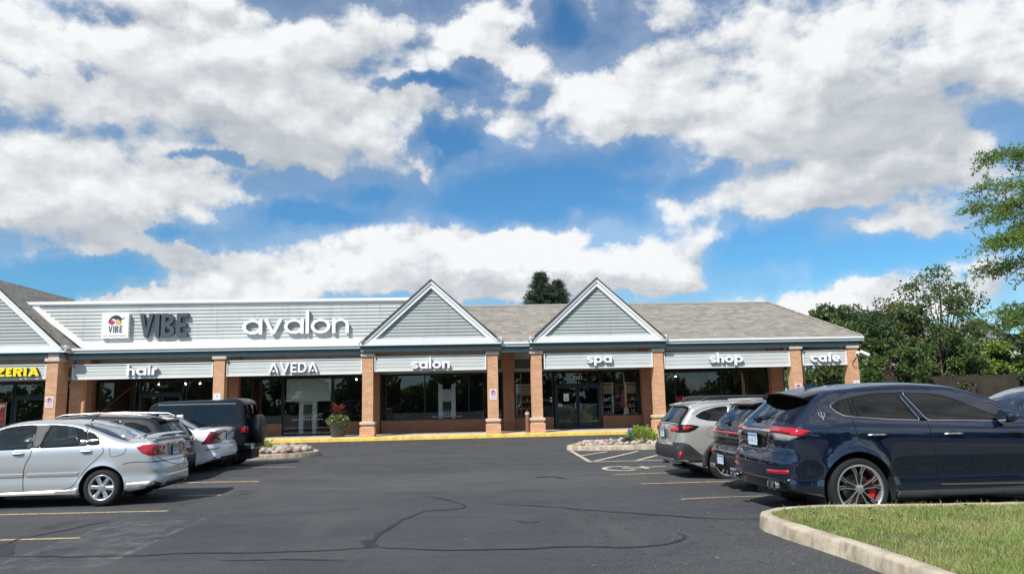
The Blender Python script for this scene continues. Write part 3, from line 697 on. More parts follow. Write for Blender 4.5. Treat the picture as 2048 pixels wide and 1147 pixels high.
LYE = mat('yellow_letter_face', (.90, .72, .02), .45); LYS = mat('dark_return', (.06, .05, .04), .5)
# wall letters
s = empty('wall_sign', (-9.2, PY, 4.6), 0, 'large white rounded lowercase letters on the siding parapet', 'sign')
word('avalon', -9.70, 4.78, .66, .165, PY - .20, PY - .04, [LWH, LSD], s, .10, width=4.72)
s = empty('wall_sign', (-13.5, PY, 4.6), 0, 'tall narrow charcoal capital letters on the siding parapet', 'sign')
word('VIBE', -14.20, 4.72, 1.06, .175, PY - .20, PY - .04, [LGR, LGS], s, .09, width=2.10)
s = empty('box_sign', (-15.2, PY, 5.2), 0, 'square white box sign with a dark hair and coloured glasses emblem', 'sign')
wpart(MB().bevbox(-15.80, -14.64, PY - .22, PY - .03, 4.70, 5.79, .015), 'cabinet', WHT, s)
def flatpoly(pts, nm, m, root, y): 
    return wpart(MB().prism(pts, 'y', y - .004, y), nm, m, root)
def U_(u, v): return (-15.80 + 1.16 * u, 4.70 + 1.09 * v)
INK = mat('sign_ink', (.03, .035, .045), .5)
hair = [(.24, .66), (.27, .76), (.35, .87), (.46, .93), (.57, .93), (.67, .88), (.73, .80), (.86, .84), (.80, .775), (.72, .745), (.71, .68), (.69, .62), (.66, .66), (.64, .75), (.58, .77), (.52, .72), (.49, .77), (.42, .80), (.34, .75), (.31, .66), (.27, .60)]
flatpoly([U_(*p) for p in hair], 'emblem_hair', INK, s, PY - .221)
def ell(u, v, a, b): return [U_(u + a * math.cos(t), v + b * math.sin(t)) for t in np.linspace(0, 2 * PI, 20)[:-1]]
for u, c, nm in ((.375, (.75, .03, .16), 'pink'), (.63, (.90, .50, .04), 'yellow')):
    flatpoly(ell(u, .635, .105, .095), 'glasses_rim', INK, s, PY - .2205)
    flatpoly(ell(u, .635, .085, .078), 'glasses_lens', mat(nm + '_lens', c, .4), s, PY - .226)
flatpoly([U_(.47, .66), U_(.53, .66), U_(.53, .645), U_(.47, .645)], 'glasses_bridge', INK, s, PY - .2215)
def small_word(text, u, v, hh, w, sx, tr): word(text, *U_(u, v), hh * 1.09, w, PY - .226, PY - .221, INK, s, tr, name='letter', sx=sx)
small_word('VIBE', .26, .22, .28, .17, .95, .10)
def txt(text, size, loc, mat_, parent, name='lettering', rot=(PI / 2, 0, 0), align='CENTER', ext=.002, sx=1.):
    cu = bpy.data.curves.new('t', 'FONT'); cu.body = text; cu.size = size; cu.align_x = align; cu.align_y = 'CENTER'; cu.extrude = ext; cu.resolution_u = 3
    tmp = bpy.data.objects.new('t', cu); COL.objects.link(tmp)
    dg = bpy.context.evaluated_depsgraph_get(); me = bpy.data.meshes.new_from_object(tmp.evaluated_get(dg)); me.name = name
    bpy.data.objects.remove(tmp); me.materials.clear(); me.materials.append(mat_)
    o = link(name, me, parent)
    o.rotation_euler = rot; o.scale = (sx, 1, 1)
    l = Vector(loc)
    o.location = (l - parent.location) if parent is not None else l
    return o
txt("NOT YOUR MOM'S SALON", .085, (-15.22, PY - .223, 4.80), INK, s, sx=.98)
# hanging sign boards
def board(x0, x1, z0, z1, y, label, text=None, frame=True, rpull=0):
    s = empty('hanging_sign', ((x0 + x1) / 2, y, z0), 0, label, 'sign', 'sign boards between the columns')
    mb = MB(); z = z0 + .03; n = 4; h = (z1 - z0 - .06) / n
    for i in range(n):
        a = z0 + .03 + i * h
        mb.add([(x0 + .03, y + .0, a), (x1 - .03, y + .0, a), (x1 - .03, y + .012, a + h), (x0 + .03, y + .012, a + h), (x0 + .03, y + .02, a), (x1 - .03, y + .02, a)], [(0, 1, 2, 3), (4, 5, 1, 0)])
    mb.box(x0 + .02, x1 - .02, y + .025, y + .12, z0 + .02, z1 - .02)
    wpart(mb, 'board', SAGEB, s)
    f = MB()
    f.box(x0, x1, y - .03, y + .14, z0, z0 + .04).box(x0, x1, y - .03, y + .14, z1 - .035, z1).box(x0, x0 + .04, y - .028, y + .138, z0 + .04, z1 - .035).box(x1 - .04, x1, y - .028, y + .138, z0 + .04, z1 - .035)
    wpart(f, 'frame', WHT, s)
    for xx in (x0 + .07, x1 - .07):
        wpart(MB().box(xx - .02, xx + .02, y + .03, y + .06, z1 + .001, 3.73), 'bracket', BLK, s)
        if xx < x0 + .1: wpart(MB().box(xx - .03, xx + .03, y - .034, y - .03, z1 - .12, z1 - .04), 'mounting_plate', BLK, s)
    return s
YB1, YB2 = YF + .0, YF + .10       # gable bays, other bays
b = board(-24.2, -17.62, 2.93, 3.56, 33.15, 'sign board with yellow PIZZERIA letters left of the first brick column')
word('PIZZERIA', -20.62, 3.06, .37, .25, 33.0, 33.12, [LYE, LYS], b, .09, width=2.78, name='letter')
b = board(-16.75, -10.80, 2.89, 3.54, YB2, 'sign board with white "hair" letters above the parked SUVs')
word('hair', -14.42, 3.03, .30, .25, YB2 - .15, YB2 - .02, [LWH, LSD], b, .14, width=1.30)
b = board(-10.22, -4.32, 2.91, 3.60, YB2, 'sign board with white triangular capitals left of the first full gable')
word('^UFD^', -8.38, 3.02, .44, .17, YB2 - .15, YB2 - .02, [LWH, LSD], b, .10, width=2.14)
b = board(-3.76, 1.22, 2.99, 3.66, YB1, 'sign board with white "salon" letters under the first gable')
word('salon', -2.10, 3.08, .31, .27, YB1 - .15, YB1 - .02, [LWH, LSD], b, .12, width=1.68)
b = board(3.84, 8.84, 2.96, 3.66, YB1, 'sign board with white "spa" letters under the second gable')
word('spa', 5.80, 3.19, .30, .27, YB1 - .15, YB1 - .02, [LWH, LSD], b, .13, width=1.12)
b = board(9.40, 15.36, 2.87, 3.60, YB2, 'long sign board with white "shop" letters on the right')
word('shop', 11.52, 3.10, .30, .28, YB2 - .15, YB2 - .02, [LWH, LSD], b, .10, width=1.55)
b = board(15.98, 18.10, 2.90, 3.60, YB2, 'short sign board with white "cafe" letters at the right corner')
word('cafe', 16.30, 3.05, .31, .29, YB2 - .15, YB2 - .02, [LWH, LSD], b, .06, width=1.42)
board(18.3, 18.44, 2.9, 3.6, 40, '') if False else None
# no parking signs
RED = mat('sign_red', (.55, .02, .09), .5); SGW = mat('sign_white', (.78, .76, .78), .45)
def noparking(x, y, z, label, sym=True):
    s = empty('parking_sign', (x, y, z), 0, label, 'sign', 'small metal signs on the brick columns')
    wpart(MB().bevbox(x - .155, x + .155, y - .012, y - .004, z - .23, z + .23, .003), 'sign_panel', SGW, s)
    if sym:
        union_mesh([[(x + px, z + .07 + pz) for px, pz in p] for p in arc(0, 0, .108, 0, 360, .026) ], 'prohibition_ring', RED, y - .0165, y - .013, s, s.location)
        pp, adv = glyph('P', .2); 
        union_mesh([[(x - .055 + px * .16, z + .0 + pz * .15) for px, pz in p] for p in pp], 'letter', INK, y - .0158, y - .013, s, s.location)
        union_mesh([[(x + px, z + .07 + pz) for px, pz in seg_quad((-.075, .075), (.075, -.075), .022)]], 'slash', RED, y - .019, y - .0165, s, s.location)
    else:
        wpart(MB().box(x - .012, x + .012, y - .0155, y - .013, z + .06, z + .16), 'symbol', INK, s)
    txt('FIRE LANE', .05, (x, y - .014, z - .10), RED, s); txt('NO PARKING', .04, (x, y - .014, z - .16), RED, s)
noparking(-17.33, 33.0, 1.95, 'no parking sign on the leftmost brick column')
noparking(1.51, YF, 1.88, 'no parking sign on the brick column right of the salon board')
noparking(15.62, YF, 1.85, 'no parking sign on the column between the shop and cafe boards')
noparking(-10.55, YF, 1.95, 'plain white notice on the brick column behind the boxy off-road vehicle', False)
noparking(18.42, YF, 1.93, 'plain white notice on the rightmost corner column', False)
# security cameras on the corner column
for sx_, lb in ((0, 'white bullet security camera pointing left from the corner column'), (1, 'white bullet security camera pointing right from the corner column')):
    s = empty('security_camera', (18.62, YF - .05, 3.3), 0, lb, 'camera', 'security cameras on the corner column')
    a, bb = ((18.55, 33.33, 3.45), (18.35, 33.05, 3.33)) if not sx_ else ((18.70, 33.4, 3.50), (19.02, 33.2, 3.30))
    wpart(MB().tube([a, bb], .075, 10), 'housing', SGW, s)
    wpart(MB().tube([bb, tuple(Vector(bb) + (Vector(bb) - Vector(a)).normalized() * .012)], .055, 10), 'lens', BLK, s)
    wpart(MB().tube([a, (18.60, YF - .02, 3.32)], .025, 6).tube([(18.60, YF - .02, 3.25), (18.60, YF - .02, 3.40)], .06, 8), 'bracket', SGW, s)
tag(MB().tube([(18.50, 33.42, 3.25), (18.30, 33.42, 3.0), (18.28, 33.42, 2.9), (18.4, 33.42, 2.75), (18.58, 33.42, 2.8), (18.6, 33.42, 3.2)], .012, 5).build('cable', BLK), 'thin black cable looped under the security cameras', 'cable')
# address numbers and door stickers
NUM = mat('cream_numbers', (.75, .70, .58), .5)
s = empty('address_number', (5.85, YS - .03, 2.6), 0, 'cream 1201 address number on the glass above the doors', 'sign')
txt('1201', .27, (5.84, YS - .006, 2.62), NUM, s)
for i in range(5):
    a = R_(40 + i * 25); wpart(MB().box(5.84 + .22 * math.cos(a) - .025, 5.84 + .22 * math.cos(a) + .025, YS - .008, YS - .004, 2.76 + .06 * math.sin(a), 2.78 + .06 * math.sin(a)), 'lettering', NUM, s)
s = empty('door_notice', (5.24, YS - .035, 1.55), 0, 'white paper notice taped inside the left door of 1201', 'notice')
wpart(MB().box(5.12, 5.38, YS - .002, YS + .003, 1.50, 1.86), 'paper', SGW, s)
wpart(MB().box(5.22, 5.28, YS - .006, YS - .002, 1.58, 1.63), 'print', INK, s)
s = empty('door_sticker', (4.9, YS - .035, 1.25), 0, 'small red and white sticker on the left door', 'sticker')
wpart(MB().box(4.84, 5.02, YS - .002, YS + .003, 1.24, 1.36), 'paper', SGW, s); wpart(MB().box(4.88, 4.97, YS - .006, YS - .002, 1.27, 1.33), 'print', RED, s)
s = empty('door_sticker', (4.55, YS - .03, 1.4), 0, 'round pale green sticker beside the 1201 doors', 'sticker')
wpart(MB().tube([(4.50, YS + .004, 1.52), (4.50, YS - .002, 1.52)], .07, 14), 'paper', mat('pale_green', (.3, .5, .45), .6), s)
wpart(MB().box(4.44, 4.56, YS - .002, YS + .003, 1.63, 1.70), 'print', SGW, s)
s = empty('address_number', (-20.1, YS, 2.6), 0, 'faint suite number over the pizzeria door', 'sign'); txt('1225', .16, (-20.05, YS - .03, 2.62), NUM, s)
s = empty('poster', (-21.8, YS - .1, 1.2), 0, 'red poster with white lettering in the pizzeria window', 'poster')
wpart(MB().box(-23.1, -21.1, YS - .12, YS - .09, 1.0, 2.02), 'sheet', mat('poster_red', (.42, .075, .05), .6, var=.25, vscale=3), s)
wpart(MB().box(-23.12, -21.06, YS - .125, YS - .121, .97, 1.0).box(-21.1, -21.06, YS - .125, YS - .121, 1.0, 2.03), 'frame', mat('poster_frame', (.55, .35, .27), .6), s)
word('DRIP', -22.13, 1.72, .20, .24, YS - .128, YS - .121, LWH, s, .12, width=.98)
wpart(MB().prism([(-22.9, 1.22), (-22.1, 1.1), (-21.3, 1.22), (-21.25, 1.3), (-22.0, 1.2), (-22.8, 1.32)], 'y', YS - .128, YS - .121), 'picture', mat('poster_cream', (.7, .45, .3), .6), s)

# ---------------------------------------------------------------- things inside the windows
GW = mat('unit_grey_white', (.88, .88, .85), .6); WOOD = mat('shelf_wood', (.55, .36, .18), .6); MIR = mat('mirror', (.7, .75, .78), .05, 1.0)
def station(x, y, label):
    s = empty('styling_station', (x, y, SZ), 0, label, 'mirror station', 'tall styling stations in the windows')
    w = .42
    wpart(MB().box(x - w, x - w + .2, y, y + .3, SZ, 2.45).box(x + w - .2, x + w, y, y + .3, SZ, 2.45), 'side_post', GW, s)
    wpart(MB().box(x - w + .2, x + w - .2, y + .04, y + .1, 1.6, 2.2), 'panel', mat('unit_panel', (.7, .71, .70), .6), s)
    wpart(MB().box(x - w + .2, x + w - .2, y + .04, y + .1, .9, 1.59), 'mirror', MIR, s)
    wpart(MB().box(x - .75, x + .75, y - .05, y + .35, .86, .90), 'counter', GW, s)
    for q in (-.6, .6): wpart(MB().tube([(x + q, y + .1, SZ), (x + q, y + .1, .86)], .02, 6), 'leg', BLK, s)
    for k in range(3): wpart(MB().lathe([(0, 0), (.035, 0), (.035, .12), (.012, .15), (.012, .2), (0, .2)], 8, c=(x - .1 + k * .12, y + .0, .905)), 'bottle', BLK, s)
station(-.62, 36.95, 'pale mirror station with two posts behind the salon window')
station(-7.35, 37.0, 'pale mirror station behind the window under the capital letter board')
s = empty('roller_blind', (-7.3, YS + .1, 2.0), 0, 'half lowered pale roller blind under the capital letter board', 'blind')
wpart(MB().box(-8.32, -6.22, YS + .10, YS + .11, 1.80, 2.84), 'cloth', mat('blind_cloth', (.82, .85, .78), .9), s)
wpart(MB().box(-8.32, -6.22, YS + .09, YS + .12, 1.76, 1.80), 'bottom_bar', GW, s)
def shelves(x0, x1, y, label, seed=0, head=True):
    rnd = random.Random(seed)
    s = empty('product_shelf', ((x0 + x1) / 2, y, SZ), 0, label, 'shelf', 'product shelves beside the doors')
    wpart(MB().box(x0 - .05, x0, y, y + .35, SZ, 2.3), 'side_panel', GW, s); wpart(MB().box(x1, x1 + .05, y, y + .35, SZ, 2.3), 'side_panel', GW, s)
    wpart(MB().box(x0 - .06, x1 + .06, y - .01, y + .36, 2.302, 2.36), 'top', GW, s)
    wpart(MB().box(x0, x1, y + .05, y + .09, 1.86, 2.25), 'sign_panel', mat('shelf_panel', (.60, .40, .22), .6), s)
    for z in (1.80, 1.47, 1.13, .80):
        wpart(MB().box(x0, x1, y, y + .34, z, z + .055), 'shelf', WOOD, s)
        if z < 1.7:
            x = x0 + .07
            while x < x1 - .06:
                r = rnd.uniform(.022, .04); h = rnd.uniform(.08, .2)
                wpart(MB().lathe([(0, 0), (r, 0), (r, h * .75), (r * .5, h * .8), (r * .5, h), (0, h)], 8, c=(x, y + .08, z + .056)), 'bottle', rnd.choice([mat('bottle_white', (.75, .74, .70), .4), mat('bottle_amber', (.30, .16, .08), .3), mat('bottle_grey', (.35, .38, .38), .4)]), s)
                x += r * 2 + rnd.uniform(.02, .12)
shelves(2.85, 3.9, 36.95, 'product shelves in the narrow window left of the doors', 1)
shelves(7.12, 7.62, 36.95, 'narrow product shelves just right of the 1201 doors', 2)
shelves(8.35, 8.85, 36.95, 'narrow product shelves at the right end of the spa window', 3)
s = empty('display_poster', (8.0, 37.1, 1), 0, 'dark poster panel with a small gold heading between the shelves', 'poster')
wpart(MB().box(7.72, 8.28, 37.1, 37.14, .95, 2.3), 'sheet', mat('poster_dark', (.045, .04, .035), .6), s); txt('AVEDA', .13, (7.98, 37.09, 2.2), mat('gold', (.5, .36, .14), .4, .6), s)
wpart(MB().box(7.82, 8.0, 37.09, 37.098, 1.6, 2.08), 'picture', mat('bronze_picture', (.24, .13, .06), .6), s); txt('SPA', .11, (7.98, 37.09, 1.3), GW, s)
s = empty('display_figure', (8.15, 36.85, .9), 0, 'orange and red display cloth hanging in the spa window', 'display')
wpart(MB().prism([(8.05, 1.95), (8.2, 2.0), (8.28, 1.7), (8.25, 1.5), (8.42, 1.15), (8.0, 1.15), (7.98, 1.4), (8.05, 1.6)], 'y', 36.84, 36.88), 'cloth', mat('orange_cloth', (.40, .11, .05), .8), s)
wpart(MB().tube([(8.3, 36.8, .95), (8.18, 36.8, 2.8)], .025, 6), 'pole', WOOD, s)
for x in (7.95, 8.08): wpart(MB().lathe([(0, 0), (.05, 0), (.05, .3), (0, .3)], 8, c=(x + .25, 36.8, .78)), 'jar', GW, s)
# a-frame posters leaning behind the two glass doors
for x, c, lb in ((5.25, (.20, .05, .06), 'framed poster with a dark red picture behind the left door'), (6.35, (.35, .24, .04), 'framed poster with a yellow picture behind the right door')):
    s = empty('framed_poster', (x, 37.0, SZ), 0, lb, 'poster', 'framed posters standing behind the doors')
    wpart(MB().box(x - .42, x + .42, 36.98, 37.0, .35, 1.3), 'sheet', mat('pf' + str(x), (.10, .13, .09), .5, var=.4, vscale=4), s)
    wpart(MB().lathe([(0, -.01), (.22, -.01), (.22, 0), (0, 0)], 12, 'y', (x, 36.975, .75)), 'picture', mat('pc' + str(x), c, .6, var=.5, vscale=6), s)
    f = MB()
    for q in ((x - .46, x - .42, .31, 1.34), (x + .42, x + .46, .31, 1.34), (x - .42, x + .42, .31, .35), (x - .42, x + .42, 1.3, 1.34)): f.box(q[0], q[1], 36.96, 37.01, q[2], q[3])
    wpart(f, 'frame', mat('grey_frame', (.30, .31, .30), .5), s)
LMP = mat('warm_bulb', (1, .9, .7), .4, emit=((1, .78, .5), 60))
for i, (x, z) in enumerate(((-13.6, 2.75), (-12.9, 2.75), (-11.6, 2.78), (-14.9, 2.74), (11.25, 2.62), (-5.2, 2.8))):
    s = empty('pendant_lamp', (x, 38.2, z), 0, ['small warm pendant glowing above the hair doors', 'small warm pendant right of the hair doors', 'small warm pendant right of the hair doors near the column', 'small warm pendant at the left of the hair window', 'single warm pendant behind the shop window', 'small warm pendant in the bay with the roller blind'][i], 'lamp', 'warm pendants inside the shops')
    wpart(MB().tube([(x, 38.2, 3.3), (x, 38.2, z + .04)], .008, 4), 'cord', BLK, s); wpart(MB().lathe([(0, 0), (.03, .01), (.035, .03), (.02, .06), (0, .07)], 8, c=(x, 38.2, z - .03)), 'bulb', LMP, s)
s = empty('ceiling_lamp', (-14.4, 37.4, 2.7), 0, 'pale round ceiling lamp behind the hair window', 'lamp'); wpart(MB().lathe([(0, -.1), (.2, -.09), (.28, -.02), (.2, .05), (0, .06)], 16, c=(-14.4, 37.4, 2.66)), 'shade', GW, s)
wpart(MB().tube([(-14.4, 37.4, 2.72), (-14.4, 37.4, 3.3)], .01, 4), 'cord', BLK, s)

# ---------------------------------------------------------------- car bodies
def paintmat(name, col, metal=.0, rough=.35, spec=.5):
    mt = bpy.data.materials.new(name); mt.use_nodes = True; t = NG(mt.node_tree); b = mt.node_tree.nodes['Principled BSDF']
    b.inputs['Base Color'].default_value = (*col, 1); b.inputs['Metallic'].default_value = metal; b.inputs['Roughness'].default_value = rough
    b.inputs['Coat Weight'].default_value = 1.; b.inputs['Specular IOR Level'].default_value = spec; b.inputs['Coat Roughness'].default_value = .02; b.inputs['Coat IOR'].default_value = 1.5
    ob = t.node('ShaderNodeTexCoord').outputs['Object']
    dirt = t.sstep(t.math('ADD', t.sep(ob)[2], t.math('MULTIPLY', t.noise(ob, 5, 5, .6), .25)), .75, .25)
    c = t.mix(t.math('MULTIPLY', dirt, .06 if sum(col) < .3 else .14), col, (.22, .20, .17)); t.l.new(c, b.inputs['Base Color'])
    MATS[name] = mt; return mt
SILVER = paintmat('silver_paint', (.60, .61, .61), .55, .34)
WHITEP = paintmat('white_paint', (.78, .79, .80), .0, .4)
BLACKP = paintmat('black_paint', (.008, .009, .011), .0, .5, .15)
JEEPP = paintmat('black_flat_paint', (.008, .010, .012), .0, .5, .1); JEEPP.node_tree.nodes['Principled BSDF'].inputs['Coat Weight'].default_value = .45
NAVY = paintmat('navy_paint', (.0008, .0042, .020), .0, .5, .12)
NAVY.node_tree.nodes['Principled BSDF'].inputs['Coat IOR'].default_value = 1.85
NAVY2 = paintmat('dark_blue_paint', (.001, .003, .012), .0, .5, .15)
BEIGE = paintmat('champagne_paint', (.52, .50, .46), .5, .34)
PLAST = mat('black_cladding', (.022, .024, .026), .6, bump=.15, bscale=200)
TRIMB = mat('gloss_black_trim', (.006, .006, .007), .18)
SEAM = mat('panel_gap', (.004, .004, .005), .9)
CHROME = mat('chrome', (.78, .79, .80), .12, 1.0)
SATIN = mat('satin_metal', (.50, .51, .52), .32, 1.0)
RUB = mat('tyre_rubber', (.011, .011, .012), .85, bump=.2, bscale=120)
ALLOY = mat('alloy_silver', (.62, .63, .64), .28, .85)
ALLOYD = mat('alloy_dark', (.03, .03, .033), .3, .6)
DISC = mat('brake_disc', (.22, .21, .20), .4, .9)
CALR = mat('red_caliper', (.55, .02, .02), .35)
LAMP = mat('red_lamp', (.42, .008, .014), .12, coat=1.); LAMPD = mat('dark_red_lamp', (.16, .006, .012), .1, coat=1.)
LAMPW = mat('clear_lamp', (.55, .42, .42), .1, coat=1.); LAMPG = mat('smoked_lamp', (.25, .24, .25), .1, coat=1.)
LINING = mat('cabin_lining', (.02, .02, .021), .95); SEATG = mat('grey_seat', (.16, .16, .16), .9); SEATB = mat('dark_seat', (.03, .03, .033), .8); SEATR = mat('red_seat', (.25, .035, .03), .7)
PLATE = mat('plate_white', (.70, .72, .75), .5); PLATEB = mat('plate_blue', (.12, .28, .50), .5); PLATEG = mat('plate_green', (.20, .28, .20), .5)
PINK = mat('red_garment', (.55, .16, .14), .8)
GCLR = glass('car_glass_clear', (.62, .72, .67), 1.1); GTINT = glass('car_glass_tinted', (.03, .038, .045), .9); GMID = glass('car_glass_mid', (.32, .38, .39), 1.0); GREAR = glass('car_rear_glass', (.60, .70, .66), 1.9)

def catmull(pts, step=.035, closed=True):
    n = len(pts); P = np.array(pts, float); out = []
    rng = range(n) if closed else range(n - 1)
    for i in rng:
        if closed: a, b, c, d = P[(i - 1) % n], P[i], P[(i + 1) % n], P[(i + 2) % n]
        else: a, b, c, d = P[max(i - 1, 0)], P[i], P[i + 1], P[min(i + 2, n - 1)]
        # centripetal-ish: scale the tangents by the segment length to avoid overshoot
        L0, L1, L2 = (max(1e-6, np.linalg.norm((q - p)[:2])) for p, q in ((a, b), (b, c), (c, d)))
        t0 = (b - a) / L0 * (L1 / (L0 + L1)) + (c - b) / L1 * (L0 / (L0 + L1)); t1 = (c - b) / L1 * (L2 / (L1 + L2)) + (d - c) / L2 * (L1 / (L1 + L2))
        if not closed and i == 0: t0 = (c - b) / L1
        if not closed and i == n - 2: t1 = (c - b) / L1
        t0 = t0 * L1; t1 = t1 * L1
        k = max(1, int(L1 / step))
        for j in range(k):
            s = j / k; s2, s3 = s * s, s ** 3
            out.append((2 * s3 - 3 * s2 + 1) * b + (s3 - 2 * s2 + s) * t0 + (-2 * s3 + 3 * s2) * c + (s3 - s2) * t1)
    if not closed: out.append(P[-1])
    return np.array(out)
def inpoly(poly, pts):
    poly = np.asarray(poly)[:, :2]; x, y = pts[:, 0], pts[:, 1]; c = np.zeros(len(pts), bool); n = len(poly); j = n - 1
    for i in range(n):
        xi, yi = poly[i]; xj, yj = poly[j]
        c ^= ((yi > y) != (yj > y)) & (x < (xj - xi) * (y - yi) / ((yj - yi) + 1e-12) + xi); j = i
    return c
def polydist(poly, pts):
    poly = np.asarray(poly)[:, :2]; d = np.full(len(pts), 1e9); n = len(poly)
    for i in range(n):
        a = poly[i]; b = poly[(i + 1) % n]; ab = b - a; t = np.clip(((pts - a) @ ab) / (ab @ ab + 1e-12), 0, 1)
        d = np.minimum(d, np.linalg.norm(pts - (a + t[:, None] * ab), axis=1))
    return d
def rnd_poly(pts, step=.03, r=.028):
    """outline with each corner rounded by a small fillet"""
    out = []; n = len(pts)
    for i in range(n):
        a, b, c = (np.array(pts[(i + k) % n][:2], float) for k in (-1, 0, 1))
        la, lc = np.linalg.norm(a - b), np.linalg.norm(c - b); ra_ = min(r, la * .42, lc * .42)
        p, q = b + (a - b) / la * ra_, b + (c - b) / lc * ra_
        for t in (0, .33, .67, 1): out.append((1 - t) ** 2 * p + 2 * t * (1 - t) * b + t * t * q)
        nx = np.array(pts[(i + 1) % n][:2], float); d = nx - b; L = np.linalg.norm(d); k = int(L / step)
        nn_ = np.array(pts[(i + 2) % n][:2], float); rb = min(r, L * .42, np.linalg.norm(nn_ - nx) * .42)
        for j in range(1, k):
            if ra_ + .01 < L * j / k < L - rb - .01: out.append(b + d * j / k)
    return [tuple(p) for p in out]

class Car:
    def __init__(s, name, loc, rz, label, cat, group, S, sc=1.0):
        s.S = S; s.root = empty(name, loc, rz, label, cat, group, sc)
        s.loc = loc
        s.body()
    def Wd(s, x, z):
        S = s.S; w = S['w']
        zb = np.interp(x, S['belt'][0], S['belt'][1])
        up_ = np.maximum(z - zb, 0)
        W = w - S.get('tumble', .4) * up_ - S.get('tum2', .15) * up_ ** 2 - S.get('step', .02) * (1 - np.exp(-up_ / .03))
        dn = np.maximum(zb - z, 0)
        W = W - .035 * np.exp(-(dn / .05) ** 1.0) * (z <= zb) - (z > zb) * .035 
        W = W - S.get('under', .22) * np.maximum(.42 - z, 0) - .03 * np.exp(-((z - .50) / .12) ** 2)
        xr, xf = S['xr'], S['xf']
        tr = np.clip((xr - x) / (xr - S['x0']), 0, 1.2); tf = np.clip((x - xf) / (S['x1'] - xf), 0, 1.2)
        W = W * (1 - S.get('tapr', .10) * tr ** 2) * (1 - S.get('tapf', .14) * tf ** 2)
        for ax in (xr, xf):
            r = np.hypot(x - ax, z - S['rw']); W = W + S.get('flare', .022) * np.exp(-np.maximum(r - S['ra'], 0) / .055) * (z < .98)
        return W
    def body(s):
        S = s.S; O = catmull(S['outline'], .04); n = len(O); ctr = O[:, :2]
        # smooth the radius and normals
        R = O[:, 2].copy()
        for _ in range(3): R = (np.roll(R, 1) + R + np.roll(R, -1)) / 3
        T = np.roll(ctr, -1, 0) - np.roll(ctr, 1, 0); T /= np.linalg.norm(T, axis=1)[:, None]; N = np.stack([T[:, 1], -T[:, 0]], 1)
        N0 = N.copy()
        for _ in range(4): N = (np.roll(N, 1, 0) + N * 2 + np.roll(N, -1, 0)) / 4
        N /= np.linalg.norm(N, axis=1)[:, None]
        fr = [0, .14, .28, .42, .55, .66, .75, .82, .88, .925, .96, .985, 1.0]; p = S.get('n', 2.4)
        us = [1 - (1 - f ** p) ** (1 / p) for f in fr]; K = len(fr)
        rings = [ctr + N * (R * u)[:, None] for u in us]
        V = []; ids = np.zeros((K, n, 2), int)
        for k in range(K):
            W = s.Wd(rings[k][:, 0], rings[k][:, 1]) * fr[k]
            for i in range(n):
                if k == 0: V.append((rings[k][i, 0], 0, rings[k][i, 1])); ids[k, i, :] = len(V) - 1
                else:
                    for sd in (0, 1): V.append((rings[k][i, 0], W[i] * (1 if sd == 0 else -1), rings[k][i, 1])); ids[k, i, sd] = len(V) - 1
        F = {'body': [], 'dark': [], 'wind': [], 'rear': [], 'black': []}
        def inwell(x, z): return any((x - ax) ** 2 + (z - S['rw']) ** 2 < S['ra'] ** 2 for ax in (S['xr'], S['xf']))
        for k in range(K - 1):
            for i in range(n):
                j = (i + 1) % n; mx, mz = (ctr[i] + ctr[j]) / 2; c4 = (rings[k][i] + rings[k][j] + rings[k + 1][i] + rings[k + 1][j]) / 4
                if k >= 5 and inwell(*c4): continue
                key = 'body'
                if N0[i][1] > .7 and mz < .34: key = 'dark'
                for g_, kk in (('wind', S['wind']), ('rear', S['rear'])):
                    if kk is None: continue
                    x0, x1, z0, z1, kmax = kk
                    if x0 < mx < x1 and z0 < mz < z1 and N0[i][1] < .25:
                        if k < kmax: key = g_
                        elif k < kmax + 1: key = 'black'
                for sd in (0, 1):
                    q = [ids[k, i, sd], ids[k, j, sd], ids[k + 1, j, sd], ids[k + 1, i, sd]]
                    if k == 0: q = [ids[0, i, sd], ids[0, j, sd], ids[1, j, sd], ids[1, i, sd]]
                    if sd: q = q[::-1]
                    F[key].append(tuple(q))
        # flat side part by constrained triangulation
        ring = rings[-1]; s.ring = ring
        vs = [Vector(q) for q in ring]; ed = [(i, (i + 1) % n) for i in range(n)]
        wins = {}
        for nm, (poly, gl) in S['windows'].items():
            q = np.array(rnd_poly(poly, .035)); ins = inpoly(ring, q) & (polydist(ring, q) > .004)
            if not ins.all():
                # pull stray points just inside the crown line
                cen = q.mean(0)
                for i in range(len(q)):
                    t = 0
                    while t < 40 and not (inpoly(ring, q[i:i + 1])[0] and polydist(ring, q[i:i + 1])[0] > .006): q[i] += (cen - q[i]) * .02; t += 1
            b = len(vs); vs += [Vector(a) for a in q]; ed += [(b + i, b + (i + 1) % len(q)) for i in range(len(q))]; wins[nm] = (q, gl)
        for ax in (S['xr'], S['xf']):
            b = len(vs); m_ = 48
            vs += [Vector((ax + S['ra'] * math.cos(2 * PI * i / m_), S['rw'] + S['ra'] * math.sin(2 * PI * i / m_))) for i in range(m_)]; ed += [(b + i, b + (i + 1) % m_) for i in range(m_)]
        gx, gzz = np.meshgrid(np.arange(S['x0'], S['x1'], .055), np.arange(.15, 2.1, .055)); G = np.stack([gx.ravel(), gzz.ravel()], 1)
        G = G[inpoly(ring, G)]; G = G[polydist(ring, G) > .03]
        for q, _ in wins.values(): G = G[polydist(q, G) > .02]
        for ax in (S['xr'], S['xf']): G = G[np.abs(np.hypot(G[:, 0] - ax, G[:, 1] - S['rw']) - S['ra']) > .02]
        vs += [Vector(a) for a in G]
        CV, CE, CF, OV, _, _ = delaunay_2d_cdt(vs, ed, [], 0, 1e-6)
        A = np.array([(v[0], v[1]) for v in CV]); cen = np.array([A[list(f)].mean(0) for f in CF])
        ok = inpoly(ring, cen)
        Ws = s.Wd(A[:, 0], A[:, 1])
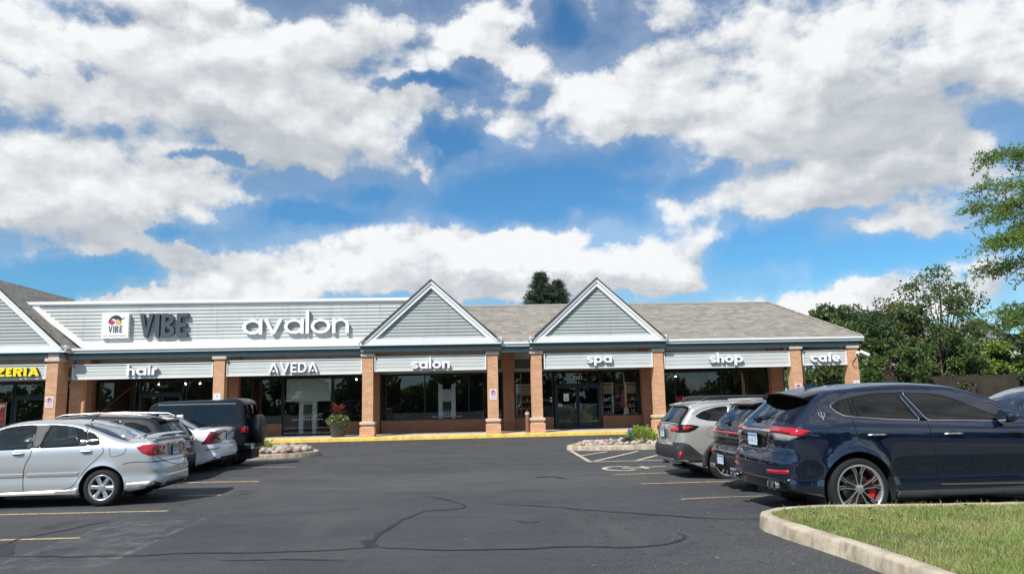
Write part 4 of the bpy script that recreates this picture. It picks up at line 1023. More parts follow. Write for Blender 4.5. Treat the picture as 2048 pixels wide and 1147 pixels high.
        vid = np.zeros((len(A), 2), int)
        ringmap = {}
        for i, ov in enumerate(OV):
            for o_ in ov:
                if o_ < n: ringmap[i] = o_
        for i in range(len(A)):
            if i in ringmap: vid[i] = ids[K - 1, ringmap[i]]
            else:
                for sd in (0, 1): V.append((A[i, 0], Ws[i] * (1 if sd == 0 else -1), A[i, 1])); vid[i, sd] = len(V) - 1
        winf = {nm: ([], []) for nm in wins}; wmask = {nm: inpoly(q, cen) for nm, (q, _) in wins.items()}
        well = np.zeros(len(cen), bool)
        for ax in (S['xr'], S['xf']): well |= np.hypot(cen[:, 0] - ax, cen[:, 1] - S['rw']) < S['ra'] * .9985
        for fi, f in enumerate(CF):
            if not ok[fi] or well[fi]: continue
            key = None
            for nm in wins:
                if wmask[nm][fi]: key = nm
            for sd in (0, 1):
                q = [int(vid[a, sd]) for a in f]
                if sd == 0: q = q[::-1]
                if key: winf[key][sd].append(tuple(q))
                else: F['body'].append(tuple(q))
        s.V = V
        allf = F['body'] + F['dark'] + F['wind'] + F['rear'] + F['black'] + [f for a in winf.values() for b in a for f in b]
        s.bvh = BVHTree.FromPolygons([Vector(v) for v in V], allf)
        # body mesh
        def sub(faces, name, mats, parent, mi=None, smooth=True, shift=0.):
            used = sorted({i for f in faces for i in f}); mp = {a: b for b, a in enumerate(used)}
            me = bpy.data.meshes.new(name); me.from_pydata([V[i] for i in used], [], [tuple(mp[i] for i in f) for f in faces])
            for m_ in (mats if isinstance(mats, list) else [mats]): me.materials.append(m_)
            if mi: me.polygons.foreach_set('material_index', mi)
            me.polygons.foreach_set('use_smooth', [smooth] * len(me.polygons)); me.update()
            bm = bmesh.new(); bm.from_mesh(me); bmesh.ops.recalc_face_normals(bm, faces=bm.faces[:])
            # make sure the normals point outwards (away from the car centre)
            sgn = sum((f.calc_center_median() - Vector((f.calc_center_median().x * .6, 0, .75))).dot(f.normal) * f.calc_area() for f in bm.faces)
            if sgn < 0: bmesh.ops.reverse_faces(bm, faces=bm.faces[:])
            bm.to_mesh(me); bm.free()
            return link(name, me, parent)
        fb = F['body'] + F['dark'] + F['black']
        s.bodyo = sub(fb, 'body', [S['paint'], PLAST, TRIMB, LINING], s.root, [0] * len(F['body']) + [1] * len(F['dark']) + [2] * len(F['black']))
        so_ = s.bodyo.modifiers.new('shell', 'SOLIDIFY'); so_.thickness = .014; so_.offset = -1; so_.material_offset = 4; so_.use_rim = False
        s.bodyo.data.materials.append(LINING)
        so_.material_offset = 3
        if F['wind']: sub(F['wind'], 'windshield', S.get('wglass', GCLR), s.root)
        if F['rear']: sub(F['rear'], 'rear_window', S.get('rglass', GMID), s.root)
        for nm, (a, b) in winf.items():
            for lst in (a, b):
                if lst: sub(lst, 'side_window', wins[nm][1], s.root)
        # wheel wells
        for ax in (S['xr'], S['xf']):
            m_ = 28; L = []
            for i in range(m_ + 1):
                a = R_(-25 + 230 * i / m_); xx, zz = ax + (S['ra'] + .0) * math.cos(a), S['rw'] + S['ra'] * math.sin(a)
                L.append((xx, zz))
            for sd in (1, -1):
                vv = []; mb = MB()
                for xx, zz in L:
                    yo = float(s.Wd(np.array([xx]), np.array([zz]))[0]); vv += [(xx, sd * (yo - .002), zz), (xx, sd * .42, zz)]
                mb.add(vv, [(2 * i, 2 * i + 1, 2 * i + 3, 2 * i + 2) for i in range(m_)])
                mb.add([(ax, sd * .42, S['rw'])] + [(xx, sd * .42, zz) for xx, zz in L], [(0, i + 1, i + 2) for i in range(m_)])
                mb.build('wheel_well', PLAST, s.root)
        # chassis floor, seats, dashboard
        zf = S.get('floor', .30); x0, x1 = S['xr'] - .3, S['xf'] - .1
        MB().box(x0, x1, -.40, .40, zf - .06, zf).box(S['xr'] + S['ra'] + .02, S['xf'] - S['ra'] - .02, -S['w'] + .1, S['w'] - .1, zf - .08, zf - .062).box(S['xr'] - .75, S['xf'] + .55, -.38, .38, .22, zf - .09).build('floor_pan', PLAST, s.root)
        st = S.get('seat', SEATB); zb = float(np.interp(0, S['belt'][0], S['belt'][1]))
        for sx_, ys in S['seats']:
            for y in ys:
                seat = MB(); seat.bevbox(sx_ - .02, sx_ + .50, y - .25, y + .25, zf + .1, zf + .36, .05)
                seat.bevbox(sx_ - .16, sx_ + .0, y - .24, y + .24, zf + .34, zb + .06, .05)
                o = seat.build('seat', st, s.root, smooth=30)
                MB().bevbox(sx_ - .17, sx_ - .06, y - .13, y + .13, zb + .10, zb + .30, .04).build('headrest', st, o, smooth=30)
        dx = S['dash']
        MB().bevbox(dx, dx + .45, -S['w'] + .2, S['w'] - .2, zb - .28, zb - .03, .05).build('dashboard', LINING, s.root, smooth=30)
        if S.get('shelf'): MB().bevbox(S['xr'] - .25, S['xr'] + .22, -.55, .55, S['shelf'] - .06, S['shelf'], .02).build('parcel_shelf', SEATG, s.root)
        sw_ = MB(); sw_.lathe([(.175 + .014 * math.cos(a), .014 * math.sin(a)) for a in np.linspace(0, 2 * PI, 7)[:-1]], 20, 'x', (dx - .08, .36, zb - .06), closed=True); sw_.build('steering_wheel', LINING, s.root, smooth=True)
        # trims around the windows
        for nm, (q, gl) in wins.items():
            tr = S.get('trim')
            if tr is None: continue
            for sd in (1, -1):
                mb = MB(); qq = [tuple(a) for a in q]; L = []
                for (xx, zz) in qq + qq[:1]:
                    L.append((xx, sd * (float(s.Wd(np.array([xx]), np.array([zz]))[0]) + .002), zz))
                mb.tube(L, .009, 5, cap=False); mb.build('window_trim', tr, s.root, smooth=True)
        # wheels
        for ax in (S['xr'], S['xf']):
            for sd in (1, -1): s.wheel(ax, sd)
    # ---- surface patches
    def cast(s, mode, a, b, side):
        if mode == 'side': o = Vector((a, 3 * side, b)); d = Vector((0, -side, 0))
        elif mode == 'rear': o = Vector((-6, a, b)); d = Vector((1, 0, 0))
        elif mode == 'front': o = Vector((6, a, b)); d = Vector((-1, 0, 0))
        elif mode == 'top': o = Vector((a, b, 4)); d = Vector((0, 0, -1))
        else: d = Vector(mode).normalized(); raise ValueError
        h, nn, _, _ = s.bvh.ray_cast(o, d)
        if h is None: return None
        if nn.dot(d) > 0: nn = -nn
        return h, nn, d
    def patch(s, poly, mode, name, m_, side=1, off=.004, grid=.05, parent=None, skirt=.012, smooth=True, maxd=None, label=None):
        q = np.array(poly, float); n = len(q)
        if mode == 'side' and 'lclamp' in s.S: q[:, 0] = np.maximum(q[:, 0], s.S['lclamp'])
        if mode == 'rear': q[:, 0] = np.clip(q[:, 0], -s.S['w'] * .90, s.S['w'] * .90)
        d_ = np.roll(q, -1, 0) - q; dense = []
        for i in range(n):
            k = max(1, int(np.linalg.norm(d_[i]) / grid)); dense += [q[i] + d_[i] * j / k for j in range(k)]
        q = np.array(dense); n = len(q)
        lo, hi = q.min(0), q.max(0); gx, gy = np.meshgrid(np.arange(lo[0], hi[0], grid), np.arange(lo[1], hi[1], grid)); G = np.stack([gx.ravel(), gy.ravel()], 1)
        G = G[inpoly(q, G)]
        if len(G): G = G[polydist(q, G) > grid * .4]
        vs = [Vector(a) for a in q] + [Vector(a) for a in G]
        CV, CE, CF, OV, _, _ = delaunay_2d_cdt(vs, [(i, (i + 1) % n) for i in range(n)], [], 1, 1e-6)
        P = []; bad = set(); D = None
        for i, v in enumerate(CV):
            r = s.cast(mode, v[0], v[1], side)
            if r is None: bad.add(i); P.append(Vector((0, 0, 0))); continue
            h, nn, D = r; P.append(h + nn * off)
        if maxd is not None:
            ax = {'side': 1, 'rear': 0, 'front': 0, 'top': 2}[mode]
            md = sorted(abs(p[ax]) for i, p in enumerate(P) if i not in bad)
            if md:
                ref = md[len(md) // 2]
                bad |= {i for i, p in enumerate(P) if abs(abs(p[ax]) - ref) > maxd}
        F = [tuple(f) for f in CF if not any(i in bad for i in f)]
        if not F: return None
        mb = MB(); nP = len(P); mb.add(P, F)
        if skirt:
            cnt = {}
            for f in F:
                for i in range(len(f)): cnt[(f[i], f[(i + 1) % len(f)])] = 1
            for a, b in list(cnt):
                if (b, a) not in cnt:
                    mb.add([P[a], P[b], P[b] + D * (skirt + off), P[a] + D * (skirt + off)], [(0, 1, 2, 3)])
        bmm = mb.build(name, m_, parent or s.root, smooth=smooth and 35)
        # consistent outward normals
        me = bmm.data; bm = bmesh.new(); bm.from_mesh(me); bmesh.ops.remove_doubles(bm, verts=bm.verts[:], dist=1e-5); bmesh.ops.recalc_face_normals(bm, faces=bm.faces[:])
        if D is not None and sum(f.normal.dot(D) * f.calc_area() for f in bm.faces) > 0: bmesh.ops.reverse_faces(bm, faces=bm.faces[:])
        bm.to_mesh(me); bm.free()
        if label: bmm['label'] = label
        return bmm
    def line(s, pts, w, mode, name, m_, side=1, off=.0032, skirt=0, curve=True, parent=None):
        if curve: q = catmull([(a, b) for a, b in pts], .02, False)[:, :2]
        else:
            q = []
            for a, b in zip(pts[:-1], pts[1:]):
                k = max(2, int(math.dist(a, b) / .03)); q += [(a[0] + (b[0] - a[0]) * i / k, a[1] + (b[1] - a[1]) * i / k) for i in range(k)]
            q = np.array(q + [pts[-1]], float)
        T = np.gradient(q, axis=0); T /= np.linalg.norm(T, axis=1)[:, None] + 1e-9; N = np.stack([-T[:, 1], T[:, 0]], 1)
        mb = MB(); L = []; okp = []
        for i in range(len(q)):
            for sg in (1, -1):
                p = q[i] + N[i] * sg * w / 2; r = s.cast(mode, p[0], p[1], side)
                if r is None: L.append(None)
                else: L.append(r[0] + r[1] * off); D = r[2]
        vs = [l if l is not None else Vector((0, 0, 0)) for l in L]; fs = []
        for i in range(len(q) - 1):
            ix = (2 * i, 2 * i + 2, 2 * i + 3, 2 * i + 1)
            if all(L[k] is not None for k in ix): fs.append(ix)
        if not fs: return None
        mb.add(vs, fs)
        if skirt:
            for i in range(len(q) - 1):
                if all(L[k] is not None for k in (2 * i, 2 * i + 1, 2 * i + 2, 2 * i + 3)):
                    for a, b in ((2 * i, 2 * i + 2), (2 * i + 1, 2 * i + 3)): mb.add([L[a], L[b], L[b] + D * (skirt + off), L[a] + D * (skirt + off)], [(0, 1, 2, 3)])
        return mb.build(name, m_, parent or s.root, smooth=30)
    def both(s, fn, *a, **k):
        for sd in (1, -1): fn(*a, side=sd, **k)
    def seams(s, lines, w=.008):
        for l in lines:
            for sd in (1, -1): s.line(l, w, 'side', 'panel_gap', SEAM, side=sd)
    def mirrory(s, poly): return [(-a, b) for a, b in poly][::-1]
    def lamp_pair(s, poly, mode, m_, name='tail_lamp', **k):
        """poly in side (x,z) or rear (y,z) coordinates"""
        if mode == 'side': return [s.patch(poly, 'side', name, m_, side=sd, **k) for sd in (1, -1)]
        return [s.patch(poly, mode, name, m_, **k), s.patch(s.mirrory(poly), mode, name, m_, **k)]
    def plate(s, y, z, m2, txt_='', tilt=0., out=.02, w=.305, h=.155, mode='rear'):
        r = s.cast(mode, y, z, 1)
        if r is None: return
        x = r[0].x - out
        o = MB().bevbox(x - .004, x, y - w / 2, y + w / 2, z - h / 2, z + h / 2, .002).build('licence_plate', PLATE, s.root)
        MB().box(x - .006, x - .0041, y - w / 2 + .012, y + w / 2 - .012, z + h * .22, z + h * .44).build('plate_band', m2, o)
        MB().box(x - .003, x + .012, y - w / 2 - .012, y + w / 2 + .012, z - h / 2 - .012, z + h / 2 + .012).build('plate_frame', TRIMB, s.root)
        if txt_: s.text(txt_, .085, x - .0045, y, z - .015, m2, o)
    def text(s, t_, size, x, y, z, m_, parent=None, sx=1.):
        o = txt(t_, size, (0, 0, 0), m_, None, rot=(PI / 2, 0, -PI / 2), sx=sx, ext=.0015); o.parent = parent or s.root; o.location = (x, y, z); return o
    # ---- wheels
    def wheel(s, ax, sd):
        S = s.S; R, wd, rr = S['rw'], S['tw'], S['rim']
        yo = float(s.Wd(np.array([ax]), np.array([S['rw'] + S['ra'] * .98]))[0]) - S.get('inset', .025)
        key = (S['style'], R, wd, rr)
        w = bpy.data.objects.new('wheel', None); COL.objects.link(w); w.parent = s.root; w.location = (ax, sd * yo, R); w.empty_display_size = .2
        w.rotation_euler = (0, S.get('spin', 0) if sd > 0 else S.get('spin', 0), 0 if sd > 0 else PI)
        if key in Car.cache:
            for nm, me in Car.cache[key]: link(nm, me, w)
            return
        lst = []
        def add(mb, nm, m_, smooth=True):
            o = mb.build(nm, m_, w, smooth); lst.append((nm, o.data))
        h = wd
        # outer face at y=0, going inward to -wd (local +Y points out)
        prof = [(rr + .004, -.012), (rr + .02, -.002), (rr + .35 * (R - rr), .004), (rr + .75 * (R - rr), -.004), (R - .018, -.018), (R - .004, -.035), (R, -.05)]
        for g_ in (.25, .42, .58, .75):
            y = -h * g_; prof += [(R, y + .008), (R - .007, y + .006), (R - .007, y - .006), (R, y - .008)]
        prof += [(R, -h + .05), (R - .006, -h + .03), (R - .03, -h + .01), (rr + .02, -h), (rr + .004, -h + .02)]
        add(MB().lathe(prof, 56, 'y'), 'tyre', RUB, 50)
        add(MB().lathe([(rr + .006, -.014), (rr + .010, -.004), (rr + .002, .0), (rr - .012, -.006), (rr - .02, -.03), (rr - .03, -.10), (rr - .035, -h + .04), (rr + .003, -h + .02)], 56, 'y'), 'rim', S.get('rimm', ALLOY), 50)
        add(MB().lathe([(0, -.11), (rr * .62, -.11), (rr * .62, -.13), (0, -.13)], 32, 'y'), 'brake_disc', DISC, 40)
        add(MB().lathe([(0, -.131), (rr * .98, -.135), (rr * .98, -.14)], 24, 'y'), 'backing', SEAM, 40)
        if S.get('caliper'):
            mb = MB(); pts = []
            for i in range(9):
                a = R_(150 + i * 8.5); pts.append((math.cos(a), math.sin(a)))
            poly = [(c * rr * .78, q * rr * .78) for c, q in pts] + [(c * rr * .50, q * rr * .50) for c, q in pts[::-1]]
            mb.prism(poly, 'y', -.105, -.07); add(mb, 'caliper', CALR, 40)
        st = S['style']; sp = MB(); spd = MB()
        def spoke(mb, ang, prof_, y0, y1, th=.028):
            """prof_: list of (r, halfwidth, lateral shift)"""
            ca, sa = math.cos(ang), math.sin(ang); vs = []; n_ = len(prof_)
            for (r, hw, sh) in prof_:
                t = r / rr; y = y0 + (y1 - y0) * t
                for (u, yy) in ((sh - hw, y - .012), (sh - hw * .55, y), (sh + hw * .55, y), (sh + hw, y - .012), (sh + hw * .9, y - th), (sh - hw * .9, y - th)):
                    vs.append((r * ca - u * sa, yy, r * sa + u * ca))
            fs = []
            for i in range(n_ - 1):
                for k in range(6): fs.append((i * 6 + k, i * 6 + (k + 1) % 6, (i + 1) * 6 + (k + 1) % 6, (i + 1) * 6 + k))
            mb.add(vs, fs)
        if st == 'six':
            for k in range(6): spoke(sp, 2 * PI * k / 6 + .26, [(.04, .034, 0), (rr * .35, .031, 0), (rr * .7, .036, 0), (rr - .008, .043, 0)], -.03, -.012)
            hub = .062
        elif st == 'y5':
            for k in range(5):
                a = 2 * PI * k / 5 + PI / 2
                for sg in (1, -1):
                    spoke(spd, a, [(.05, .013, sg * .014), (rr * .42, .017, sg * .024), (rr * .66, .020, sg * .038), (rr - .01, .022, sg * .088)], -.034, -.016, .035)
                    spoke(sp, a, [(.05, .0075, sg * .018), (rr * .42, .0085, sg * .030), (rr * .66, .009, sg * .044), (rr - .008, .0095, sg * .098)], -.026, -.010, .012)
                    spoke(sp, a, [(rr * .62, .006, sg * .020), (rr * .8, .007, sg * .034), (rr - .008, .008, sg * .060)], -.028, -.010, .012)
            hub = .055
        elif st == 'multi':
            for k in range(5):
                a = 2 * PI * k / 5
                for sg in (1, -1): spoke(sp, a, [(.04, .016, sg * .014), (rr * .5, .015, sg * .03), (rr - .008, .018, sg * .062)], -.03, -.012)
            hub = .06
        else:
            for k in range(5): spoke(sp, 2 * PI * k / 5, [(.04, .04, 0), (rr * .5, .036, 0), (rr - .008, .055, 0)], -.03, -.012)
            hub = .06
        add(sp, 'spokes', S.get('spokem', ALLOY), 30)
        if spd.v: add(spd, 'spoke_backs', ALLOYD, 30)
        add(MB().lathe([(0, -.012), (hub * .45, -.012), (hub * .5, -.018), (hub, -.024), (hub * 1.05, -.06), (0, -.06)], 24, 'y'), 'hub_cap', S.get('spokem', ALLOY), 40)
        nuts = MB()
        for k in range(5):
            a = 2 * PI * k / 5 + .3; nuts.lathe([(0, -.022), (.010, -.022), (.010, -.04)], 8, 'y', (hub * .8 * math.cos(a), 0, hub * .8 * math.sin(a)))
        add(nuts, 'wheel_nuts', ALLOYD, 30)
        Car.cache[key] = lst
Car.cache = {}
def handle(c, x, z, m_=None, L=.20, sd_=(1, -1)):
    for sd in sd_:
        r = c.cast('side', x, z, sd)
        if not r: continue
        y = r[0].y
        o = MB().tube([(x - L / 2, y - sd * .005, z), (x - L * .35, y + sd * .028, z + .003), (x, y + sd * .034, z + .004), (x + L * .35, y + sd * .028, z + .003), (x + L / 2, y - sd * .005, z)], [.012, .015, .016, .015, .012], 8).build('door_handle', m_ or c.S['paint'], c.root, smooth=True)
        c.patch([(x - L * .28, z - .03), (x + L * .28, z - .03), (x + L * .3, z), (x + L * .2, z + .028), (x - L * .2, z + .028), (x - L * .3, z)], 'side', 'handle_recess', SEAM if m_ else mat('recess', (.12, .12, .13), .5), side=sd, off=.0012, skirt=0)
def mirror(c, x, z, m_):
    for sd in (1, -1):
        r = c.cast('side', x, z, sd)
        if not r: continue
        y = abs(r[0].y)
        bm = bmesh.new(); bmesh.ops.create_uvsphere(bm, u_segments=16, v_segments=10, radius=1)
        for v in bm.verts: v.co = Vector((x + .03 + v.co.x * (.07 if v.co.x < 0 else .12), sd * (y + .13 + v.co.y * .125), z + .06 + v.co.z * .078))
        o = MB().bm(bm).build('door_mirror', m_, c.root, smooth='all')
        MB().tube([(x, sd * (y - .02), z), (x + .02, sd * (y + .08), z + .03)], .025, 6).build('mirror_arm', TRIMB, o)
        MB().lathe([(0, 0), (.085, 0)], 14, 'x', (x - .042, sd * (y + .13), z + .06)).build('mirror_glass', mat('mirror', (.7, .75, .78), .05, 1.), o)

# ---------------------------------------------------------------- silver sedan (nearest on the left)
GL = 'cars parked on the left nose away from the aisle'; GR = 'cars parked on the right nose away from the aisle'
COR = dict(w=.850, trim=TRIMB, lclamp=-2.255, x0=-2.32, x1=2.25, xr=-1.30, xf=1.30, rw=.312, ra=.375, tw=.195, rim=.205, style='six', paint=SILVER, n=2.5, tumble=.40, spin=.2,
    belt=([-2.3, -1.3, 1.2, 2.2], [1.00, 1.045, .99, .85]), wind=(.42, 1.32, 1.03, 1.45, 9), rear=(-1.66, -.86, 1.12, 1.415, 8), rglass=GREAR, shelf=1.03, seat=SEATG,
    seats=[(-.75, (-.36, .36)), (.12, (-.36, .36))], dash=.75, floor=.32,
    outline=[(-2.10, .27, .06), (-2.22, .28, .10), (-2.285, .38, .22), (-2.30, .52, .26), (-2.285, .64, .26), (-2.235, .705, .22), (-2.205, .75, .16), (-2.185, .92, .16), (-2.165, 1.05, .12), (-2.10, 1.105, .08), (-1.95, 1.118, .08), (-1.66, 1.125, .09), (-1.45, 1.19, .10), (-1.05, 1.345, .10), (-.80, 1.42, .09), (-.4, 1.465, .08), (0, 1.472, .08), (.35, 1.45, .08), (.6, 1.39, .09), (1.0, 1.2, .10), (1.32, 1.03, .10), (1.5, .97, .10), (1.9, .88, .12), (2.1, .78, .16), (2.2, .65, .2), (2.23, .5, .2), (2.2, .3, .15), (2.05, .2, .05), (1.7, .19, .04), (0, .18, .04), (-1.7, .22, .04)],
    windows={'front': ([(-.10, 1.00), (.45, .99), (1.02, .985), (1.06, 1.01), (.80, 1.19), (.50, 1.345), (.30, 1.385), (-.02, 1.395), (-.06, 1.38)], GCLR),
             'rear': ([(-1.02, 1.03), (-.50, 1.015), (-.24, 1.01), (-.23, 1.06), (-.32, 1.38), (-.36, 1.40), (-.60, 1.395), (-.85, 1.345), (-.90, 1.325)], GCLR),
             'quarter': ([(-1.22, 1.04), (-1.05, 1.035), (-1.04, 1.06), (-.945, 1.30), (-.96, 1.315), (-1.06, 1.26), (-1.18, 1.14)], GCLR)})
c = Car('silver_sedan', (-7.42, 14.30, 0.0), PI, 'silver sedan with a rear spoiler and six spoke wheels, nearest on the left', 'car', GL, COR)
DG = mat('dark_grey_pillar', (.07, .075, .08), .65)
for sd in (1, -1):
    c.patch([(-.232, 1.0), (-.105, 1.0), (-.065, 1.385), (-.318, 1.39), (-.235, 1.05)], 'side', 'pillar_trim', DG, side=sd, off=.003)
    c.patch([(-1.05, 1.035), (-1.02, 1.035), (-.905, 1.325), (-.94, 1.32)], 'side', 'pillar_trim', TRIMB, side=sd, off=.004)
c.seams([[(-1.27, 1.03), (-1.30, .92), (-1.20, .80), (-1.05, .65), (-.94, .52), (-.82, .36), (-.62, .29), (-.1, .285)],
         [(-.12, .985), (-.10, .88), (-.03, .72), (.0, .58), (-.02, .30)], [(1.02, .98), (1.05, .8), (.98, .5), (.9, .3)],
         [(-2.22, .722), (-2.0, .725), (-1.75, .722), (-1.64, .70)], [(-.15, .29), (.9, .285)]], .009)
for p in ([(-1.42, .87), (-1.40, .985), (-1.62, 1.0), (-1.66, .98), (-1.64, .88), (-1.60, .86), (-1.42, .86)],):
    c.line(p + p[:1], .006, 'side', 'fuel_door', SEAM, side=1)
for sd in (1, -1):
    c.line([(-.90, .56), (-.06, .555)], .045, 'side', 'side_moulding', SILVER, side=sd, off=.014, skirt=.02, curve=False)
    c.line([(.0, .555), (.95, .55)], .045, 'side', 'side_moulding', SILVER, side=sd, off=.014, skirt=.02, curve=False)
    # skirts
    c.patch([(-.93, .36), (-.82, .30), (.9, .27), (.9, .175), (-.90, .20)], 'side', 'side_skirt', SILVER, side=sd, off=.022, skirt=.03)
    c.patch([(-1.70, .245), (-1.70, .38), (-1.95, .395), (-2.13, .405), (-2.10, .36), (-1.98, .29)], 'side', 'rear_skirt', SILVER, side=sd, off=.020, skirt=.03)
handle(c, -1.02, .93); handle(c, .10, .92)
tl = [(-2.065, 1.00), (-1.86, .965), (-2.00, .88), (-2.12, .835), (-2.20, .835), (-2.24, .86), (-2.24, .98), (-2.20, 1.0)]
tl = [(-1.83, .975), (-1.93, 1.01), (-2.05, 1.015), (-2.20, 1.005), (-2.26, .95), (-2.26, .86), (-2.18, .825), (-2.05, .83), (-1.93, .88)]
for sd in (1, -1):
    c.patch(tl, 'side', 'tail_lamp', LAMP, side=sd, off=.008, grid=.03)
for y0 in (1, -1):
    q = [(.80, 1.0), (.62, 1.0), (.50, .97), (.47, .90), (.52, .84), (.64, .825), (.80, .83)]
    q = q if y0 > 0 else c.mirrory(q)
    c.patch(q, 'rear', 'tail_lamp', LAMP, off=.009, grid=.03)
    for yy, rr_, mm in ((.66, .045, LAMPD), (.56, .042, LAMPW)):
        c.patch([(y0 * (yy) + rr_ * math.cos(a), .91 + rr_ * math.sin(a)) for a in np.linspace(0, 2 * PI, 15)[:-1]], 'rear', 'lamp_lens', mm, off=.016, grid=.03)
c.patch([(-.30, .80), (.30, .80), (.33, .98), (-.33, .98)], 'rear', 'plate_recess', mat('silver_shade', (.30, .31, .32), .4, .4), off=.003)
c.plate(0, .88, PLATEG, '', out=.02); c.text('DX 4 1208', .07, -2.235, 0, .875, PLATEG)
c.line([(-.66, .80), (-.6, .765), (.6, .765), (.66, .80)], .010, 'rear', 'panel_gap', SEAM)
c.line([(-.30, 1.0), (.30, 1.0)], .03, 'rear', 'chrome_strip', CHROME, off=.012, skirt=.02, curve=False)
c.patch([(.04 * math.cos(a), 1.035 + .028 * math.sin(a)) for a in np.linspace(0, 2 * PI, 15)[:-1]], 'rear', 'emblem', CHROME, off=.008, grid=.03)
c.patch([(-.62, .50), (.62, .50), (.60, .30), (-.60, .30)], 'rear', 'bumper_recess', SILVER, off=.006)
c.patch([(-.5, .36), (.5, .36), (.48, .285), (-.48, .285)], 'rear', 'lower_grille', PLAST, off=.010)
c.line([(-.78, .715), (0, .72), (.78, .715)], .009, 'rear', 'panel_gap', SEAM)
# spoiler
sp = MB(); ys = np.linspace(-.72, .72, 21); sec = [(-.10, 0), (-.05, .022), (.02, .026), (.09, .012), (.12, 0), (.02, -.006)]
vs = []
for y in ys:
    bow = 1 - abs(y / .72) ** 6; xb = -2.10 + .05 * (y / .72) ** 2; zb_ = 1.125 + .055 * bow
    for a, b in sec: vs.append((xb + a * (1 if bow > .1 else .8), y, zb_ + b))
sp.add(vs, [(i * 6 + k, i * 6 + (k + 1) % 6, (i + 1) * 6 + (k + 1) % 6, (i + 1) * 6 + k) for i in range(20) for k in range(6)] + [tuple(range(6)), tuple(range(125, 119, -1))])
sp.build('spoiler', SILVER, c.root, smooth=40)
for y in (-.68, .68): MB().bevbox(-2.12, -1.96, y - .03, y + .03, 1.07, 1.13, .01).build('spoiler_foot', SILVER, c.root)
MB().tube([(-.82, .30, 1.425), (-.97, .30, 1.50), (-1.20, .30, 1.60), (-.62, .26, 1.95)][:1] + [(-.95, .30, 1.56), (-1.45, .30, 2.0)], [.012, .004, .003], 6).build('antenna', BLK, c.root)
MB().bevbox(-.50, -.40, .1, .34, 1.05, 1.14, .02).build('garment', PINK, c.root)
MB().bevbox(.55, .63, -.14, .1, 1.28, 1.34, .02).build('rear_view_mirror', LINING, c.root)
mirror(c, .85, .98, SILVER)

# ---------------------------------------------------------------- generic hatchback/SUV
def suv_spec(**k):
    d = dict(w=.93, x0=-2.46, x1=2.35, xr=-1.37, xf=1.37, rw=.3635, ra=.42, tw=.225, rim=.24, style='multi', paint=BLACKP, n=2.5, tumble=.36,
        belt=([-2.4, -1.4, 1.2, 2.3], [1.17, 1.14, 1.06, .95]), wind=(.42, 1.30, 1.15, 1.58, 9), rear=(-2.36, -1.96, 1.16, 1.50, 8), rglass=GTINT, seats=[(-.9, (-.4, .4)), (.1, (-.4, .4))], dash=.8, floor=.36)
    d.update(k); return d
OUTB = suv_spec(paint=BEIGE, lclamp=-2.38, trim=None,
    outline=[(-2.22, .38, .05), (-2.38, .40, .08), (-2.44, .50, .20), (-2.45, .68, .22), (-2.40, .77, .20), (-2.385, .92, .18), (-2.37, 1.06, .17), (-2.31, 1.17, .15), (-2.14, 1.37, .12), (-1.99, 1.52, .10), (-1.88, 1.565, .09), (-1.4, 1.61, .08), (-.8, 1.635, .08), (-.2, 1.635, .08), (.25, 1.60, .08), (.7, 1.47, .09), (1.1, 1.26, .1), (1.35, 1.12, .1), (1.6, 1.07, .1), (2.1, .97, .12), (2.3, .85, .2), (2.35, .6, .2), (2.3, .35, .15), (2.1, .25, .05), (0, .24, .04), (-2.0, .30, .04)],
    windows={'quarter': ([(-1.95, 1.30), (-1.88, 1.245), (-1.70, 1.20), (-1.40, 1.175), (-1.34, 1.19), (-1.24, 1.46), (-1.28, 1.485), (-1.50, 1.465), (-1.78, 1.39)], GTINT),
             'rear': ([(-1.26, 1.175), (-.42, 1.14), (-.36, 1.16), (-.43, 1.505), (-.50, 1.52), (-.90, 1.515), (-1.13, 1.50), (-1.16, 1.48)], GTINT),
             'front': ([(-.30, 1.14), (.9, 1.09), (.98, 1.11), (.70, 1.27), (.38, 1.43), (.2, 1.48), (-.3, 1.515), (-.35, 1.49)], GMID)})
c = Car('beige_wagon', (6.68, 15.65, -.06), 0, 'champagne beige wagon with black cladding and roof rails in the right row', 'car', GR, OUTB)
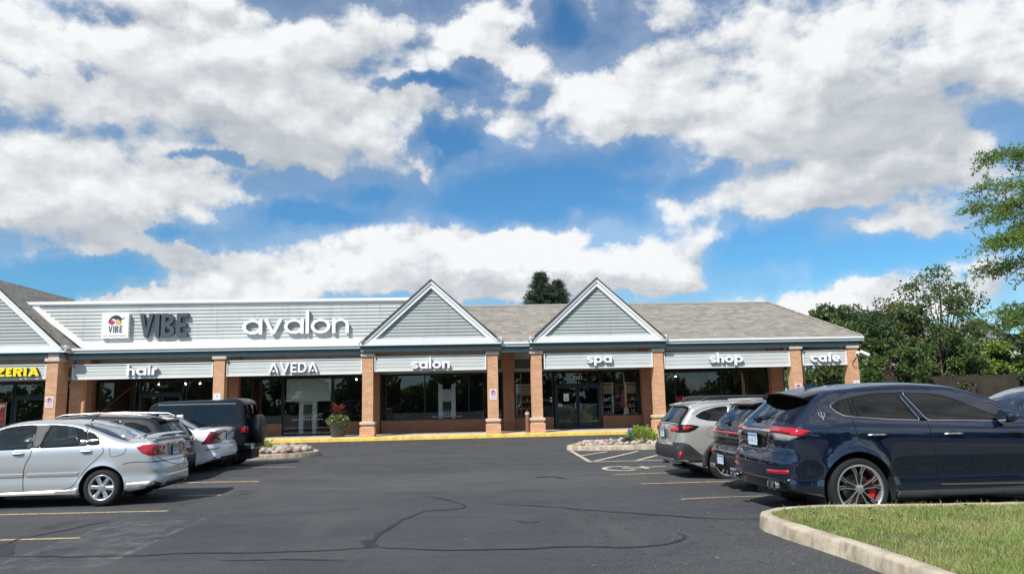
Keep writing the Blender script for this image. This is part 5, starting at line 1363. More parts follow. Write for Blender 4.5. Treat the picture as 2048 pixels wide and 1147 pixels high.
for sd in (1, -1):
    # cladding: rear corner, arch ring, sill
    c.patch([(-2.45, .40), (-1.80, .40), (-1.79, .50), (-1.93, .58), (-2.10, .73), (-2.22, .79), (-2.36, .78), (-2.46, .70)], 'side', 'bumper_cladding', PLAST, side=sd, off=.012)
    c.patch([(-1.37 + r * math.cos(a), .3635 + r * math.sin(a)) for r, rng in ((.51, np.linspace(R_(-8), R_(186), 40)), (.425, np.linspace(R_(186), R_(-8), 40))) for a in rng], 'side', 'arch_cladding', PLAST, side=sd, off=.014)
    c.patch([(-.88, .28), (-.88, .44), (.9, .44), (.9, .28)], 'side', 'sill_cladding', PLAST, side=sd, off=.016)
    c.patch([(1.37 + r * math.cos(a), .3635 + r * math.sin(a)) for r, rng in ((.51, np.linspace(R_(-8), R_(186), 40)), (.425, np.linspace(R_(186), R_(-8), 40))) for a in rng], 'side', 'arch_cladding', PLAST, side=sd, off=.014)
    c.patch([(-1.90, 1.10), (-2.05, 1.13), (-2.25, 1.135), (-2.40, 1.12), (-2.40, 1.03), (-2.30, .98), (-2.12, .99), (-2.0, 1.03)], 'side', 'tail_lamp', TRIMB, side=sd, off=.008, grid=.03)
    c.patch([(-2.02, 1.085), (-2.16, 1.11), (-2.22, 1.105), (-2.22, 1.02), (-2.14, 1.02), (-2.08, 1.05)], 'side', 'tail_lamp_lens', LAMP, side=sd, off=.014, grid=.03)
    c.patch([(-2.28, 1.10), (-2.35, 1.09), (-2.36, 1.0), (-2.29, 1.0)], 'side', 'tail_lamp_lens', LAMP, side=sd, off=.014, grid=.03)
    c.line([(-2.0, 1.335), (-1.80, 1.43), (-1.50, 1.495), (-1.2, 1.52), (-.6, 1.54), (.2, 1.51)], .018, 'side', 'window_trim', SATIN, side=sd, off=.004)
    c.patch([(-1.335, 1.18), (-1.27, 1.18), (-1.17, 1.49), (-1.235, 1.47)], 'side', 'pillar_trim', BEIGE, side=sd, off=.003)
    c.patch([(-.42, 1.14), (-.30, 1.14), (-.35, 1.51), (-.43, 1.51)], 'side', 'pillar_trim', TRIMB, side=sd, off=.003)
    MB().tube([(-1.75, sd * .66, 1.60), (-1.60, sd * .67, 1.665), (-1.3, sd * .68, 1.675), (.1, sd * .68, 1.66), (.35, sd * .67, 1.60)], [.02, .035, .028, .028, .015], 8).build('roof_rail', PLAST, c.root, smooth=True)
    MB().bevbox(-1.62, -1.2, sd * .67 - .03, sd * .67 + .03, 1.60, 1.665, .015).build('rail_mount', PLAST, c.root)
    c.patch([(-2.315, .60), (-2.26, .62), (-2.25, .50), (-2.30, .46)], 'side', 'rear_reflector', LAMP, side=sd, off=.017)
c.seams([[(-1.30, 1.17), (-1.30, 1.0), (-1.15, .85), (-.95, .6), (-.88, .45)], [(-.40, 1.12), (-.42, .8), (-.45, .45)], [(.95, 1.06), (.98, .7), (.9, .45)]], .008)
c.line([(-1.66 + .10 * math.cos(a), .98 + .10 * math.sin(a)) for a in np.linspace(0, 2 * PI, 18)], .006, 'side', 'fuel_door', mat('soft_gap', (.1, .1, .1), .8), side=-1)
handle(c, -.98, 1.0, BEIGE); handle(c, .1, .98, BEIGE)
c.patch([(-.80, .72), (.80, .72), (.84, .40), (-.84, .40)], 'rear', 'bumper_cladding', PLAST, off=.012)
c.patch([(-.66, .47), (.66, .47), (.60, .40), (-.60, .40)], 'rear', 'skid_plate', SATIN, off=.022)
c.patch([(-.36, .86), (.36, .86), (.40, 1.06), (-.40, 1.06)], 'rear', 'plate_recess', mat('beige_shade', (.22, .21, .19), .4, .3), off=.003)
c.line([(-.74, 1.13), (0, 1.145), (.74, 1.13)], .012, 'rear', 'panel_gap', SEAM); c.line([(-.72, 1.1), (-.70, .9), (-.6, .78), (0, .77), (.6, .78), (.70, .9), (.72, 1.1)], .01, 'rear', 'panel_gap', SEAM)
for q in ([(.42, 1.11), (.72, 1.12), (.72, 1.0), (.55, 1.02)],): 
    for qq in (q, c.mirrory(q)): c.patch(qq, 'rear', 'tail_lamp_lens', LAMPD, off=.009, grid=.03)
c.patch([(.045 * math.cos(a), 1.095 + .028 * math.sin(a)) for a in np.linspace(0, 2 * PI, 15)[:-1]], 'rear', 'emblem', CHROME, off=.01, grid=.03)
c.plate(0, .95, PLATEB, 'CP 83 114', out=.03)
c.text('OUTBACK', .055, -2.43, -.55, .88, CHROME)
# roof spoiler
MB().add([(-1.80, -.60, 1.572), (-1.80, .60, 1.572), (-2.08, .57, 1.525), (-2.08, -.57, 1.525), (-1.84, -.60, 1.45), (-1.84, .60, 1.45), (-2.07, .57, 1.495), (-2.07, -.57, 1.495)], [(0, 1, 2, 3), (7, 6, 5, 4), (3, 2, 6, 7), (0, 3, 7, 4), (1, 5, 6, 2)]).build('roof_spoiler', BEIGE, c.root)
MB().tube([(-2.32, .10, 1.185), (-2.20, -.22, 1.30)], [.012, .006], 6).build('rear_wiper', BLK, c.root)
MB().bevbox(-2.42, -2.30, -.07, .07, .33, .38, .01).build('tow_hitch', PLAST, c.root)
mirror(c, .85, 1.08, BEIGE)

# ---------------------------------------------------------------- dark blue SUV between the wagon and the near one
POR = suv_spec(paint=NAVY2, lclamp=-2.27, w=.955, x0=-2.38, xr=-1.42, xf=1.40, rw=.365, ra=.43, style='multi', tumble=.42, rear=(-2.30, -1.80, 1.13, 1.47, 8),
    outline=[(-2.15, .30, .06), (-2.28, .34, .1), (-2.36, .46, .22), (-2.38, .64, .24), (-2.33, .76, .22), (-2.30, .90, .2), (-2.30, 1.03, .18), (-2.24, 1.13, .15), (-2.02, 1.34, .12), (-1.84, 1.47, .10), (-1.72, 1.52, .09), (-1.2, 1.59, .08), (-.6, 1.62, .08), (0, 1.61, .08), (.4, 1.54, .09), (.8, 1.37, .1), (1.15, 1.15, .1), (1.5, 1.06, .1), (2.0, .95, .12), (2.28, .8, .2), (2.34, .6, .2), (2.3, .35, .15), (2.1, .25, .05), (0, .22, .04), (-1.95, .26, .04)],
    windows={'rear': ([(-1.75, 1.22), (-1.5, 1.17), (-.42, 1.12), (-.36, 1.14), (-.43, 1.46), (-.90, 1.48), (-1.4, 1.42)], GTINT), 'front': ([(-.30, 1.12), (.85, 1.07), (.95, 1.09), (.62, 1.29), (.3, 1.42), (-.3, 1.47), (-.35, 1.45)], GMID)})
c = Car('dark_blue_suv', (6.95, 12.95, .02), 0, 'dark blue SUV with a full width tail light, half hidden behind the near navy SUV', 'car', GR, POR)
c.patch([(-.80, 1.00), (.80, 1.00), (.80, .955), (-.80, .955)], 'rear', 'light_bar', LAMP, off=.012, grid=.04)
c.text('P O R S C H E', .075, -2.345, 0, .93, CHROME, sx=1.2)
c.text('Macan', .06, -2.335, .45, .86, CHROME)
for q in ([(.55, 1.0), (.84, 1.02), (.86, .93), (.55, .95)],):
    for qq in (q, c.mirrory(q)): c.patch(qq, 'rear', 'tail_lamp', LAMP, off=.016, grid=.04)
for sd in (1, -1): c.patch([(-2.02, 1.02), (-2.3, 1.03), (-2.3, .95), (-2.15, .96)], 'side', 'tail_lamp', LAMP, side=sd, off=.01, grid=.04)
c.patch([(-.70, .92), (.70, .92), (.66, .78), (-.66, .78)], 'rear', 'tailgate_panel', TRIMB, off=.006)
c.line([(-.80, .76), (0, .77), (.80, .76)], .012, 'rear', 'panel_gap', SEAM)
c.line([(-.86, .66), (0, .67), (.86, .66)], .020, 'rear', 'bumper_strip', SATIN, off=.012)
c.patch([(-.76, .60), (.76, .60), (.70, .32), (-.70, .32)], 'rear', 'lower_bumper', PLAST, off=.01)
c.plate(.0, .52, PLATEB, 'EK 71 902', out=.035)
for y in (-.5, .5):
    MB().bevbox(-2.40, -2.30, y - .11, y + .11, .34, .42, .02).build('exhaust_tip', CHROME, c.root)
c.patch([(-.72, .66), (-.60, .68), (-.56, .60), (-.70, .58)], 'rear', 'rear_reflector', LAMP, off=.016); c.patch([(.56, .60), (.60, .68), (.72, .66), (.70, .58)], 'rear', 'rear_reflector', LAMP, off=.016)
MB().add([(-1.66, -.60, 1.525), (-1.66, .60, 1.525), (-1.98, .57, 1.47), (-1.98, -.57, 1.47), (-1.70, -.60, 1.40), (-1.70, .60, 1.40), (-1.97, .57, 1.435), (-1.97, -.57, 1.435)], [(0, 1, 2, 3), (7, 6, 5, 4), (3, 2, 6, 7), (0, 3, 7, 4), (1, 5, 6, 2)]).build('roof_spoiler', NAVY2, c.root)
MB().box(-1.985, -1.981, -.2, .2, 1.445, 1.46).build('brake_light', LAMPD, c.root)
MB().tube([(-2.24, .0, 1.16), (-2.12, -.35, 1.24)], [.014, .006], 6).build('rear_wiper', BLK, c.root)
MB().bevbox(-2.30, -2.20, -.1, .0, 1.12, 1.17, .015).build('wiper_motor', BLK, c.root)
handle(c, -.95, .95, NAVY2)

# ---------------------------------------------------------------- navy SUV, nearest on the right
LEV = dict(w=.985, lclamp=-2.36, x0=-2.52, x1=2.48, xr=-1.50, xf=1.50, rw=.3725, ra=.455, tw=.275, rim=.287, style='y5', paint=NAVY, n=2.5, tumble=.44, caliper=True, flare=.035, inset=.02, spokem=ALLOY, rimm=ALLOY,
    belt=([-2.5, -1.5, -.5, 1.2, 2.4], [1.16, 1.20, 1.15, 1.10, .98]), wind=(.30, 1.12, 1.17, 1.58, 9), rear=(-2.30, -1.86, 1.20, 1.53, 8), rglass=GTINT, seat=SEATR, tapr=.10, trim=CHROME,
    seats=[(-.95, (-.42, .42)), (.05, (-.42, .42))], dash=.72, floor=.38,
    outline=[(-2.22, .30, .06), (-2.36, .33, .10), (-2.45, .46, .24), (-2.49, .64, .28), (-2.46, .78, .26), (-2.40, .85, .22), (-2.39, 1.0, .20), (-2.36, 1.11, .18), (-2.27, 1.21, .15), (-2.04, 1.40, .12), (-1.88, 1.53, .10), (-1.76, 1.585, .09), (-1.3, 1.645, .08), (-.8, 1.675, .08), (-.35, 1.668, .08), (.05, 1.625, .085), (.45, 1.50, .09), (.85, 1.31, .1), (1.15, 1.16, .1), (1.5, 1.10, .1), (2.0, 1.0, .12), (2.3, .88, .2), (2.45, .7, .24), (2.46, .5, .2), (2.4, .3, .12), (2.2, .24, .05), (0, .22, .04), (-2.0, .26, .04)],
    windows={'dlo_rear': ([(-1.73, 1.385), (-1.68, 1.315), (-1.60, 1.262), (-1.45, 1.238), (-.98, 1.20), (-.63, 1.182), (-.615, 1.20), (-.76, 1.50), (-.80, 1.535), (-.99, 1.535), (-1.22, 1.515), (-1.45, 1.482), (-1.63, 1.44)], GTINT),
             'dlo_front': ([(-.49, 1.178), (0, 1.165), (.40, 1.15), (.55, 1.15), (.50, 1.185), (.30, 1.285), (.06, 1.40), (-.15, 1.475), (-.40, 1.52), (-.69, 1.535), (-.70, 1.51), (-.52, 1.20)], GMID)})
c = Car('navy_suv', (6.40, 10.02, .10), 0, 'glossy navy blue SUV with red brake calipers nearest the camera on the right', 'car', GR, LEV)
for sd in (1, -1):
    c.patch([(-.63, 1.18), (-.48, 1.178), (-.68, 1.535), (-.80, 1.535)], 'side', 'pillar_trim', TRIMB, side=sd, off=.006)
    c.line([(-1.40, 1.232), (-1.40, 1.36), (-1.40, 1.485)], .014, 'side', 'window_divider', TRIMB, side=sd, off=.006)
    c.patch([(-2.05, 1.085), (-2.20, 1.115), (-2.45, 1.135), (-2.45, 1.06), (-2.28, 1.035), (-2.17, 1.02)], 'side', 'tail_lamp', LAMP, side=sd, off=.012, grid=.03)
    c.patch([(-2.20, 1.02), (-2.45, 1.05), (-2.45, .965), (-2.32, .95)], 'side', 'tail_lamp_lens', LAMPG, side=sd, off=.006, grid=.03)
    c.line([(-.45, .40), (1.0, .385)], .018, 'side', 'sill_strip', SATIN, side=sd, off=.012)
    c.patch([(-1.03, .24), (-1.05, .34), (1.05, .33), (1.03, .22)], 'side', 'sill', PLAST, side=sd, off=.012)
    # trident emblem on the rear pillar
    ex, ez = -1.86, 1.26
    for pts in ([(0, -.05), (0, .055)], [(-.035, .045), (-.030, 0), (0, -.02), (.030, 0), (.035, .045)]):
        c.line([(ex + a, ez + b) for a, b in pts], .009, 'side', 'emblem', CHROME, side=sd, off=.005)
    c.line([(-2.03, .70), (-1.95, .86), (-2.0, .95), (-2.1, 1.03)], .007, 'side', 'panel_gap', SEAM, side=sd)
c.seams([[(-1.50, 1.22), (-1.49, 1.1), (-1.44, .95), (-1.32, .88)], [(-.53, 1.15), (-.50, .9), (-.47, .6), (-.45, .32)], [(-1.02, .40), (-.96, .34), (-.9, .30)], [(.9, 1.12), (.95, .8), (.9, .35)]], .008)
handle(c, -1.22, 1.02, CHROME, .24); handle(c, -.22, 1.01, CHROME, .24)
for q in ([(.45, 1.075), (.62, 1.105), (.85, 1.11), (.88, 1.05), (.66, 1.06)],):
    for qq in (q, c.mirrory(q)): c.patch(qq, 'rear', 'tail_lamp', LAMP, off=.012, grid=.04)
for q in ([(.52, 1.05), (.66, 1.05), (.86, 1.045), (.86, .97), (.62, .96)],):
    for qq in (q, c.mirrory(q)): c.patch(qq, 'rear', 'tail_lamp_lens', LAMPG, off=.006, grid=.04)
c.patch([(-.34, .86), (.34, .86), (.42, 1.05), (-.42, 1.05)], 'rear', 'plate_recess', TRIMB, off=.003)
c.line([(-.46, 1.075), (0, 1.08), (.46, 1.075)], .022, 'rear', 'chrome_strip', CHROME, off=.012, skirt=.02)
c.line([(-.52, 1.06), (-.44, .92), (-.40, .84), (0, .82), (.40, .84), (.44, .92), (.52, 1.06)], .012, 'rear', 'panel_gap', SEAM)
c.line([(-.92, .80), (-.5, .815), (0, .82), (.5, .815), (.92, .80)], .010, 'rear', 'panel_gap', SEAM)
c.plate(0, .955, PLATEB, 'BX 46 713', out=.03)
c.text('GRANSPORT', .04, -2.425, -.60, .90, CHROME)
c.patch([(-.86, .50), (.86, .50), (.80, .34), (.55, .30), (-.55, .30), (-.80, .34)], 'rear', 'lower_bumper', TRIMB, off=.012)
for q in ([(.50, .60), (.86, .61), (.84, .56), (.50, .55)],):
    for qq in (q, c.mirrory(q)): c.patch(qq, 'rear', 'rear_reflector', LAMP, off=.012, grid=.04)
for y in (-.72, -.58, .58, .72):
    MB().lathe([(.052, 0), (.058, -.015), (.058, -.06), (.05, -.06), (.046, -.012)], 20, 'x', (-2.42, y, .42)).build('exhaust_tip', CHROME, c.root, smooth=50)
    MB().lathe([(0, 0), (.046, 0)], 16, 'x', (-2.44, y, .42)).build('exhaust_bore', SEAM, c.root)
# spoiler lip on the tailgate top
sp = MB(); vs = []; ys = np.linspace(-.66, .66, 15)
for y in ys:
    k = (y / .66) ** 2
    vs += [(-1.74 + .02 * k, y, 1.592 - .035 * k), (-2.10 + .13 * k, y, 1.565 - .07 * k), (-2.10 + .13 * k, y, 1.545 - .07 * k), (-1.90 + .06 * k, y, 1.50 - .06 * k)]
sp.add(vs, [(i * 4 + k, i * 4 + (k + 1) % 4, (i + 1) * 4 + (k + 1) % 4, (i + 1) * 4 + k) for i in range(14) for k in range(4)] + [(0, 1, 2, 3), tuple(range(59, 55, -1))])
sp.build('roof_spoiler', TRIMB, c.root, smooth=35)
MB().box(-2.108, -2.102, -.16, .16, 1.548, 1.562).build('brake_light', LAMPD, c.root)
MB().tube([(-2.29, .12, 1.225), (-2.23, -.25, 1.27)], [.014, .006], 6).build('rear_wiper', BLK, c.root)
MB().bevbox(-2.33, -2.24, .07, .17, 1.19, 1.24, .012).build('wiper_motor', BLK, c.root)
MB().add([(-1.62, 0, 1.60), (-1.38, 0, 1.63), (-1.62, 0, 1.68), (-1.66, 0, 1.68), (-1.62, .025, 1.60), (-1.38, .02, 1.63), (-1.62, -.025, 1.60), (-1.38, -.02, 1.63)], [(4, 5, 2, 3), (6, 3, 2, 7), (4, 3, 6), (5, 7, 2)]).build('roof_antenna', NAVY, c.root)
mirror(c, .42, 1.15, NAVY)

# ---------------------------------------------------------------- dark SUV at the right edge, facing the other way
EDG = suv_spec(paint=BLACKP, wglass=GREAR, rear=(-2.30, -1.80, 1.15, 1.50, 8), outline=POR['outline'], windows=POR['windows'], x0=-2.38, xr=-1.42, xf=1.40, rw=.365, ra=.43, wind=(.35, 1.15, 1.16, 1.56, 9), trim=CHROME)
c = Car('dark_suv', (12.25, 14.9, .1), PI, 'dark SUV seen past the navy bonnet at the right edge with its windshield facing left', 'car', 'cars parked beyond the right row', EDG)
mirror(c, .75, 1.10, BLACKP); handle(c, .1, .95)

# ---------------------------------------------------------------- black crossover behind the silver sedan
CRS = suv_spec(paint=BLACKP, lclamp=-2.20, w=.92, x0=-2.30, xr=-1.32, xf=1.32, rw=.345, ra=.40, rear=(-2.22, -1.84, 1.14, 1.44, 8), style='five', trim=TRIMB,
    belt=([-2.4, -1.4, 1.2, 2.3], [1.12, 1.08, 1.0, .9]),
    outline=[(-2.1, .34, .05), (-2.22, .38, .1), (-2.29, .50, .22), (-2.30, .66, .24), (-2.25, .75, .2), (-2.24, .92, .18), (-2.22, 1.05, .16), (-2.16, 1.13, .14), (-2.00, 1.30, .12), (-1.86, 1.44, .10), (-1.76, 1.48, .09), (-1.2, 1.545, .08), (-.7, 1.565, .08), (-.1, 1.56, .08), (.3, 1.52, .08), (.7, 1.38, .09), (1.1, 1.17, .1), (1.3, 1.07, .1), (1.6, 1.0, .1), (2.0, .9, .12), (2.2, .75, .2), (2.25, .5, .2), (2.2, .3, .1), (2.0, .24, .05), (0, .24, .04), (-1.9, .28, .04)],
    windows={'quarter': ([(-1.80, 1.20), (-1.62, 1.14), (-1.32, 1.11), (-1.22, 1.38), (-1.4, 1.385), (-1.7, 1.30)], GTINT), 'rear': ([(-1.24, 1.11), (-.35, 1.075), (-.42, 1.43), (-1.12, 1.42)], GTINT), 'front': ([(-.28, 1.07), (.85, 1.02), (.95, 1.04), (.55, 1.26), (.2, 1.39), (-.3, 1.42)], GMID)})
c = Car('black_crossover', (-8.3, 17.2, -.05), PI, 'black crossover with chrome roof rails between the silver and white sedans', 'car', GL, CRS)
for sd in (1, -1):
    MB().tube([(-1.75, sd * .60, 1.50), (-1.6, sd * .615, 1.56), (-.6, sd * .63, 1.60), (.1, sd * .62, 1.575), (.3, sd * .61, 1.51)], [.008, .012, .012, .012, .008], 8).build('roof_rail', SATIN, c.root, smooth=True)
    c.patch([(-1.98, 1.0), (-2.2, 1.02), (-2.2, .90), (-2.06, .92)], 'side', 'tail_lamp', LAMP, side=sd, off=.012, grid=.04)
for q in ([(.45, 1.0), (.82, 1.03), (.82, .90), (.50, .90)],):
    for qq in (q, c.mirrory(q)): c.patch(qq, 'rear', 'tail_lamp', LAMP, off=.012, grid=.04)
c.plate(0, .88, PLATEB, 'AR 20 557'); c.patch([(-.8, .64), (.8, .64), (.74, .38), (-.74, .38)], 'rear', 'lower_bumper', PLAST, off=.01)
c.patch([(.045 * math.cos(a), 1.06 + .028 * math.sin(a)) for a in np.linspace(0, 2 * PI, 15)[:-1]], 'rear', 'emblem', CHROME, off=.01, grid=.03)
MB().add([(-1.68, -.57, 1.488), (-1.68, .57, 1.488), (-1.98, .55, 1.445), (-1.98, -.55, 1.445), (-1.72, -.57, 1.38), (-1.72, .57, 1.38), (-1.97, .55, 1.415), (-1.97, -.55, 1.415)], [(0, 1, 2, 3), (7, 6, 5, 4), (3, 2, 6, 7), (0, 3, 7, 4), (1, 5, 6, 2)]).build('roof_spoiler', BLACKP, c.root)
MB().tube([(-2.16, .0, 1.15), (-2.06, .35, 1.22)], [.016, .007], 6).build('rear_wiper', BLK, c.root)
MB().bevbox(-1.62, -1.46, -.05, .05, 1.50, 1.57, .02).build('roof_antenna', BLK, c.root)
MB().bevbox(-.55, -.25, .35, .50, 1.57, 1.60, .01).build('roof_clip', SATIN, c.root)

# ---------------------------------------------------------------- white sedan
VOL = dict(w=.925, lclamp=-2.27, x0=-2.40, x1=2.38, xr=-1.43, xf=1.43, rw=.335, ra=.39, tw=.235, rim=.235, style='five', paint=WHITEP, n=2.5, tumble=.44,
    belt=([-2.4, -1.4, 1.2, 2.3], [.98, 1.0, .95, .85]), wind=(.35, 1.15, 1.0, 1.40, 9), rear=(-1.75, -1.0, 1.09, 1.375, 8), rglass=GREAR, shelf=1.0, trim=TRIMB, seats=[(-.95, (-.4, .4)), (.05, (-.4, .4))], dash=.7, floor=.32,
    outline=[(-2.15, .27, .06), (-2.28, .30, .1), (-2.37, .42, .24), (-2.38, .58, .26), (-2.33, .70, .22), (-2.27, .80, .16), (-2.27, .95, .13), (-2.26, 1.06, .10), (-2.15, 1.085, .08), (-1.75, 1.075, .09), (-1.5, 1.18, .1), (-1.1, 1.335, .1), (-.7, 1.415, .09), (-.2, 1.43, .08), (.2, 1.395, .08), (.7, 1.21, .1), (1.1, 1.02, .1), (1.5, .94, .1), (2.0, .85, .12), (2.3, .7, .2), (2.36, .5, .2), (2.3, .3, .1), (2.1, .22, .05), (0, .18, .04), (-1.9, .22, .04)],
    windows={'rear': ([(-1.35, 1.03), (-.38, .99), (-.42, 1.33), (-.9, 1.32), (-1.25, 1.18)], GMID), 'front': ([(-.28, .99), (.95, .95), (.6, 1.13), (.2, 1.29), (-.32, 1.34)], GMID)})
c = Car('white_sedan', (-7.98, 19.05, .05), PI, 'white sedan with hooked dark red tail lamps beside the boxy black off-road vehicle', 'car', GL, VOL)
lq = [(-1.98, .70), (-2.10, .86), (-2.18, 1.0), (-2.30, 1.02), (-2.30, .93), (-2.2, .88), (-2.3, .84), (-2.30, .70)]
for sd in (1, -1): c.patch([(-1.93, .72), (-2.04, .86), (-2.10, .985), (-2.30, 1.01), (-2.30, .90), (-2.22, .87), (-2.30, .83), (-2.30, .73)], 'side', 'tail_lamp', LAMPD, side=sd, off=.012, grid=.03)
for q in ([(.46, 1.01), (.60, .98), (.84, 1.0), (.84, .74), (.62, .72), (.66, .86), (.62, .92), (.46, .96)],):
    for qq in (q, c.mirrory(q)): c.patch(qq, 'rear', 'tail_lamp', LAMPD, off=.012, grid=.03)
c.plate(0, .86, PLATEB, 'FL 65 330'); c.text('V O L V O', .07, -2.30, 0, 1.0, SATIN, sx=1.2); c.text('S60', .06, -2.30, -.42, .96, SATIN)
c.line([(-.62, .70), (0, .70), (.62, .70)], .008, 'rear', 'panel_gap', SEAM)
c.patch([(-.62, .42), (.62, .42), (.58, .30), (-.58, .30)], 'rear', 'lower_bumper', TRIMB, off=.01)
for sd in (1, -1):
    c.line([(-2.36, .37), (-2.15, .36), (-2.05, .30)], .014, 'side', 'chrome_strip', CHROME, side=sd, off=.008)
    c.line([(-2.30, .62), (-2.15, .60), (-2.02, .585)], .02, 'side', 'bumper_slot', TRIMB, side=sd, off=.003)
c.line([(-.58, .355), (0, .35), (.58, .355)], .015, 'rear', 'chrome_strip', CHROME, off=.018)
MB().bevbox(-1.18, -1.02, -.04, .04, 1.33, 1.40, .02).build('roof_antenna', WHITEP, c.root)
handle(c, -.95, .90); mirror(c, .65, .97, WHITEP)
c.seams([[(-1.3, 1.0), (-1.25, .85), (-1.0, .5), (-.9, .3)], [(-.35, .97), (-.33, .3)]])

# ---------------------------------------------------------------- boxy black off-road vehicle
JEE = dict(w=.79, x0=-1.90, x1=2.0, xr=-1.22, xf=1.20, rw=.39, ra=.44, tw=.25, rim=.225, style='five', paint=JEEPP, n=5.0, tumble=.10, tum2=0, step=.0, under=.1, tapr=.02, flare=0., inset=-.10, tapf=.1,
    belt=([-2, 2], [1.18, 1.14]), wind=(.60, .86, 1.24, 1.76, 10), rear=None, trim=RUB, seats=[(-.7, (-.35, .35)), (.0, (-.38, .38))], dash=.45, floor=.55,
    outline=[(-1.82, .48, .03), (-1.86, .60, .03), (-1.86, 1.16, .03), (-1.80, 1.60, .04), (-1.78, 1.76, .05), (-1.72, 1.81, .05), (-1.0, 1.84, .05), (0, 1.83, .05), (.50, 1.80, .05), (.60, 1.77, .05), (.86, 1.22, .04), (.92, 1.19, .04), (1.5, 1.17, .05), (1.85, 1.13, .06), (1.88, .95, .04), (1.88, .65, .03), (1.8, .50, .03), (0, .46, .03), (-1.3, .46, .03)],
    windows={'rear': ([(-1.62, 1.28), (-1.56, 1.24), (-.55, 1.24), (-.50, 1.29), (-.50, 1.60), (-.55, 1.66), (-1.52, 1.66), (-1.58, 1.61)], GTINT),
             'front': ([(-.28, 1.30), (-.24, 1.25), (.60, 1.25), (.66, 1.29), (.45, 1.64), (.40, 1.67), (-.24, 1.67), (-.28, 1.63)], GMID)})
c = Car('off_road_vehicle', (-7.45, 20.95, .02), PI, 'boxy black off-road vehicle with a covered spare wheel on its tailgate', 'car', GL, JEE, .97)
for sd in (1, -1):
    # wide fender flares
    for ax in (-1.22, 1.20):
        f = MB(); n_ = 14; rr_ = .50; ring_ = []
        for i in range(n_ + 1):
            a = R_(12 + 156 * i / n_); ring_.append((ax + rr_ * math.cos(a) * 1.08, .39 + min(rr_ * math.sin(a), .455) * 1.08))
        vs = []
        for x_, z_ in ring_: vs += [(x_, sd * .76, z_ + .03), (x_, sd * .93, z_ + .015), (x_, sd * .94, z_ - .03), (x_, sd * .77, z_ - .02)]
        f.add(vs, [(i * 4 + k, i * 4 + (k + 1) % 4, (i + 1) * 4 + (k + 1) % 4, (i + 1) * 4 + k) for i in range(n_) for k in range(4)] + [(0, 1, 2, 3), tuple(range(n_ * 4 + 3, n_ * 4 - 1, -1))])
        f.build('fender_flare', PLAST, c.root, smooth=35)
    MB().bevbox(-1.92, -1.82, sd * .70 - .075, sd * .70 + .075, .92, 1.12, .015).build('tail_lamp_housing', PLAST, c.root)
    MB().bevbox(-1.945, -1.921, sd * .70 - .05, sd * .70 + .05, .95, 1.10, .006).build('tail_lamp', LAMP, c.root)
    MB().bevbox(-1.90, -1.80, sd * .795, sd * .83, .96, 1.08, .008).build('side_marker', LAMP, c.root)
    c.seams([[(-.40, 1.22), (-.40, .50)]]) if sd == 1 else None
    c.line([(-1.80, 1.19), (-.42, 1.19), (.85, 1.18)], .016, 'side', 'body_seam', SEAM, side=sd, curve=False)
    c.line([(-1.60, 1.73), (-.40, 1.735), (.45, 1.73)], .02, 'side', 'rain_gutter', SATIN, side=sd, curve=False, off=.008) 
    c.line([(-.40, 1.72), (-.40, 1.22)], .014, 'side', 'panel_gap', SEAM, side=sd, curve=False)
    c.patch([(-1.45 + .075 * math.cos(a), 1.02 + .075 * math.sin(a)) for a in np.linspace(0, 2 * PI, 19)[:-1]], 'side', 'fuel_cap', PLAST, side=sd, off=.02) if sd > 0 else None
handle(c, -.25, 1.08, PLAST, .16)
MB().bevbox(-2.02, -1.86, -.78, .78, .50, .66, .03).build('rear_bumper', PLAST, c.root, smooth=30)
c.patch([(-.62, 1.26), (.62, 1.26), (.60, 1.68), (-.60, 1.68)], 'rear', 'rear_window', GTINT, off=.012, smooth=False)
MB().lathe([(0, -.24), (.10, -.25), (.33, -.245), (.385, -.20), (.395, -.12), (.385, .0), (.36, .02), (0, .02)], 40, 'x', (-1.93, -.02, 1.02)).build('spare_wheel_cover', mat('vinyl_cover', (.02, .021, .022), .42, bump=.25, bscale=12), c.root, smooth=50)
MB().bevbox(-2.186, -2.178, -.06, .06, 1.0, 1.04, .003).build('cover_logo', SATIN, c.root)
MB().bevbox(-1.93, -1.85, -.35, .30, .85, 1.15, .02).build('spare_carrier', PLAST, c.root)
MB().tube([(-1.80, .15, 1.72), (-1.87, .12, 1.66), (-1.90, .12, 1.46)], .018, 6).build('rear_wiper', mat('wiper_tan', (.30, .16, .09), .6), c.root)
o = MB().bevbox(-2.035, -2.022, .38, .68, .50, .64, .003).build('licence_plate', PLATE, c.root); MB().box(-2.038, -2.0351, .40, .66, .585, .625).build('plate_band', PLATEB, o)
mirror(c, .60, 1.22, PLAST)
MB().tube([(1.0, .70, 1.18), (1.0, .72, 1.75)], .004, 4).build('antenna', BLK, c.root)

# ---------------------------------------------------------------- grass island at the lower right
ISL = [(3.62, -3.0), (3.62, 5.0), (3.60, 6.2), (3.55, 7.2), (3.46, 8.1), (3.46, 8.6), (3.56, 8.9), (3.80, 9.06), (4.15, 9.10), (5.2, 8.98), (6.8, 8.80), (9.0, 8.55), (12.0, 8.25), (13, 8.1), (13, -3)]
def inset(poly, d):
    q = np.array(poly, float); T = np.roll(q, -1, 0) - np.roll(q, 1, 0); T /= np.linalg.norm(T, axis=1)[:, None]; N = np.stack([T[:, 1], -T[:, 0]], 1)
    a = sum(q[i][0] * q[(i + 1) % len(q)][1] - q[(i + 1) % len(q)][0] * q[i][1] for i in range(len(q)))
    if a > 0: N = -N
    return q + N * d
def dens(poly, step=.12):
    out = []
    for i in range(len(poly)):
        a, b = np.array(poly[i]), np.array(poly[(i + 1) % len(poly)]); k = max(1, int(np.linalg.norm(b - a) / step)); out += [tuple(a + (b - a) * j / k) for j in range(k)]
    return out
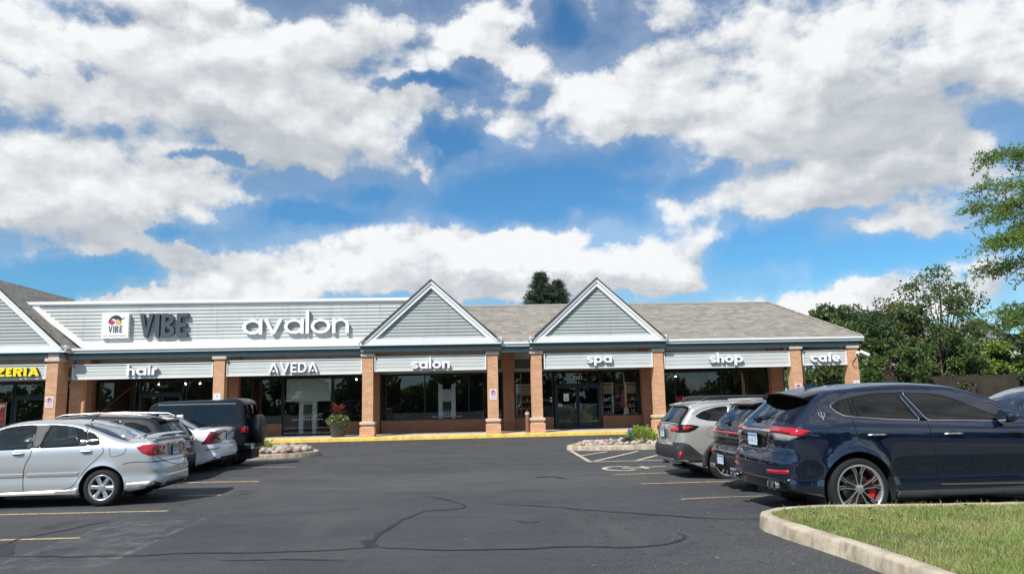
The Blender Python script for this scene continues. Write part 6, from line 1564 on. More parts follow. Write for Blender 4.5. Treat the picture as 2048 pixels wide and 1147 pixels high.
def kerbmat():
    mt = bpy.data.materials.new('kerb_concrete'); mt.use_nodes = True; t = NG(mt.node_tree); b = mt.node_tree.nodes['Principled BSDF']
    ge = t.node('ShaderNodeNewGeometry'); P = ge.outputs['Position']
    c = t.mix(t.lin(t.noise(P, 3.5, 6, .65), .35, .65), (.36, .30, .22), (.55, .475, .36))
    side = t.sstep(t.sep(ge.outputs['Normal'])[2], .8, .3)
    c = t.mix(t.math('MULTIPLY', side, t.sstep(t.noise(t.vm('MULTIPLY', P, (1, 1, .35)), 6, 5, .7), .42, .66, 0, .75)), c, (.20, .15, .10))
    c = t.mix(t.sstep(t.noise(P, 28, 4, .7), .56, .7, 0, .5), c, (.24, .20, .15))
    c = t.mix(t.sstep(t.noise(P, 1.1, 2, .5), .66, .70, 0, .6), c, (.30, .19, .12))
    t.l.new(c, b.inputs['Base Color']); b.inputs['Roughness'].default_value = .93
    bn = t.node('ShaderNodeBump'); bn.inputs['Strength'].default_value = .7; bn.inputs['Distance'].default_value = .01
    t.l.new(t.noise(P, 35, 5, .7), bn.inputs['Height']); t.l.new(bn.outputs[0], b.inputs['Normal']); return mt
KERB = kerbmat()
def kerb_ring(poly, name, m_, label, wd=.15, h=.15, jag=.006, seed=0):
    rnd = random.Random(seed); P = dens([tuple(p) for p in catmull(poly, .15)[:, :2]], .15) if len(poly) < 60 else poly
    P = np.array(P); L = [(inset(P, o), z) for o, z in ((-.02, -.08), (0, h * .75), (.02, h - .005), (.05, h), (wd - .015, h), (wd, h - .012), (wd + .005, -.05))]
    mb = MB(); n = len(P)
    for q, z in L:
        for p in q: mb.v.append((p[0] + rnd.uniform(-1, 1) * jag, p[1] + rnd.uniform(-1, 1) * jag, gz(p[0], p[1]) + z + rnd.uniform(-.5, .5) * jag))
    for k in range(len(L) - 1):
        for i in range(n): mb.f.append((k * n + i, k * n + (i + 1) % n, (k + 1) * n + (i + 1) % n, (k + 1) * n + i)); mb.mi.append(0)
    o = mb.build(name, m_, None, smooth=45); tag(o, label, 'kerb', kind='structure'); return P
P0 = kerb_ring(ISL, 'island_kerb', KERB, 'weathered pale concrete kerb round the grass island', .14)
def fill_ground(poly, name, m_, label, cat, kind, dz, bump=0., step=.25):
    q = np.array(poly); gx, gy = np.meshgrid(np.arange(q[:, 0].min(), q[:, 0].max(), step), np.arange(q[:, 1].min(), q[:, 1].max(), step)); G = np.stack([gx.ravel(), gy.ravel()], 1)
    G = G[inpoly(q, G)]; G = G[polydist(q, G) > step * .4]; n = len(q)
    CV, CE, CF, _, _, _ = delaunay_2d_cdt([Vector(a) for a in q] + [Vector(a) for a in G], [(i, (i + 1) % n) for i in range(n)], [], 1, 1e-6)
    mb = MB(); mb.add([(v[0], v[1], gz(v[0], v[1]) + dz + bump * (math.sin(v[0] * 3.1) * math.cos(v[1] * 2.3))) for v in CV], [tuple(f) for f in CF])
    o = mb.build(name, m_, None, smooth='all'); tag(o, label, cat, kind=kind); return o
GI = inset(P0, .14)
soil = mat('turf_soil', (.12, .115, .05), .95, var=.4, vscale=4)
fill_ground(GI, 'turf', soil, 'earth under the grass of the island', 'turf', 'structure', .125, .012)
def grass_mat():
    mt = bpy.data.materials.new('grass_blades'); mt.use_nodes = True; t = NG(mt.node_tree); b = mt.node_tree.nodes['Principled BSDF']
    P = t.node('ShaderNodeNewGeometry'); pos = P.outputs['Position']
    c = t.mix(t.lin(t.noise(pos, 1.3, 4, .6), .38, .62), (.14, .21, .04), (.25, .275, .085))
    c = t.mix(t.sstep(t.noise(pos, 45, 2, .6), .56, .66, 0, .55), c, (.55, .50, .26))
    c = t.mix(t.sstep(t.noise(pos, .8, 3, .5), .58, .70, 0, .8), c, (.13, .27, .035))
    c = t.mix(t.sstep(t.noise(pos, 1.9, 4, .6), .55, .68, 0, .75), c, (.34, .29, .13))
    t.l.new(c, b.inputs['Base Color']); b.inputs['Roughness'].default_value = .7; b.inputs['Subsurface Weight'].default_value = 0
    return mt
rs = np.random.RandomState(5)
def blades(N, poly, hmin, hmax, w, zoff, xr, yr, lean=.6):
    x = rs.uniform(*xr, N * 2); y = rs.uniform(*yr, N * 2); pts = np.stack([x, y], 1); pts = pts[inpoly(poly, pts)][:N]; n = len(pts)
    z = np.array([gz(a, b) for a, b in pts]) + zoff; an = rs.uniform(0, 2 * PI, n); h = rs.uniform(hmin, hmax, n); ln = rs.uniform(0, lean, n) * h; la = rs.uniform(0, 2 * PI, n)
    dx, dy = np.cos(an) * w / 2, np.sin(an) * w / 2; tx, ty = np.cos(la) * ln, np.sin(la) * ln
    V = np.empty((n, 5, 3)); V[:, 0] = np.stack([pts[:, 0] - dx, pts[:, 1] - dy, z], 1); V[:, 1] = np.stack([pts[:, 0] + dx, pts[:, 1] + dy, z], 1)
    V[:, 2] = np.stack([pts[:, 0] + dx * .7 + tx * .4, pts[:, 1] + dy * .7 + ty * .4, z + h * .6], 1); V[:, 3] = np.stack([pts[:, 0] - dx * .7 + tx * .4, pts[:, 1] - dy * .7 + ty * .4, z + h * .6], 1)
    V[:, 4] = np.stack([pts[:, 0] + tx, pts[:, 1] + ty, z + h], 1)
    return V
def big_mesh(name, V, faces, m_, parent=None):
    me = bpy.data.meshes.new(name); nv = len(V); me.vertices.add(nv); me.vertices.foreach_set('co', V.reshape(-1).astype('f'))
    k = faces.shape[1]; nf = len(faces); me.loops.add(nf * k); me.loops.foreach_set('vertex_index', faces.reshape(-1).astype('i'))
    me.polygons.add(nf); me.polygons.foreach_set('loop_start', np.arange(0, nf * k, k, dtype='i'))
    me.materials.append(m_); me.update(calc_edges=True); return link(name, me, parent)
GM = grass_mat()
def thin_out(V):
    p = V[:, 0]; v = np.sin(p[:, 0] * 2.3 + 1.1) * np.cos(p[:, 1] * 3.1 + .4) + .6 * np.sin(p[:, 0] * 6.1 + p[:, 1] * 4.7)
    return V[(v < .95) | (rs.rand(len(V)) < .22)]
V = np.concatenate([thin_out(blades(80000, inset(P0, .15), .018, .05, .007, .125, (3.5, 10.5), (4.6, 9.0))), blades(9000, inset(P0, .15), .05, .10, .006, .125, (3.5, 10.5), (4.6, 9.0), .8)])
n = len(V); b5 = np.arange(n)[:, None] * 5
tri = np.concatenate([b5 + np.array([[0, 1, 2]]), b5 + np.array([[0, 2, 3]]), b5 + np.array([[3, 2, 4]])])
tag(big_mesh('island_grass', V.reshape(-1, 3), tri, GM), 'sunlit patchy grass with straw coloured blades on the island', 'grass', kind='stuff')

# ---------------------------------------------------------------- rock islands
def rock_island(poly, nm, lab, seed, spots, tone):
    Pq = kerb_ring(poly, 'kerb', KERB, lab, .16, .15, .008, seed)
    fill_ground(inset(Pq, .16), 'gravel_bed', mat('gravel', (.40, .34, .28), .95, var=.4, vscale=25, bump=1., bscale=60), 'pale gravel inside the ' + nm + ' island', 'gravel', 'structure', .12, .01, .4)
    rnd = random.Random(seed); protos = []
    for k in range(5):
        bm = bmesh.new(); bmesh.ops.create_icosphere(bm, subdivisions=2, radius=1)
        ph = [rnd.uniform(0, 6) for _ in range(6)]
        for v in bm.verts:
            p = v.co.copy(); f = 1 + .14 * math.sin(3 * p.x + ph[0]) * math.cos(2.6 * p.y + ph[1]) + .08 * math.sin(5 * p.z + ph[2] + 4 * p.x)
            v.co = Vector((p.x * f, p.y * f * .8, p.z * f * .62))
        me = bpy.data.meshes.new('rock'); bm.to_mesh(me); bm.free(); me.polygons.foreach_set('use_smooth', [True] * len(me.polygons)); protos.append(me)
    mats_ = [mat('rock_pink', (.38, .26, .20), .9, var=.2, vscale=2, bump=.3, bscale=12), mat('rock_grey', (.30, .27, .24), .9, var=.2, vscale=2, bump=.3, bscale=12), mat('rock_pale', (.46, .39, .32), .9, var=.15, vscale=2, bump=.3, bscale=12)]
    for i in range(spots[0]):
        x = rnd.uniform(*spots[1]); y = rnd.uniform(*spots[2]); r = rnd.uniform(*spots[3])
        if not inpoly(inset(Pq, .2), np.array([[x, y]]))[0]: continue
        o = bpy.data.objects.new('rock', protos[i % 5]); COL.objects.link(o); o.location = (x, y, .13 + r * .35 + spots[4] * rnd.random()); o.rotation_euler = (rnd.uniform(-.3, .3), rnd.uniform(-.3, .3), rnd.uniform(0, 6)); o.scale = (r, r, r)
        if not o.data.materials: o.data.materials.append(mats_[0])
        o.material_slots[0].link = 'OBJECT'; o.material_slots[0].material = mats_[rnd.choice(tone)]
        tag(o, 'rounded field stone heaped on the ' + nm + ' island', 'rock', 'stones on the ' + nm + ' island')
rock_island([(-13, 23.6), (-8, 23.55), (-5.6, 23.65), (-4.9, 24.0), (-4.55, 24.7), (-4.75, 25.5), (-5.5, 26.1), (-7.5, 26.3), (-13, 26.3)], 'left', 'pale kerb round the stone covered island behind the boxy off-road vehicle', 4, (260, (-8.2, -4.9), (23.8, 25.9), (.07, .155), .10), [0, 1, 1, 2, 2])
rock_island([(16, 23.3), (9, 23.3), (5, 23.45), (3.85, 23.6), (3.45, 24.05), (3.75, 24.9), (4.2, 25.8), (5.2, 26.5), (8, 26.7), (16, 26.8)][::-1], 'right', 'pale kerb round the flat stone island beside the hatched triangle', 9, (150, (3.7, 8.0), (23.7, 26.3), (.05, .12), .0), [2, 2, 1, 0])
s = MB().bevbox(5.35, 5.75, 24.5, 24.8, .16, .27, .04).bevbox(5.45, 5.62, 24.55, 24.75, .25, .33, .03); tag(s.build('drain_block', BLK), 'small black block lying on the pale stones of the right island', 'block')
s = empty('marker_flag', (5.62, 24.9, .14), 0, 'small blue marker flag on a thin wire by the right island shrub', 'flag')
MB().tube([(0, 0, 0), (0, 0, .42)], .005, 4).build('wire', BLK, s); MB().prism([(0, .30), (.09, .27), (.13, .36), (.06, .45), (0, .42)], 'y', -.01, .01).build('flag', mat('flag_blue', (.02, .13, .55), .6), s)

# ---------------------------------------------------------------- foliage
def leafmat(name, c1, c2, scale=.7, rough=.55, trans=.25):
    mt = bpy.data.materials.new(name); mt.use_nodes = True; t = NG(mt.node_tree); b = mt.node_tree.nodes['Principled BSDF']
    out = [n for n in mt.node_tree.nodes if n.type == 'OUTPUT_MATERIAL'][0]
    pos = t.node('ShaderNodeNewGeometry').outputs['Position']
    c = t.mix(t.lin(t.noise(pos, scale, 3, .6), .35, .65), c1, c2)
    c = t.mix(t.lin(t.noise(pos, scale * 14, 2, .6), .35, .7, 0, .5), c, tuple(min(1, k * 1.5) for k in c2))
    t.l.new(c, b.inputs['Base Color']); b.inputs['Roughness'].default_value = rough
    tr = t.node('ShaderNodeBsdfTranslucent'); t.l.new(t.mix(.5, c, (.35, .5, .08), 'MIX'), tr.inputs[0])
    mx = t.node('ShaderNodeMixShader'); mx.inputs[0].default_value = trans; t.l.new(b.outputs[0], mx.inputs[1]); t.l.new(tr.outputs[0], mx.inputs[2]); t.l.new(mx.outputs[0], out.inputs[0])
    MATS[name] = mt; return mt
BARK = mat('bark', (.10, .075, .055), .95, var=.3, vscale=4, bump=.6, bscale=20)
def leaves(P, D, size, asp=.5, seed=0, jit=.9):
    """P: leaf positions, D: leaf directions; returns diamond shaped quads"""
    r = np.random.RandomState(seed); n = len(P); D = D + r.normal(0, jit, (n, 3)); D /= np.linalg.norm(D, axis=1)[:, None] + 1e-9
    A = r.normal(0, 1, (n, 3)); A -= D * (A * D).sum(1)[:, None]; A /= np.linalg.norm(A, axis=1)[:, None] + 1e-9
    L = size * r.uniform(.6, 1.3, n)[:, None]; Wd_ = L * asp
    V = np.empty((n, 4, 3)); V[:, 0] = P; V[:, 1] = P + D * L * .5 + A * Wd_ / 2; V[:, 2] = P + D * L; V[:, 3] = P + D * L * .5 - A * Wd_ / 2
    return V
def quads(n): return np.arange(n * 4).reshape(n, 4)
def tree(loc, H, rad, label, group, seed, lm, base=.15, nclump=60, per=260, leaf=.22, top=1.0, name='broadleaf_tree', cl=.16, drop=0., open_=0., trunk_r=None, flat=.75):
    r = np.random.RandomState(seed); root = empty(name, loc, 0, label, 'tree', group)
    cz = H * (base + (1 - base) * .5); hz = H * (1 - base) * .5
    tr = trunk_r or H * .018
    tk = MB(); bend = r.normal(0, .02 * H, 2); tip = Vector((bend[0], bend[1], H * .82))
    pts = [Vector((0, 0, 0)), Vector((bend[0] * .2, bend[1] * .2, H * .3)), Vector((bend[0] * .6, bend[1] * .6, H * .6)), tip]
    tk.tube(pts, [tr, tr * .8, tr * .5, tr * .15], 8)
    V = []
    for k in range(nclump):
        # clump centres fill the crown, denser outside
        u = r.normal(0, 1, 3); u /= np.linalg.norm(u); q = r.uniform(.35, 1) ** (.45)
        z = cz + u[2] * hz * q
        prof = 1.0 - .45 * max(0, (z / H - .5) / .5) ** 1.6 * (2 - top)
        c = np.array([u[0] * rad * q * prof * r.uniform(.75, 1.15), u[1] * rad * q * prof * r.uniform(.75, 1.15), z + r.normal(0, .03 * H)])
        t0 = max(.15, min(.95, (c[2] / H) * .8 - .12)); bp = pts[0].lerp(tip, t0)
        mid = (bp + Vector(c)) / 2 + Vector((0, 0, -.04 * H + drop))
        tk.tube([bp, mid, Vector(c)], [tr * .35, tr * .2, tr * .06], 5, cap=False)
        cr = cl * H * r.uniform(.55, 1.15) * .5; m_ = int(per * r.uniform(.6, 1.3))
        d = r.normal(0, 1, (m_, 3)); d /= np.linalg.norm(d, axis=1)[:, None]; rr_ = cr * r.uniform(.2, 1, (m_, 1)) ** .5 * (1 + .35 * np.sin(5 * d[:, :1] + k) * np.cos(4 * d[:, 1:2]))
        P = c + d * rr_ * np.array([1.25, 1.25, flat]); V.append(leaves(P, d + np.array([0, 0, -.1]), leaf, .55, seed * 77 + k))
        if open_:
            for w_ in range(3):
                dd = r.normal(0, 1, 3); dd[2] = abs(dd[2]) * .6; dd /= np.linalg.norm(dd); tk.tube([Vector(c), Vector(c + dd * cr * 1.5)], [tr * .06, tr * .02], 4, cap=False)
                P2 = c + dd * cr * r.uniform(.7, 1.7, (14, 1)) + r.normal(0, .08, (14, 3)); V.append(leaves(P2, np.tile(dd, (14, 1)), leaf * .9, .5, seed * 7 + k + w_))
    V = np.concatenate(V); tk.build('trunk', BARK, root, smooth='all'); big_mesh('crown', V.reshape(-1, 3), quads(len(V)), lm, root)
    return root
LM1 = leafmat('leaf_dark_green', (.018, .040, .015), (.045, .080, .024), trans=.15); LM2 = leafmat('leaf_mid_green', (.032, .062, .018), (.080, .120, .030), trans=.18); LM3 = leafmat('leaf_yellow_green', (.10, .15, .025), (.18, .24, .05)); LM4 = leafmat('leaf_olive', (.07, .085, .025), (.14, .13, .04))
LM5 = leafmat('locust_leaf', (.065, .13, .025), (.15, .235, .045), 1.2, trans=.36)
G_ = 'trees behind the wooden fence'
TR = [((23.2, 45), 6.6, 2.6, 'low rounded green tree nearest the roof corner behind the walkway', LM2, 1, {}),
      ((27.2, 53), 8.3, 3.2, 'dense dark green tree left of the taller ones', LM1, 2, {}),
      ((31.2, 55), 8.7, 3.2, 'dark green tree with a rounded top behind the corner column', LM1, 3, {}),
      ((29.0, 48), 5.4, 2.6, 'low bushy tree right beside the corner column', LM2, 4, {}),
      ((35.0, 57), 9.0, 3.0, 'olive tinged tree just left of the tall airy one', LM4, 5, {}),
      ((33.2, 49), 6.0, 2.7, 'mid green tree above the left end of the fence', LM2, 6, {}),
      ((37.3, 55), 11.3, 3.3, 'tall airy tree with thin branches rising above the others', LM2, 7, dict(nclump=46, per=120, open_=1, cl=.13, base=.22, leaf=.26)),
      ((37.2, 49.5), 5.2, 2.3, 'yellow green shrubby tree under the tall airy tree', LM3, 8, dict(per=180)),
      ((44.0, 58), 8.0, 3.0, 'thin green tree in front of the white house', LM2, 9, dict(nclump=34, per=120, open_=1)),
      ((41.3, 50), 7.2, 2.6, 'dark drooping evergreen at the right edge', LM1, 10, dict(top=1.6, flat=.45)),
      ((43.8, 46), 7.0, 3.0, 'shaded reddish brown leaved tree at the far right', leafmat('leaf_brown', (.05, .05, .022), (.11, .085, .035)), 11, {}),
      ((39.0, 46.5), 4.6, 2.3, 'low dark bushy tree against the fence at the right', LM1, 12, {}),
      ((20.0, 50), 6.4, 2.6, 'green tree seen between the last two brick columns', LM2, 13, {}),
      ((24.5, 60), 8.2, 3.2, 'dark tree top showing just above the roof hip', LM1, 14, {}),
      ((48.0, 50), 8.5, 3.2, 'broad green tree outside the right edge', LM2, 15, {})]
for (x, y), H_, r_, lb, lm, sd, kw in TR:
    k = dict(nclump=64, per=230, leaf=.24, base=.10); k.update(kw); tree((x, y, 0), H_ * .98, r_, lb, G_, sd, lm, **k)
# spruces behind the roof
def spruce(loc, H, rb, label, seed, tipbrown):
    r = np.random.RandomState(seed); root = empty('spruce_tree', loc, 0, label, 'tree', 'spruces behind the roof'); tk = MB().tube([(0, 0, 0), (0, 0, H * .5), (0, 0, H)], [.22, .13, .02], 7)
    V = []; Bv = []; z = H * .28
    while z < H - .1:
        t = 1 - z / H; nb = int(7 + 6 * t); a0 = r.uniform(0, 6)
        for k in range(nb):
            a = a0 + 2 * PI * k / nb + r.normal(0, .15); L = rb * (t ** .8) * r.uniform(.75, 1.2) + .15
            e = np.array([math.cos(a), math.sin(a), r.uniform(.0, .35)]); tk.tube([(0, 0, z), tuple(np.array([0, 0, z]) + e * L)], [.03, .008], 4, cap=False)
            m_ = int(110 + 240 * L); s_ = r.uniform(.1, 1, (m_, 1)); P = np.array([0, 0, z]) + e * L * s_ + r.normal(0, 1, (m_, 3)) * np.array([.13, .13, .10])
            (Bv if r.rand() < (.5 if z > H * .86 else .12) * tipbrown else V).append(leaves(P, np.tile(e, (m_, 1)), .16, .28, seed + k + int(z * 50), .7))
        z += .34 + .1 * t
    V = np.concatenate(V); tk.build('trunk', BARK, root); big_mesh('crown', V.reshape(-1, 3), quads(len(V)), leafmat('needle', (.016, .038, .026), (.038, .065, .035), 1.5, .7, .05) if 'needle' not in MATS else MATS['needle'], root)
    if Bv: Bv = np.concatenate(Bv); big_mesh('cone_clusters', Bv.reshape(-1, 3), quads(len(Bv)), mat('cone_brown', (.16, .095, .05), .9), root)
spruce((6.75, 60, 0), 12.0, 3.9, 'left spruce with the pointed double tip behind the roof', 21, .12)
spruce((8.25, 60.6, 0), 11.3, 3.9, 'right spruce with the brown cone laden top behind the roof', 22, .55)

# honey locust reaching in from the right
root = empty('honey_locust_tree', (23.1, 23.5, 0), 0, 'feathery light green tree reaching in from the right edge', 'tree')
r = np.random.RandomState(31); tk = MB(); tk.tube([(0, 0, 0), (-.1, 0, 2.2), (.1, .1, 4.5), (-.2, 0, 8), (0, 0, 11.4)], [.22, .18, .14, .08, .02], 9); V = []
for k in range(44):
    z0 = r.uniform(2.8, 10.6); a = PI + r.normal(0, .9) if k % 4 else r.uniform(0, 2 * PI); L = (4.75 - .75 * max(0, 5.2 - z0) - .26 * max(0, z0 - 6.0)) * r.uniform(.72, 1.02); rise = r.uniform(.05, .30) if z0 > 4 else r.uniform(-.05, .22)
    p0 = np.array([0, 0, z0]); e = np.array([math.cos(a), math.sin(a), rise]); pts = []
    for i in range(9):
        s_ = i / 8; pts.append(p0 + e * L * s_ + np.array([0, 0, -.45 * s_ ** 2.2]) + r.normal(0, .06, 3) * (i > 0))
    tk.tube(pts, [.06 * (1 - .9 * i / 8) + .006 for i in range(9)], 5, cap=False)
    for i in range(2, 9):
        for side in range(5):
            b = pts[i] + r.normal(0, .08, 3); ta = a + r.uniform(-1.35, 1.35); tl = r.uniform(.45, 1.15); te = np.array([math.cos(ta), math.sin(ta), r.uniform(-.25, .45)])
            tp = [b + te * tl * q + np.array([0, 0, -.35 * (q * tl) ** 2]) for q in np.linspace(0, 1, 6)]
            tk.tube([tp[0], tp[3], tp[5]], [.009, .006, .003], 3, cap=False)
            # compound leaves hang from the twig in soft sprays
            for q in np.linspace(.1, 1, 8):
                c0 = b + te * tl * q + np.array([0, 0, -.35 * (q * tl) ** 2]); fe = te * .6 + r.normal(0, .55, 3) + np.array([0, 0, -.35]); fe /= np.linalg.norm(fe); m_ = 9
                P = c0 + fe * np.linspace(.02, .26, m_)[:, None] + r.normal(0, .012, (m_, 3)); V.append(leaves(P, np.tile(fe, (m_, 1)), .10, .46, k * 91 + i * 7 + side + int(q * 100), .75))
V = np.concatenate(V); tk.build('trunk', BARK, root, smooth='all'); big_mesh('crown', V.reshape(-1, 3), quads(len(V)), LM5, root)
tag(MB().lathe([(0, .16), (1.3, .15), (1.4, .12), (1.42, -.05)], 24, c=(23.1, 23.5, 0)).build('tree_bed', KERB), 'round kerbed bed under the feathery tree', 'bed', kind='structure')

# weeds and kerb joints
WD = leafmat('weed_leaf', (.10, .20, .03), (.16, .28, .05), 8)
wr = random.Random(8)
for i in range(16):
    x, y = wr.uniform(3.9, 7.6), wr.uniform(5.9, 8.6)
    if not inpoly(inset(P0, .3), np.array([[x, y]]))[0]: continue
    mb = MB()
    for k in range(wr.randint(7, 12)):
        a = wr.uniform(0, 2 * PI); L = wr.uniform(.04, .09); ca, sa = math.cos(a), math.sin(a); w_ = L * .22
        mb.add([(0, 0, .015), (ca * L * .5 - sa * w_, sa * L * .5 + ca * w_, .035), (ca * L, sa * L, .02), (ca * L * .5 + sa * w_, sa * L * .5 - ca * w_, .03)], [(0, 1, 2, 3)])
    o = mb.build('weed', WD, None, loc=(x, y, gz(x, y) + .15)); tag(o, 'small broad leaved weed in the island grass', 'weed', 'weeds in the island grass')
# wooden fence
FW = mat('weathered_fence_wood', (.050, .037, .028), .95, var=.4, vscale=1.2, bump=.4)
fr = empty('wooden_fence', (34, 46.4, 0), 0, 'dark weathered wooden picket fence under the trees', 'fence')
for i in range(9):
    x0 = 24.5 + i * 2.4; y0 = 47.2 - i * .12; mb = MB(); rnd = random.Random(i)
    for k in range(16):
        x = x0 + k * .15; h = 2.55 + rnd.uniform(-.03, .05) - (i % 3) * .02; mb.box(x, x + .135, y0 - .012 + rnd.uniform(-.004, .004), y0 + .012, .05, h)
    mb.box(x0, x0 + 2.39, y0 + .02, y0 + .06, .5, .6).box(x0, x0 + 2.39, y0 + .02, y0 + .06, 2.0, 2.1)
    wpart(mb, 'fence_panel', FW, fr); wpart(MB().box(x0 - .06, x0 + .0, y0 + .02, y0 + .12, 0, 2.66), 'fence_post', FW, fr)
# house behind
hs = empty('white_house', (46.5, 66, 0), 0, 'white sided house with a grey roof glimpsed through the trees', 'house')
HW = mat('house_siding', (.62, .62, .62), .7); HR = mat('house_roof', (.22, .21, .21), .9, var=.2)
wpart(MB().box(42.5, 51.5, 64, 72, 0, 5.4), 'wall', HW, hs); wpart(MB().prism([(41.9, 5.3), (47, 8.0), (52.1, 5.3), (52.1, 5.15), (47, 7.82), (41.9, 5.15)], 'y', 63.6, 72.4), 'roof', HR, hs)
wpart(MB().prism([(42.5, 5.4), (51.5, 5.4), (47, 7.8)], 'y', 64.0, 64.1), 'gable_wall', HW, hs)
for x, z in ((45.2, 3.6), (48.2, 3.6), (45.2, 1.2), (46.8, 5.9)):
    o = wpart(MB().box(x - .5, x + .5, 63.94, 63.99, z, z + 1.2), 'window', WHT, hs); MB().box(x - .42, x + .42, 63.92, 63.935, z + .08, z + 1.12).build('pane', TRIMB, o, off=hs.location)
hs = empty('grey_shed', (28.5, 50.5, 0), 0, 'small grey roofed shed peeping over the fence', 'shed')
wpart(MB().box(29.6, 32.4, 50.6, 53, 0, 2.6), 'wall', HW, hs); wpart(MB().prism([(29.3, 2.6), (31, 3.6), (32.7, 2.6)], 'y', 50.4, 53.2), 'roof', mat('shed_roof', (.36, .36, .36), .8), hs)
# woods across the road, behind the camera: they show in the glass and the car paint
V = []; r = np.random.RandomState(77)
for k in range(420):
    x = r.uniform(-80, 80); c = np.array([x, -46 + r.normal(0, 3), r.uniform(0, 1) ** 1.2 * (6.5 + 2.8 * math.sin(x * .13) + 1.4 * math.sin(x * .41 + 1))]); m_ = 170; d = r.normal(0, 1, (m_, 3)); d /= np.linalg.norm(d, axis=1)[:, None]
    V.append(leaves(c + d * r.uniform(1.0, 2.2) * r.uniform(.4, 1, (m_, 1)), d, .7, .8, k))
V = np.concatenate(V); tag(big_mesh('distant_wood', V.reshape(-1, 3), quads(len(V)), LM2), 'belt of woodland across the road behind the viewer', 'wood', kind='stuff')

# shrubs and planters
def shrub(loc, sx, sy, sz, n_, leaf, lm, label, seed, group=None, name='shrub'):
    r = np.random.RandomState(seed); root = empty(name, loc, 0, label, 'shrub', group); d = r.normal(0, 1, (n_, 3)); d[:, 2] = abs(d[:, 2]); d /= np.linalg.norm(d, axis=1)[:, None]
    q = r.uniform(.25, 1, (n_, 1)) ** .4 * (1 + .18 * np.sin(6 * d[:, :1]) * np.cos(7 * d[:, 1:2] + 2)); P = d * q * np.array([sx, sy, sz]) + np.array([0, 0, .02]); V = leaves(P, d + np.array([0, 0, .5]), leaf, .5, seed)
    tk = MB()
    for k in range(9): e = d[k]; tk.tube([(0, 0, 0), (e[0] * sx * .4, e[1] * sy * .4, sz * .4), (e[0] * sx * .8, e[1] * sy * .8, e[2] * sz * .85)], [.015, .01, .004], 4, cap=False)
    tk.build('stems', BARK, root); big_mesh('foliage', V.reshape(-1, 3), quads(len(V)), lm, root); return root
LM6 = leafmat('lime_leaf', (.16, .24, .03), (.30, .38, .07), 3, trans=.3)
shrub((6.10, 25.0, .12), .55, .5, .50, 2600, .07, LM6, 'bright lime green shrub on the right stone island', 41)
shrub((7.4, 25.2, .12), .6, .5, .5, 1800, .07, LM6, 'second lime shrub hidden mostly behind the beige wagon', 43)
shrub((-6.45, 24.6, .12), .55, .45, .42, 1500, .085, leafmat('pale_lime', (.22, .27, .06), (.40, .43, .14), 3, trans=.3), 'pale green spiky shrub beside the boxy off-road vehicle bumper on the left island', 42)
CORD = leafmat('cordyline', (.12, .008, .022), (.34, .03, .06), 5, .45, .15); POTL = leafmat('pot_leaf', (.06, .10, .025), (.16, .20, .06), 4); POTM = mat('planter_resin', (.07, .062, .052), .7, var=.2, vscale=8)
def planter(loc, label, seed, full=True):
    r = np.random.RandomState(seed); root = empty('flower_planter', loc, 0, label, 'planter', 'planters with red cordylines along the walk')
    MB().lathe([(0, 0), (.25, 0), (.27, .02), (.38, .55), (.42, .60), (.42, .66), (.37, .66), (.35, .58), (0, .56)], 24).build('pot', POTM, root, smooth=40)
    # arching red strap leaves
    mb = MB()
    for k in range(80):
        a = r.uniform(0, 2 * PI); L = r.uniform(.40, .80); up_ = r.uniform(.5, 2.2); w_ = r.uniform(.045, .075); ca, sa = math.cos(a), math.sin(a); vs = []
        base_z = .75 + r.uniform(0, .45)
        nrm = math.hypot(1, up_)
        for i in range(6):
            s_ = i / 5; hh = L * s_; x_ = hh / nrm; z_ = base_z + hh * up_ / nrm - .30 * s_ ** 2.4 * L; ww = w_ * math.sin(PI * min(1, .15 + s_ * .85)) * .5 + .002
            vs += [(ca * x_ - sa * ww, sa * x_ + ca * ww, z_), (ca * x_ + sa * ww, sa * x_ - ca * ww, z_)]
        mb.add(vs, [(2 * i, 2 * i + 1, 2 * i + 3, 2 * i + 2) for i in range(5)])
    mb.tube([(0, 0, .5), (0, 0, 1.05)], .02, 5)
    mb.build('red_cordyline', CORD, root, smooth='all')
    n_ = 1500; d = r.normal(0, 1, (n_, 3)); d /= np.linalg.norm(d, axis=1)[:, None]; q = r.uniform(.5, 1, (n_, 1)) ** .5; P = d * q * np.array([.50, .50, .30]) + np.array([0, 0, .72])
    tr_ = r.rand(n_) < .25; P[tr_, 2] -= r.uniform(.1, .5, tr_.sum()); P[tr_, :2] *= (.85 - .25 * (.72 - P[tr_, 2:3]).clip(0, 1))
    V = leaves(P, d, .08, .6, seed); big_mesh('trailing_leaves', V.reshape(-1, 3), quads(n_), POTL, root)
    fl = MB()
    for k in range(16):
        a, e = r.uniform(0, 2 * PI), r.uniform(.0, 1.1); p = Vector((math.cos(a) * math.cos(e) * .5, math.sin(a) * math.cos(e) * .5, .72 + math.sin(e) * .28)); bm = bmesh.new(); bmesh.ops.create_icosphere(bm, subdivisions=1, radius=.028)
        for v in bm.verts: v.co += p
        fl.bm(bm)
    fl.build('white_flowers', mat('white_petals', (.75, .74, .72), .6), root)
planter((-5.42, 34.0, .155), 'tall planter with red leaves in front of the window with the roller blind', 51)
planter((10.35, 34.1, .155), 'planter whose red leaves show above the beige wagon roof', 52)
planter((-16.0, 34.9, .155), 'planter whose red leaf tips show above the black crossover roof', 53)
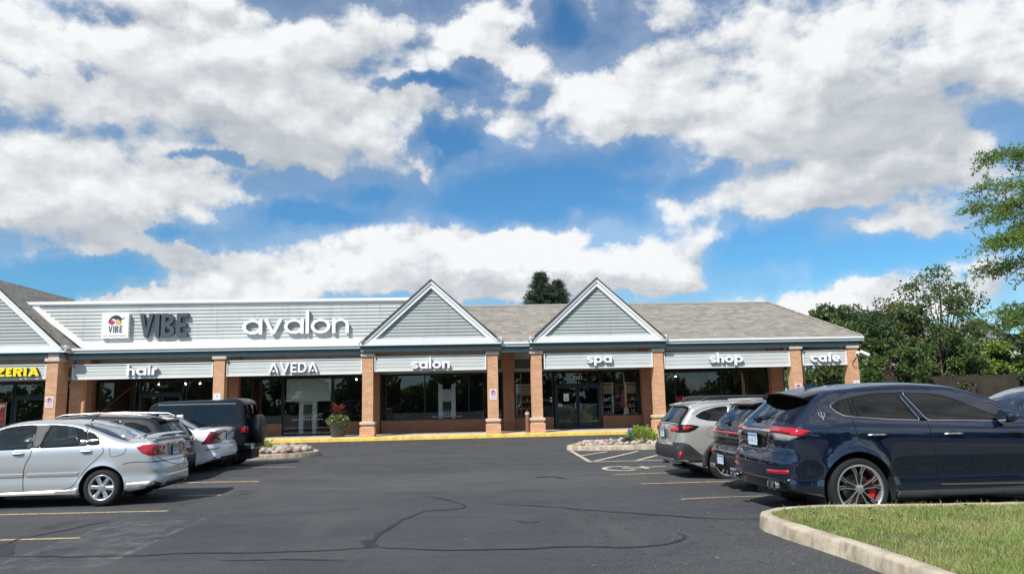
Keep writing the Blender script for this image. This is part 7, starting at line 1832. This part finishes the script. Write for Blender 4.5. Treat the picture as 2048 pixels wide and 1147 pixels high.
# short brick bollards beside two columns
for x, y, lb in ((3.05, 33.8, 'short brown pipe bollard left of the column beside the 1201 bay'), (-16.2, 33.55, 'short orange pipe bollard behind the left corner column')):
    s = empty('bollard', (x, y, SZ), 0, lb, 'bollard', 'pipe bollards on the walk'); MB().lathe([(0, 0), (.09, 0), (.09, .9 if x > 0 else 1.75), (.07, .95 if x > 0 else 1.8), (0, .96 if x > 0 else 1.82)], 14).build('post', mat('bollard_brown' if x > 0 else 'bollard_orange', (.20, .09, .06) if x > 0 else (.45, .22, .12), .6), s, smooth=40)
    MB().lathe([(.095, .80), (.10, .82), (.10, .86), (.095, .88)], 14).build('band', STONE, s)

# ---------------------------------------------------------------- the two people in the salon window
def person(loc, rz, joints, edges, radii, label, clothes, hair, extras=()):
    root = empty('person', loc, rz, label, 'person', 'people inside the salon')
    me = bpy.data.meshes.new('body'); me.from_pydata([joints[k] for k in joints], edges, [])
    o = link('body', me, root); me.materials.append(mat('skin', (.42, .25, .18), .6)); me.materials.append(clothes)
    sk = o.modifiers.new('s', 'SKIN'); names = list(joints)
    for i, k in enumerate(names):
        me.skin_vertices[0].data[i].radius = radii.get(k, (.06, .06)); me.skin_vertices[0].data[i].use_root = (k == 'pelvis')
    o.modifiers.new('u', 'SUBSURF').levels = 1; o.modifiers['u'].render_levels = 1
    dg = bpy.context.evaluated_depsgraph_get(); m2 = bpy.data.meshes.new_from_object(o.evaluated_get(dg)); o.modifiers.clear(); o.data = m2
    m2.materials.clear(); m2.materials.append(MATS['skin']); m2.materials.append(clothes)
    hd = Vector(joints['head'])
    for p in m2.polygons:
        c_ = p.center; p.use_smooth = True
        bare = c_.z > joints['neck'][2] or any((c_ - Vector(joints[k])).length < .09 for k in names if k.startswith('hand') or k.startswith('finger'))
        p.material_index = 0 if bare else 1
    bm = bmesh.new(); bmesh.ops.create_uvsphere(bm, u_segments=16, v_segments=12, radius=1)
    for v in bm.verts:
        v.co = hd + Vector((v.co.x * .088, v.co.y * .10 + .015, v.co.z * .115 + .02))
    bmesh.ops.delete(bm, geom=[v for v in bm.verts if v.co.y < hd.y - .02 and v.co.z < hd.z + .06], context='VERTS')
    MB().bm(bm).build('hair', hair, root, smooth='all')
    for s_ in (-1, 1): MB().lathe([(0, 0), (.010, 0), (0, .004)], 8, 'y', (hd.x + s_ * .032, hd.y - .083, hd.z + .01)).build('eye', INK, root)
    MB().bevbox(hd.x - .011, hd.x + .011, hd.y - .105, hd.y - .07, hd.z - .03, hd.z + .01, .005).build('nose', MATS['skin'], root)
    MB().box(hd.x - .022, hd.x + .022, hd.y - .086, hd.y - .08, hd.z - .052, hd.z - .045).build('mouth', mat('lips', (.35, .12, .1), .6), root)
    return root
BLKC = mat('black_cloth', (.02, .02, .022), .9); BRH = mat('brown_hair', (.10, .05, .025), .6); DRH = mat('dark_hair', (.02, .015, .012), .6)
rad = dict(pelvis=(.14, .11), chest=(.15, .11), neck=(.052, .055), head=(.078, .095), sh_l=(.065, .065), sh_r=(.065, .065), el_l=(.045, .045), el_r=(.045, .045), hand_l=(.036, .024), hand_r=(.036, .024), hip_l=(.09, .09), hip_r=(.09, .09), kn_l=(.065, .065), kn_r=(.065, .065), an_l=(.045, .045), an_r=(.045, .045), toe_l=(.04, .03), toe_r=(.04, .03))
def hand_edges(J, E, R, side, base, d):
    for f, (dx, L_) in enumerate(((-.030, .07), (-.010, .08), (.010, .075), (.028, .06), (.045, .045))):
        a, b = 'finger%d%s' % (f, side), 'finger%dt%s' % (f, side); bx = Vector(base)
        J[a] = tuple(bx + Vector((dx * .8, d[1] * .03, d[2] * .04))); J[b] = tuple(bx + Vector((dx, d[1] * L_, d[2] * L_ - .02))); R[a] = (.012, .012); R[b] = (.008, .008); E.append(('hand_' + side, a)); E.append((a, b))
def mk(J, E, R):
    n_ = list(J); return [(n_.index(a), n_.index(b)) for a, b in E]
J = dict(pelvis=(0, 0, .95), chest=(0, -.06, 1.28), neck=(0, -.10, 1.48), head=(0, -.13, 1.62), sh_l=(.18, -.08, 1.40), sh_r=(-.18, -.08, 1.40), el_l=(.30, -.24, 1.20), el_r=(-.28, -.26, 1.22), hand_l=(.22, -.44, 1.26), hand_r=(-.14, -.46, 1.24), hip_l=(.10, 0, .88), hip_r=(-.10, 0, .88), kn_l=(.11, -.04, .48), kn_r=(-.11, -.02, .48), an_l=(.11, .02, .09), an_r=(-.12, .02, .09), toe_l=(.12, -.13, .04), toe_r=(-.13, -.13, .04))
E = [('pelvis', 'chest'), ('chest', 'neck'), ('neck', 'head'), ('chest', 'sh_l'), ('chest', 'sh_r'), ('sh_l', 'el_l'), ('sh_r', 'el_r'), ('el_l', 'hand_l'), ('el_r', 'hand_r'), ('pelvis', 'hip_l'), ('pelvis', 'hip_r'), ('hip_l', 'kn_l'), ('hip_r', 'kn_r'), ('kn_l', 'an_l'), ('kn_r', 'an_r'), ('an_l', 'toe_l'), ('an_r', 'toe_r')]
R1 = dict(rad); hand_edges(J, E, R1, 'l', J['hand_l'], (0, -1, 0)); hand_edges(J, E, R1, 'r', J['hand_r'], (0, -1, 0))
person((-2.75, 38.0, SZ), -PI / 2, J, mk(J, E, R1), R1, 'person in black standing and leaning over a client in the salon window', BLKC, DRH)
J = dict(pelvis=(0, 0, .52), chest=(0, .05, .88), neck=(0, .03, 1.08), head=(0, 0, 1.22), sh_l=(.18, .04, 1.0), sh_r=(-.18, .04, 1.0), el_l=(.24, -.02, .74), el_r=(-.24, -.02, .74), hand_l=(.12, -.24, .68), hand_r=(-.12, -.24, .68), hip_l=(.10, -.05, .50), hip_r=(-.10, -.05, .50), kn_l=(.12, -.48, .54), kn_r=(-.12, -.48, .54), an_l=(.12, -.50, .12), an_r=(-.12, -.50, .12), toe_l=(.12, -.64, .08), toe_r=(-.12, -.64, .08))
E = E[:17]; R2 = dict(rad); hand_edges(J, E, R2, 'l', J['hand_l'], (0, -1, 0)); hand_edges(J, E, R2, 'r', J['hand_r'], (0, -1, 0))
person((-2.2, 38.0, SZ), PI / 2 + .6, J, mk(J, E, R2), R2, 'person with light brown hair seated under a black cape in the salon window', BLKC, BRH)
s = empty('salon_chair', (-2.2, 38.0, SZ), PI / 2 + .6, 'black salon chair the client sits on', 'chair')
MB().bevbox(-.28, .28, -.25, .25, .36, .44, .03).build('seat', BLKC, s, smooth=30); MB().bevbox(-.26, .26, .20, .27, .46, 1.0, .03).build('backrest', BLKC, s, smooth=30)
MB().lathe([(0, 0), (.28, 0), (.26, .03), (.04, .05), (.04, .36), (0, .36)], 20).build('base', mat('brushed_steel', (.5, .5, .5), .3, 1.), s, smooth=40)
for q in (-1, 1): MB().bevbox(q * .29 - .03, q * .29 + .03, -.2, .2, .60, .64, .01).build('armrest', BLKC, s)
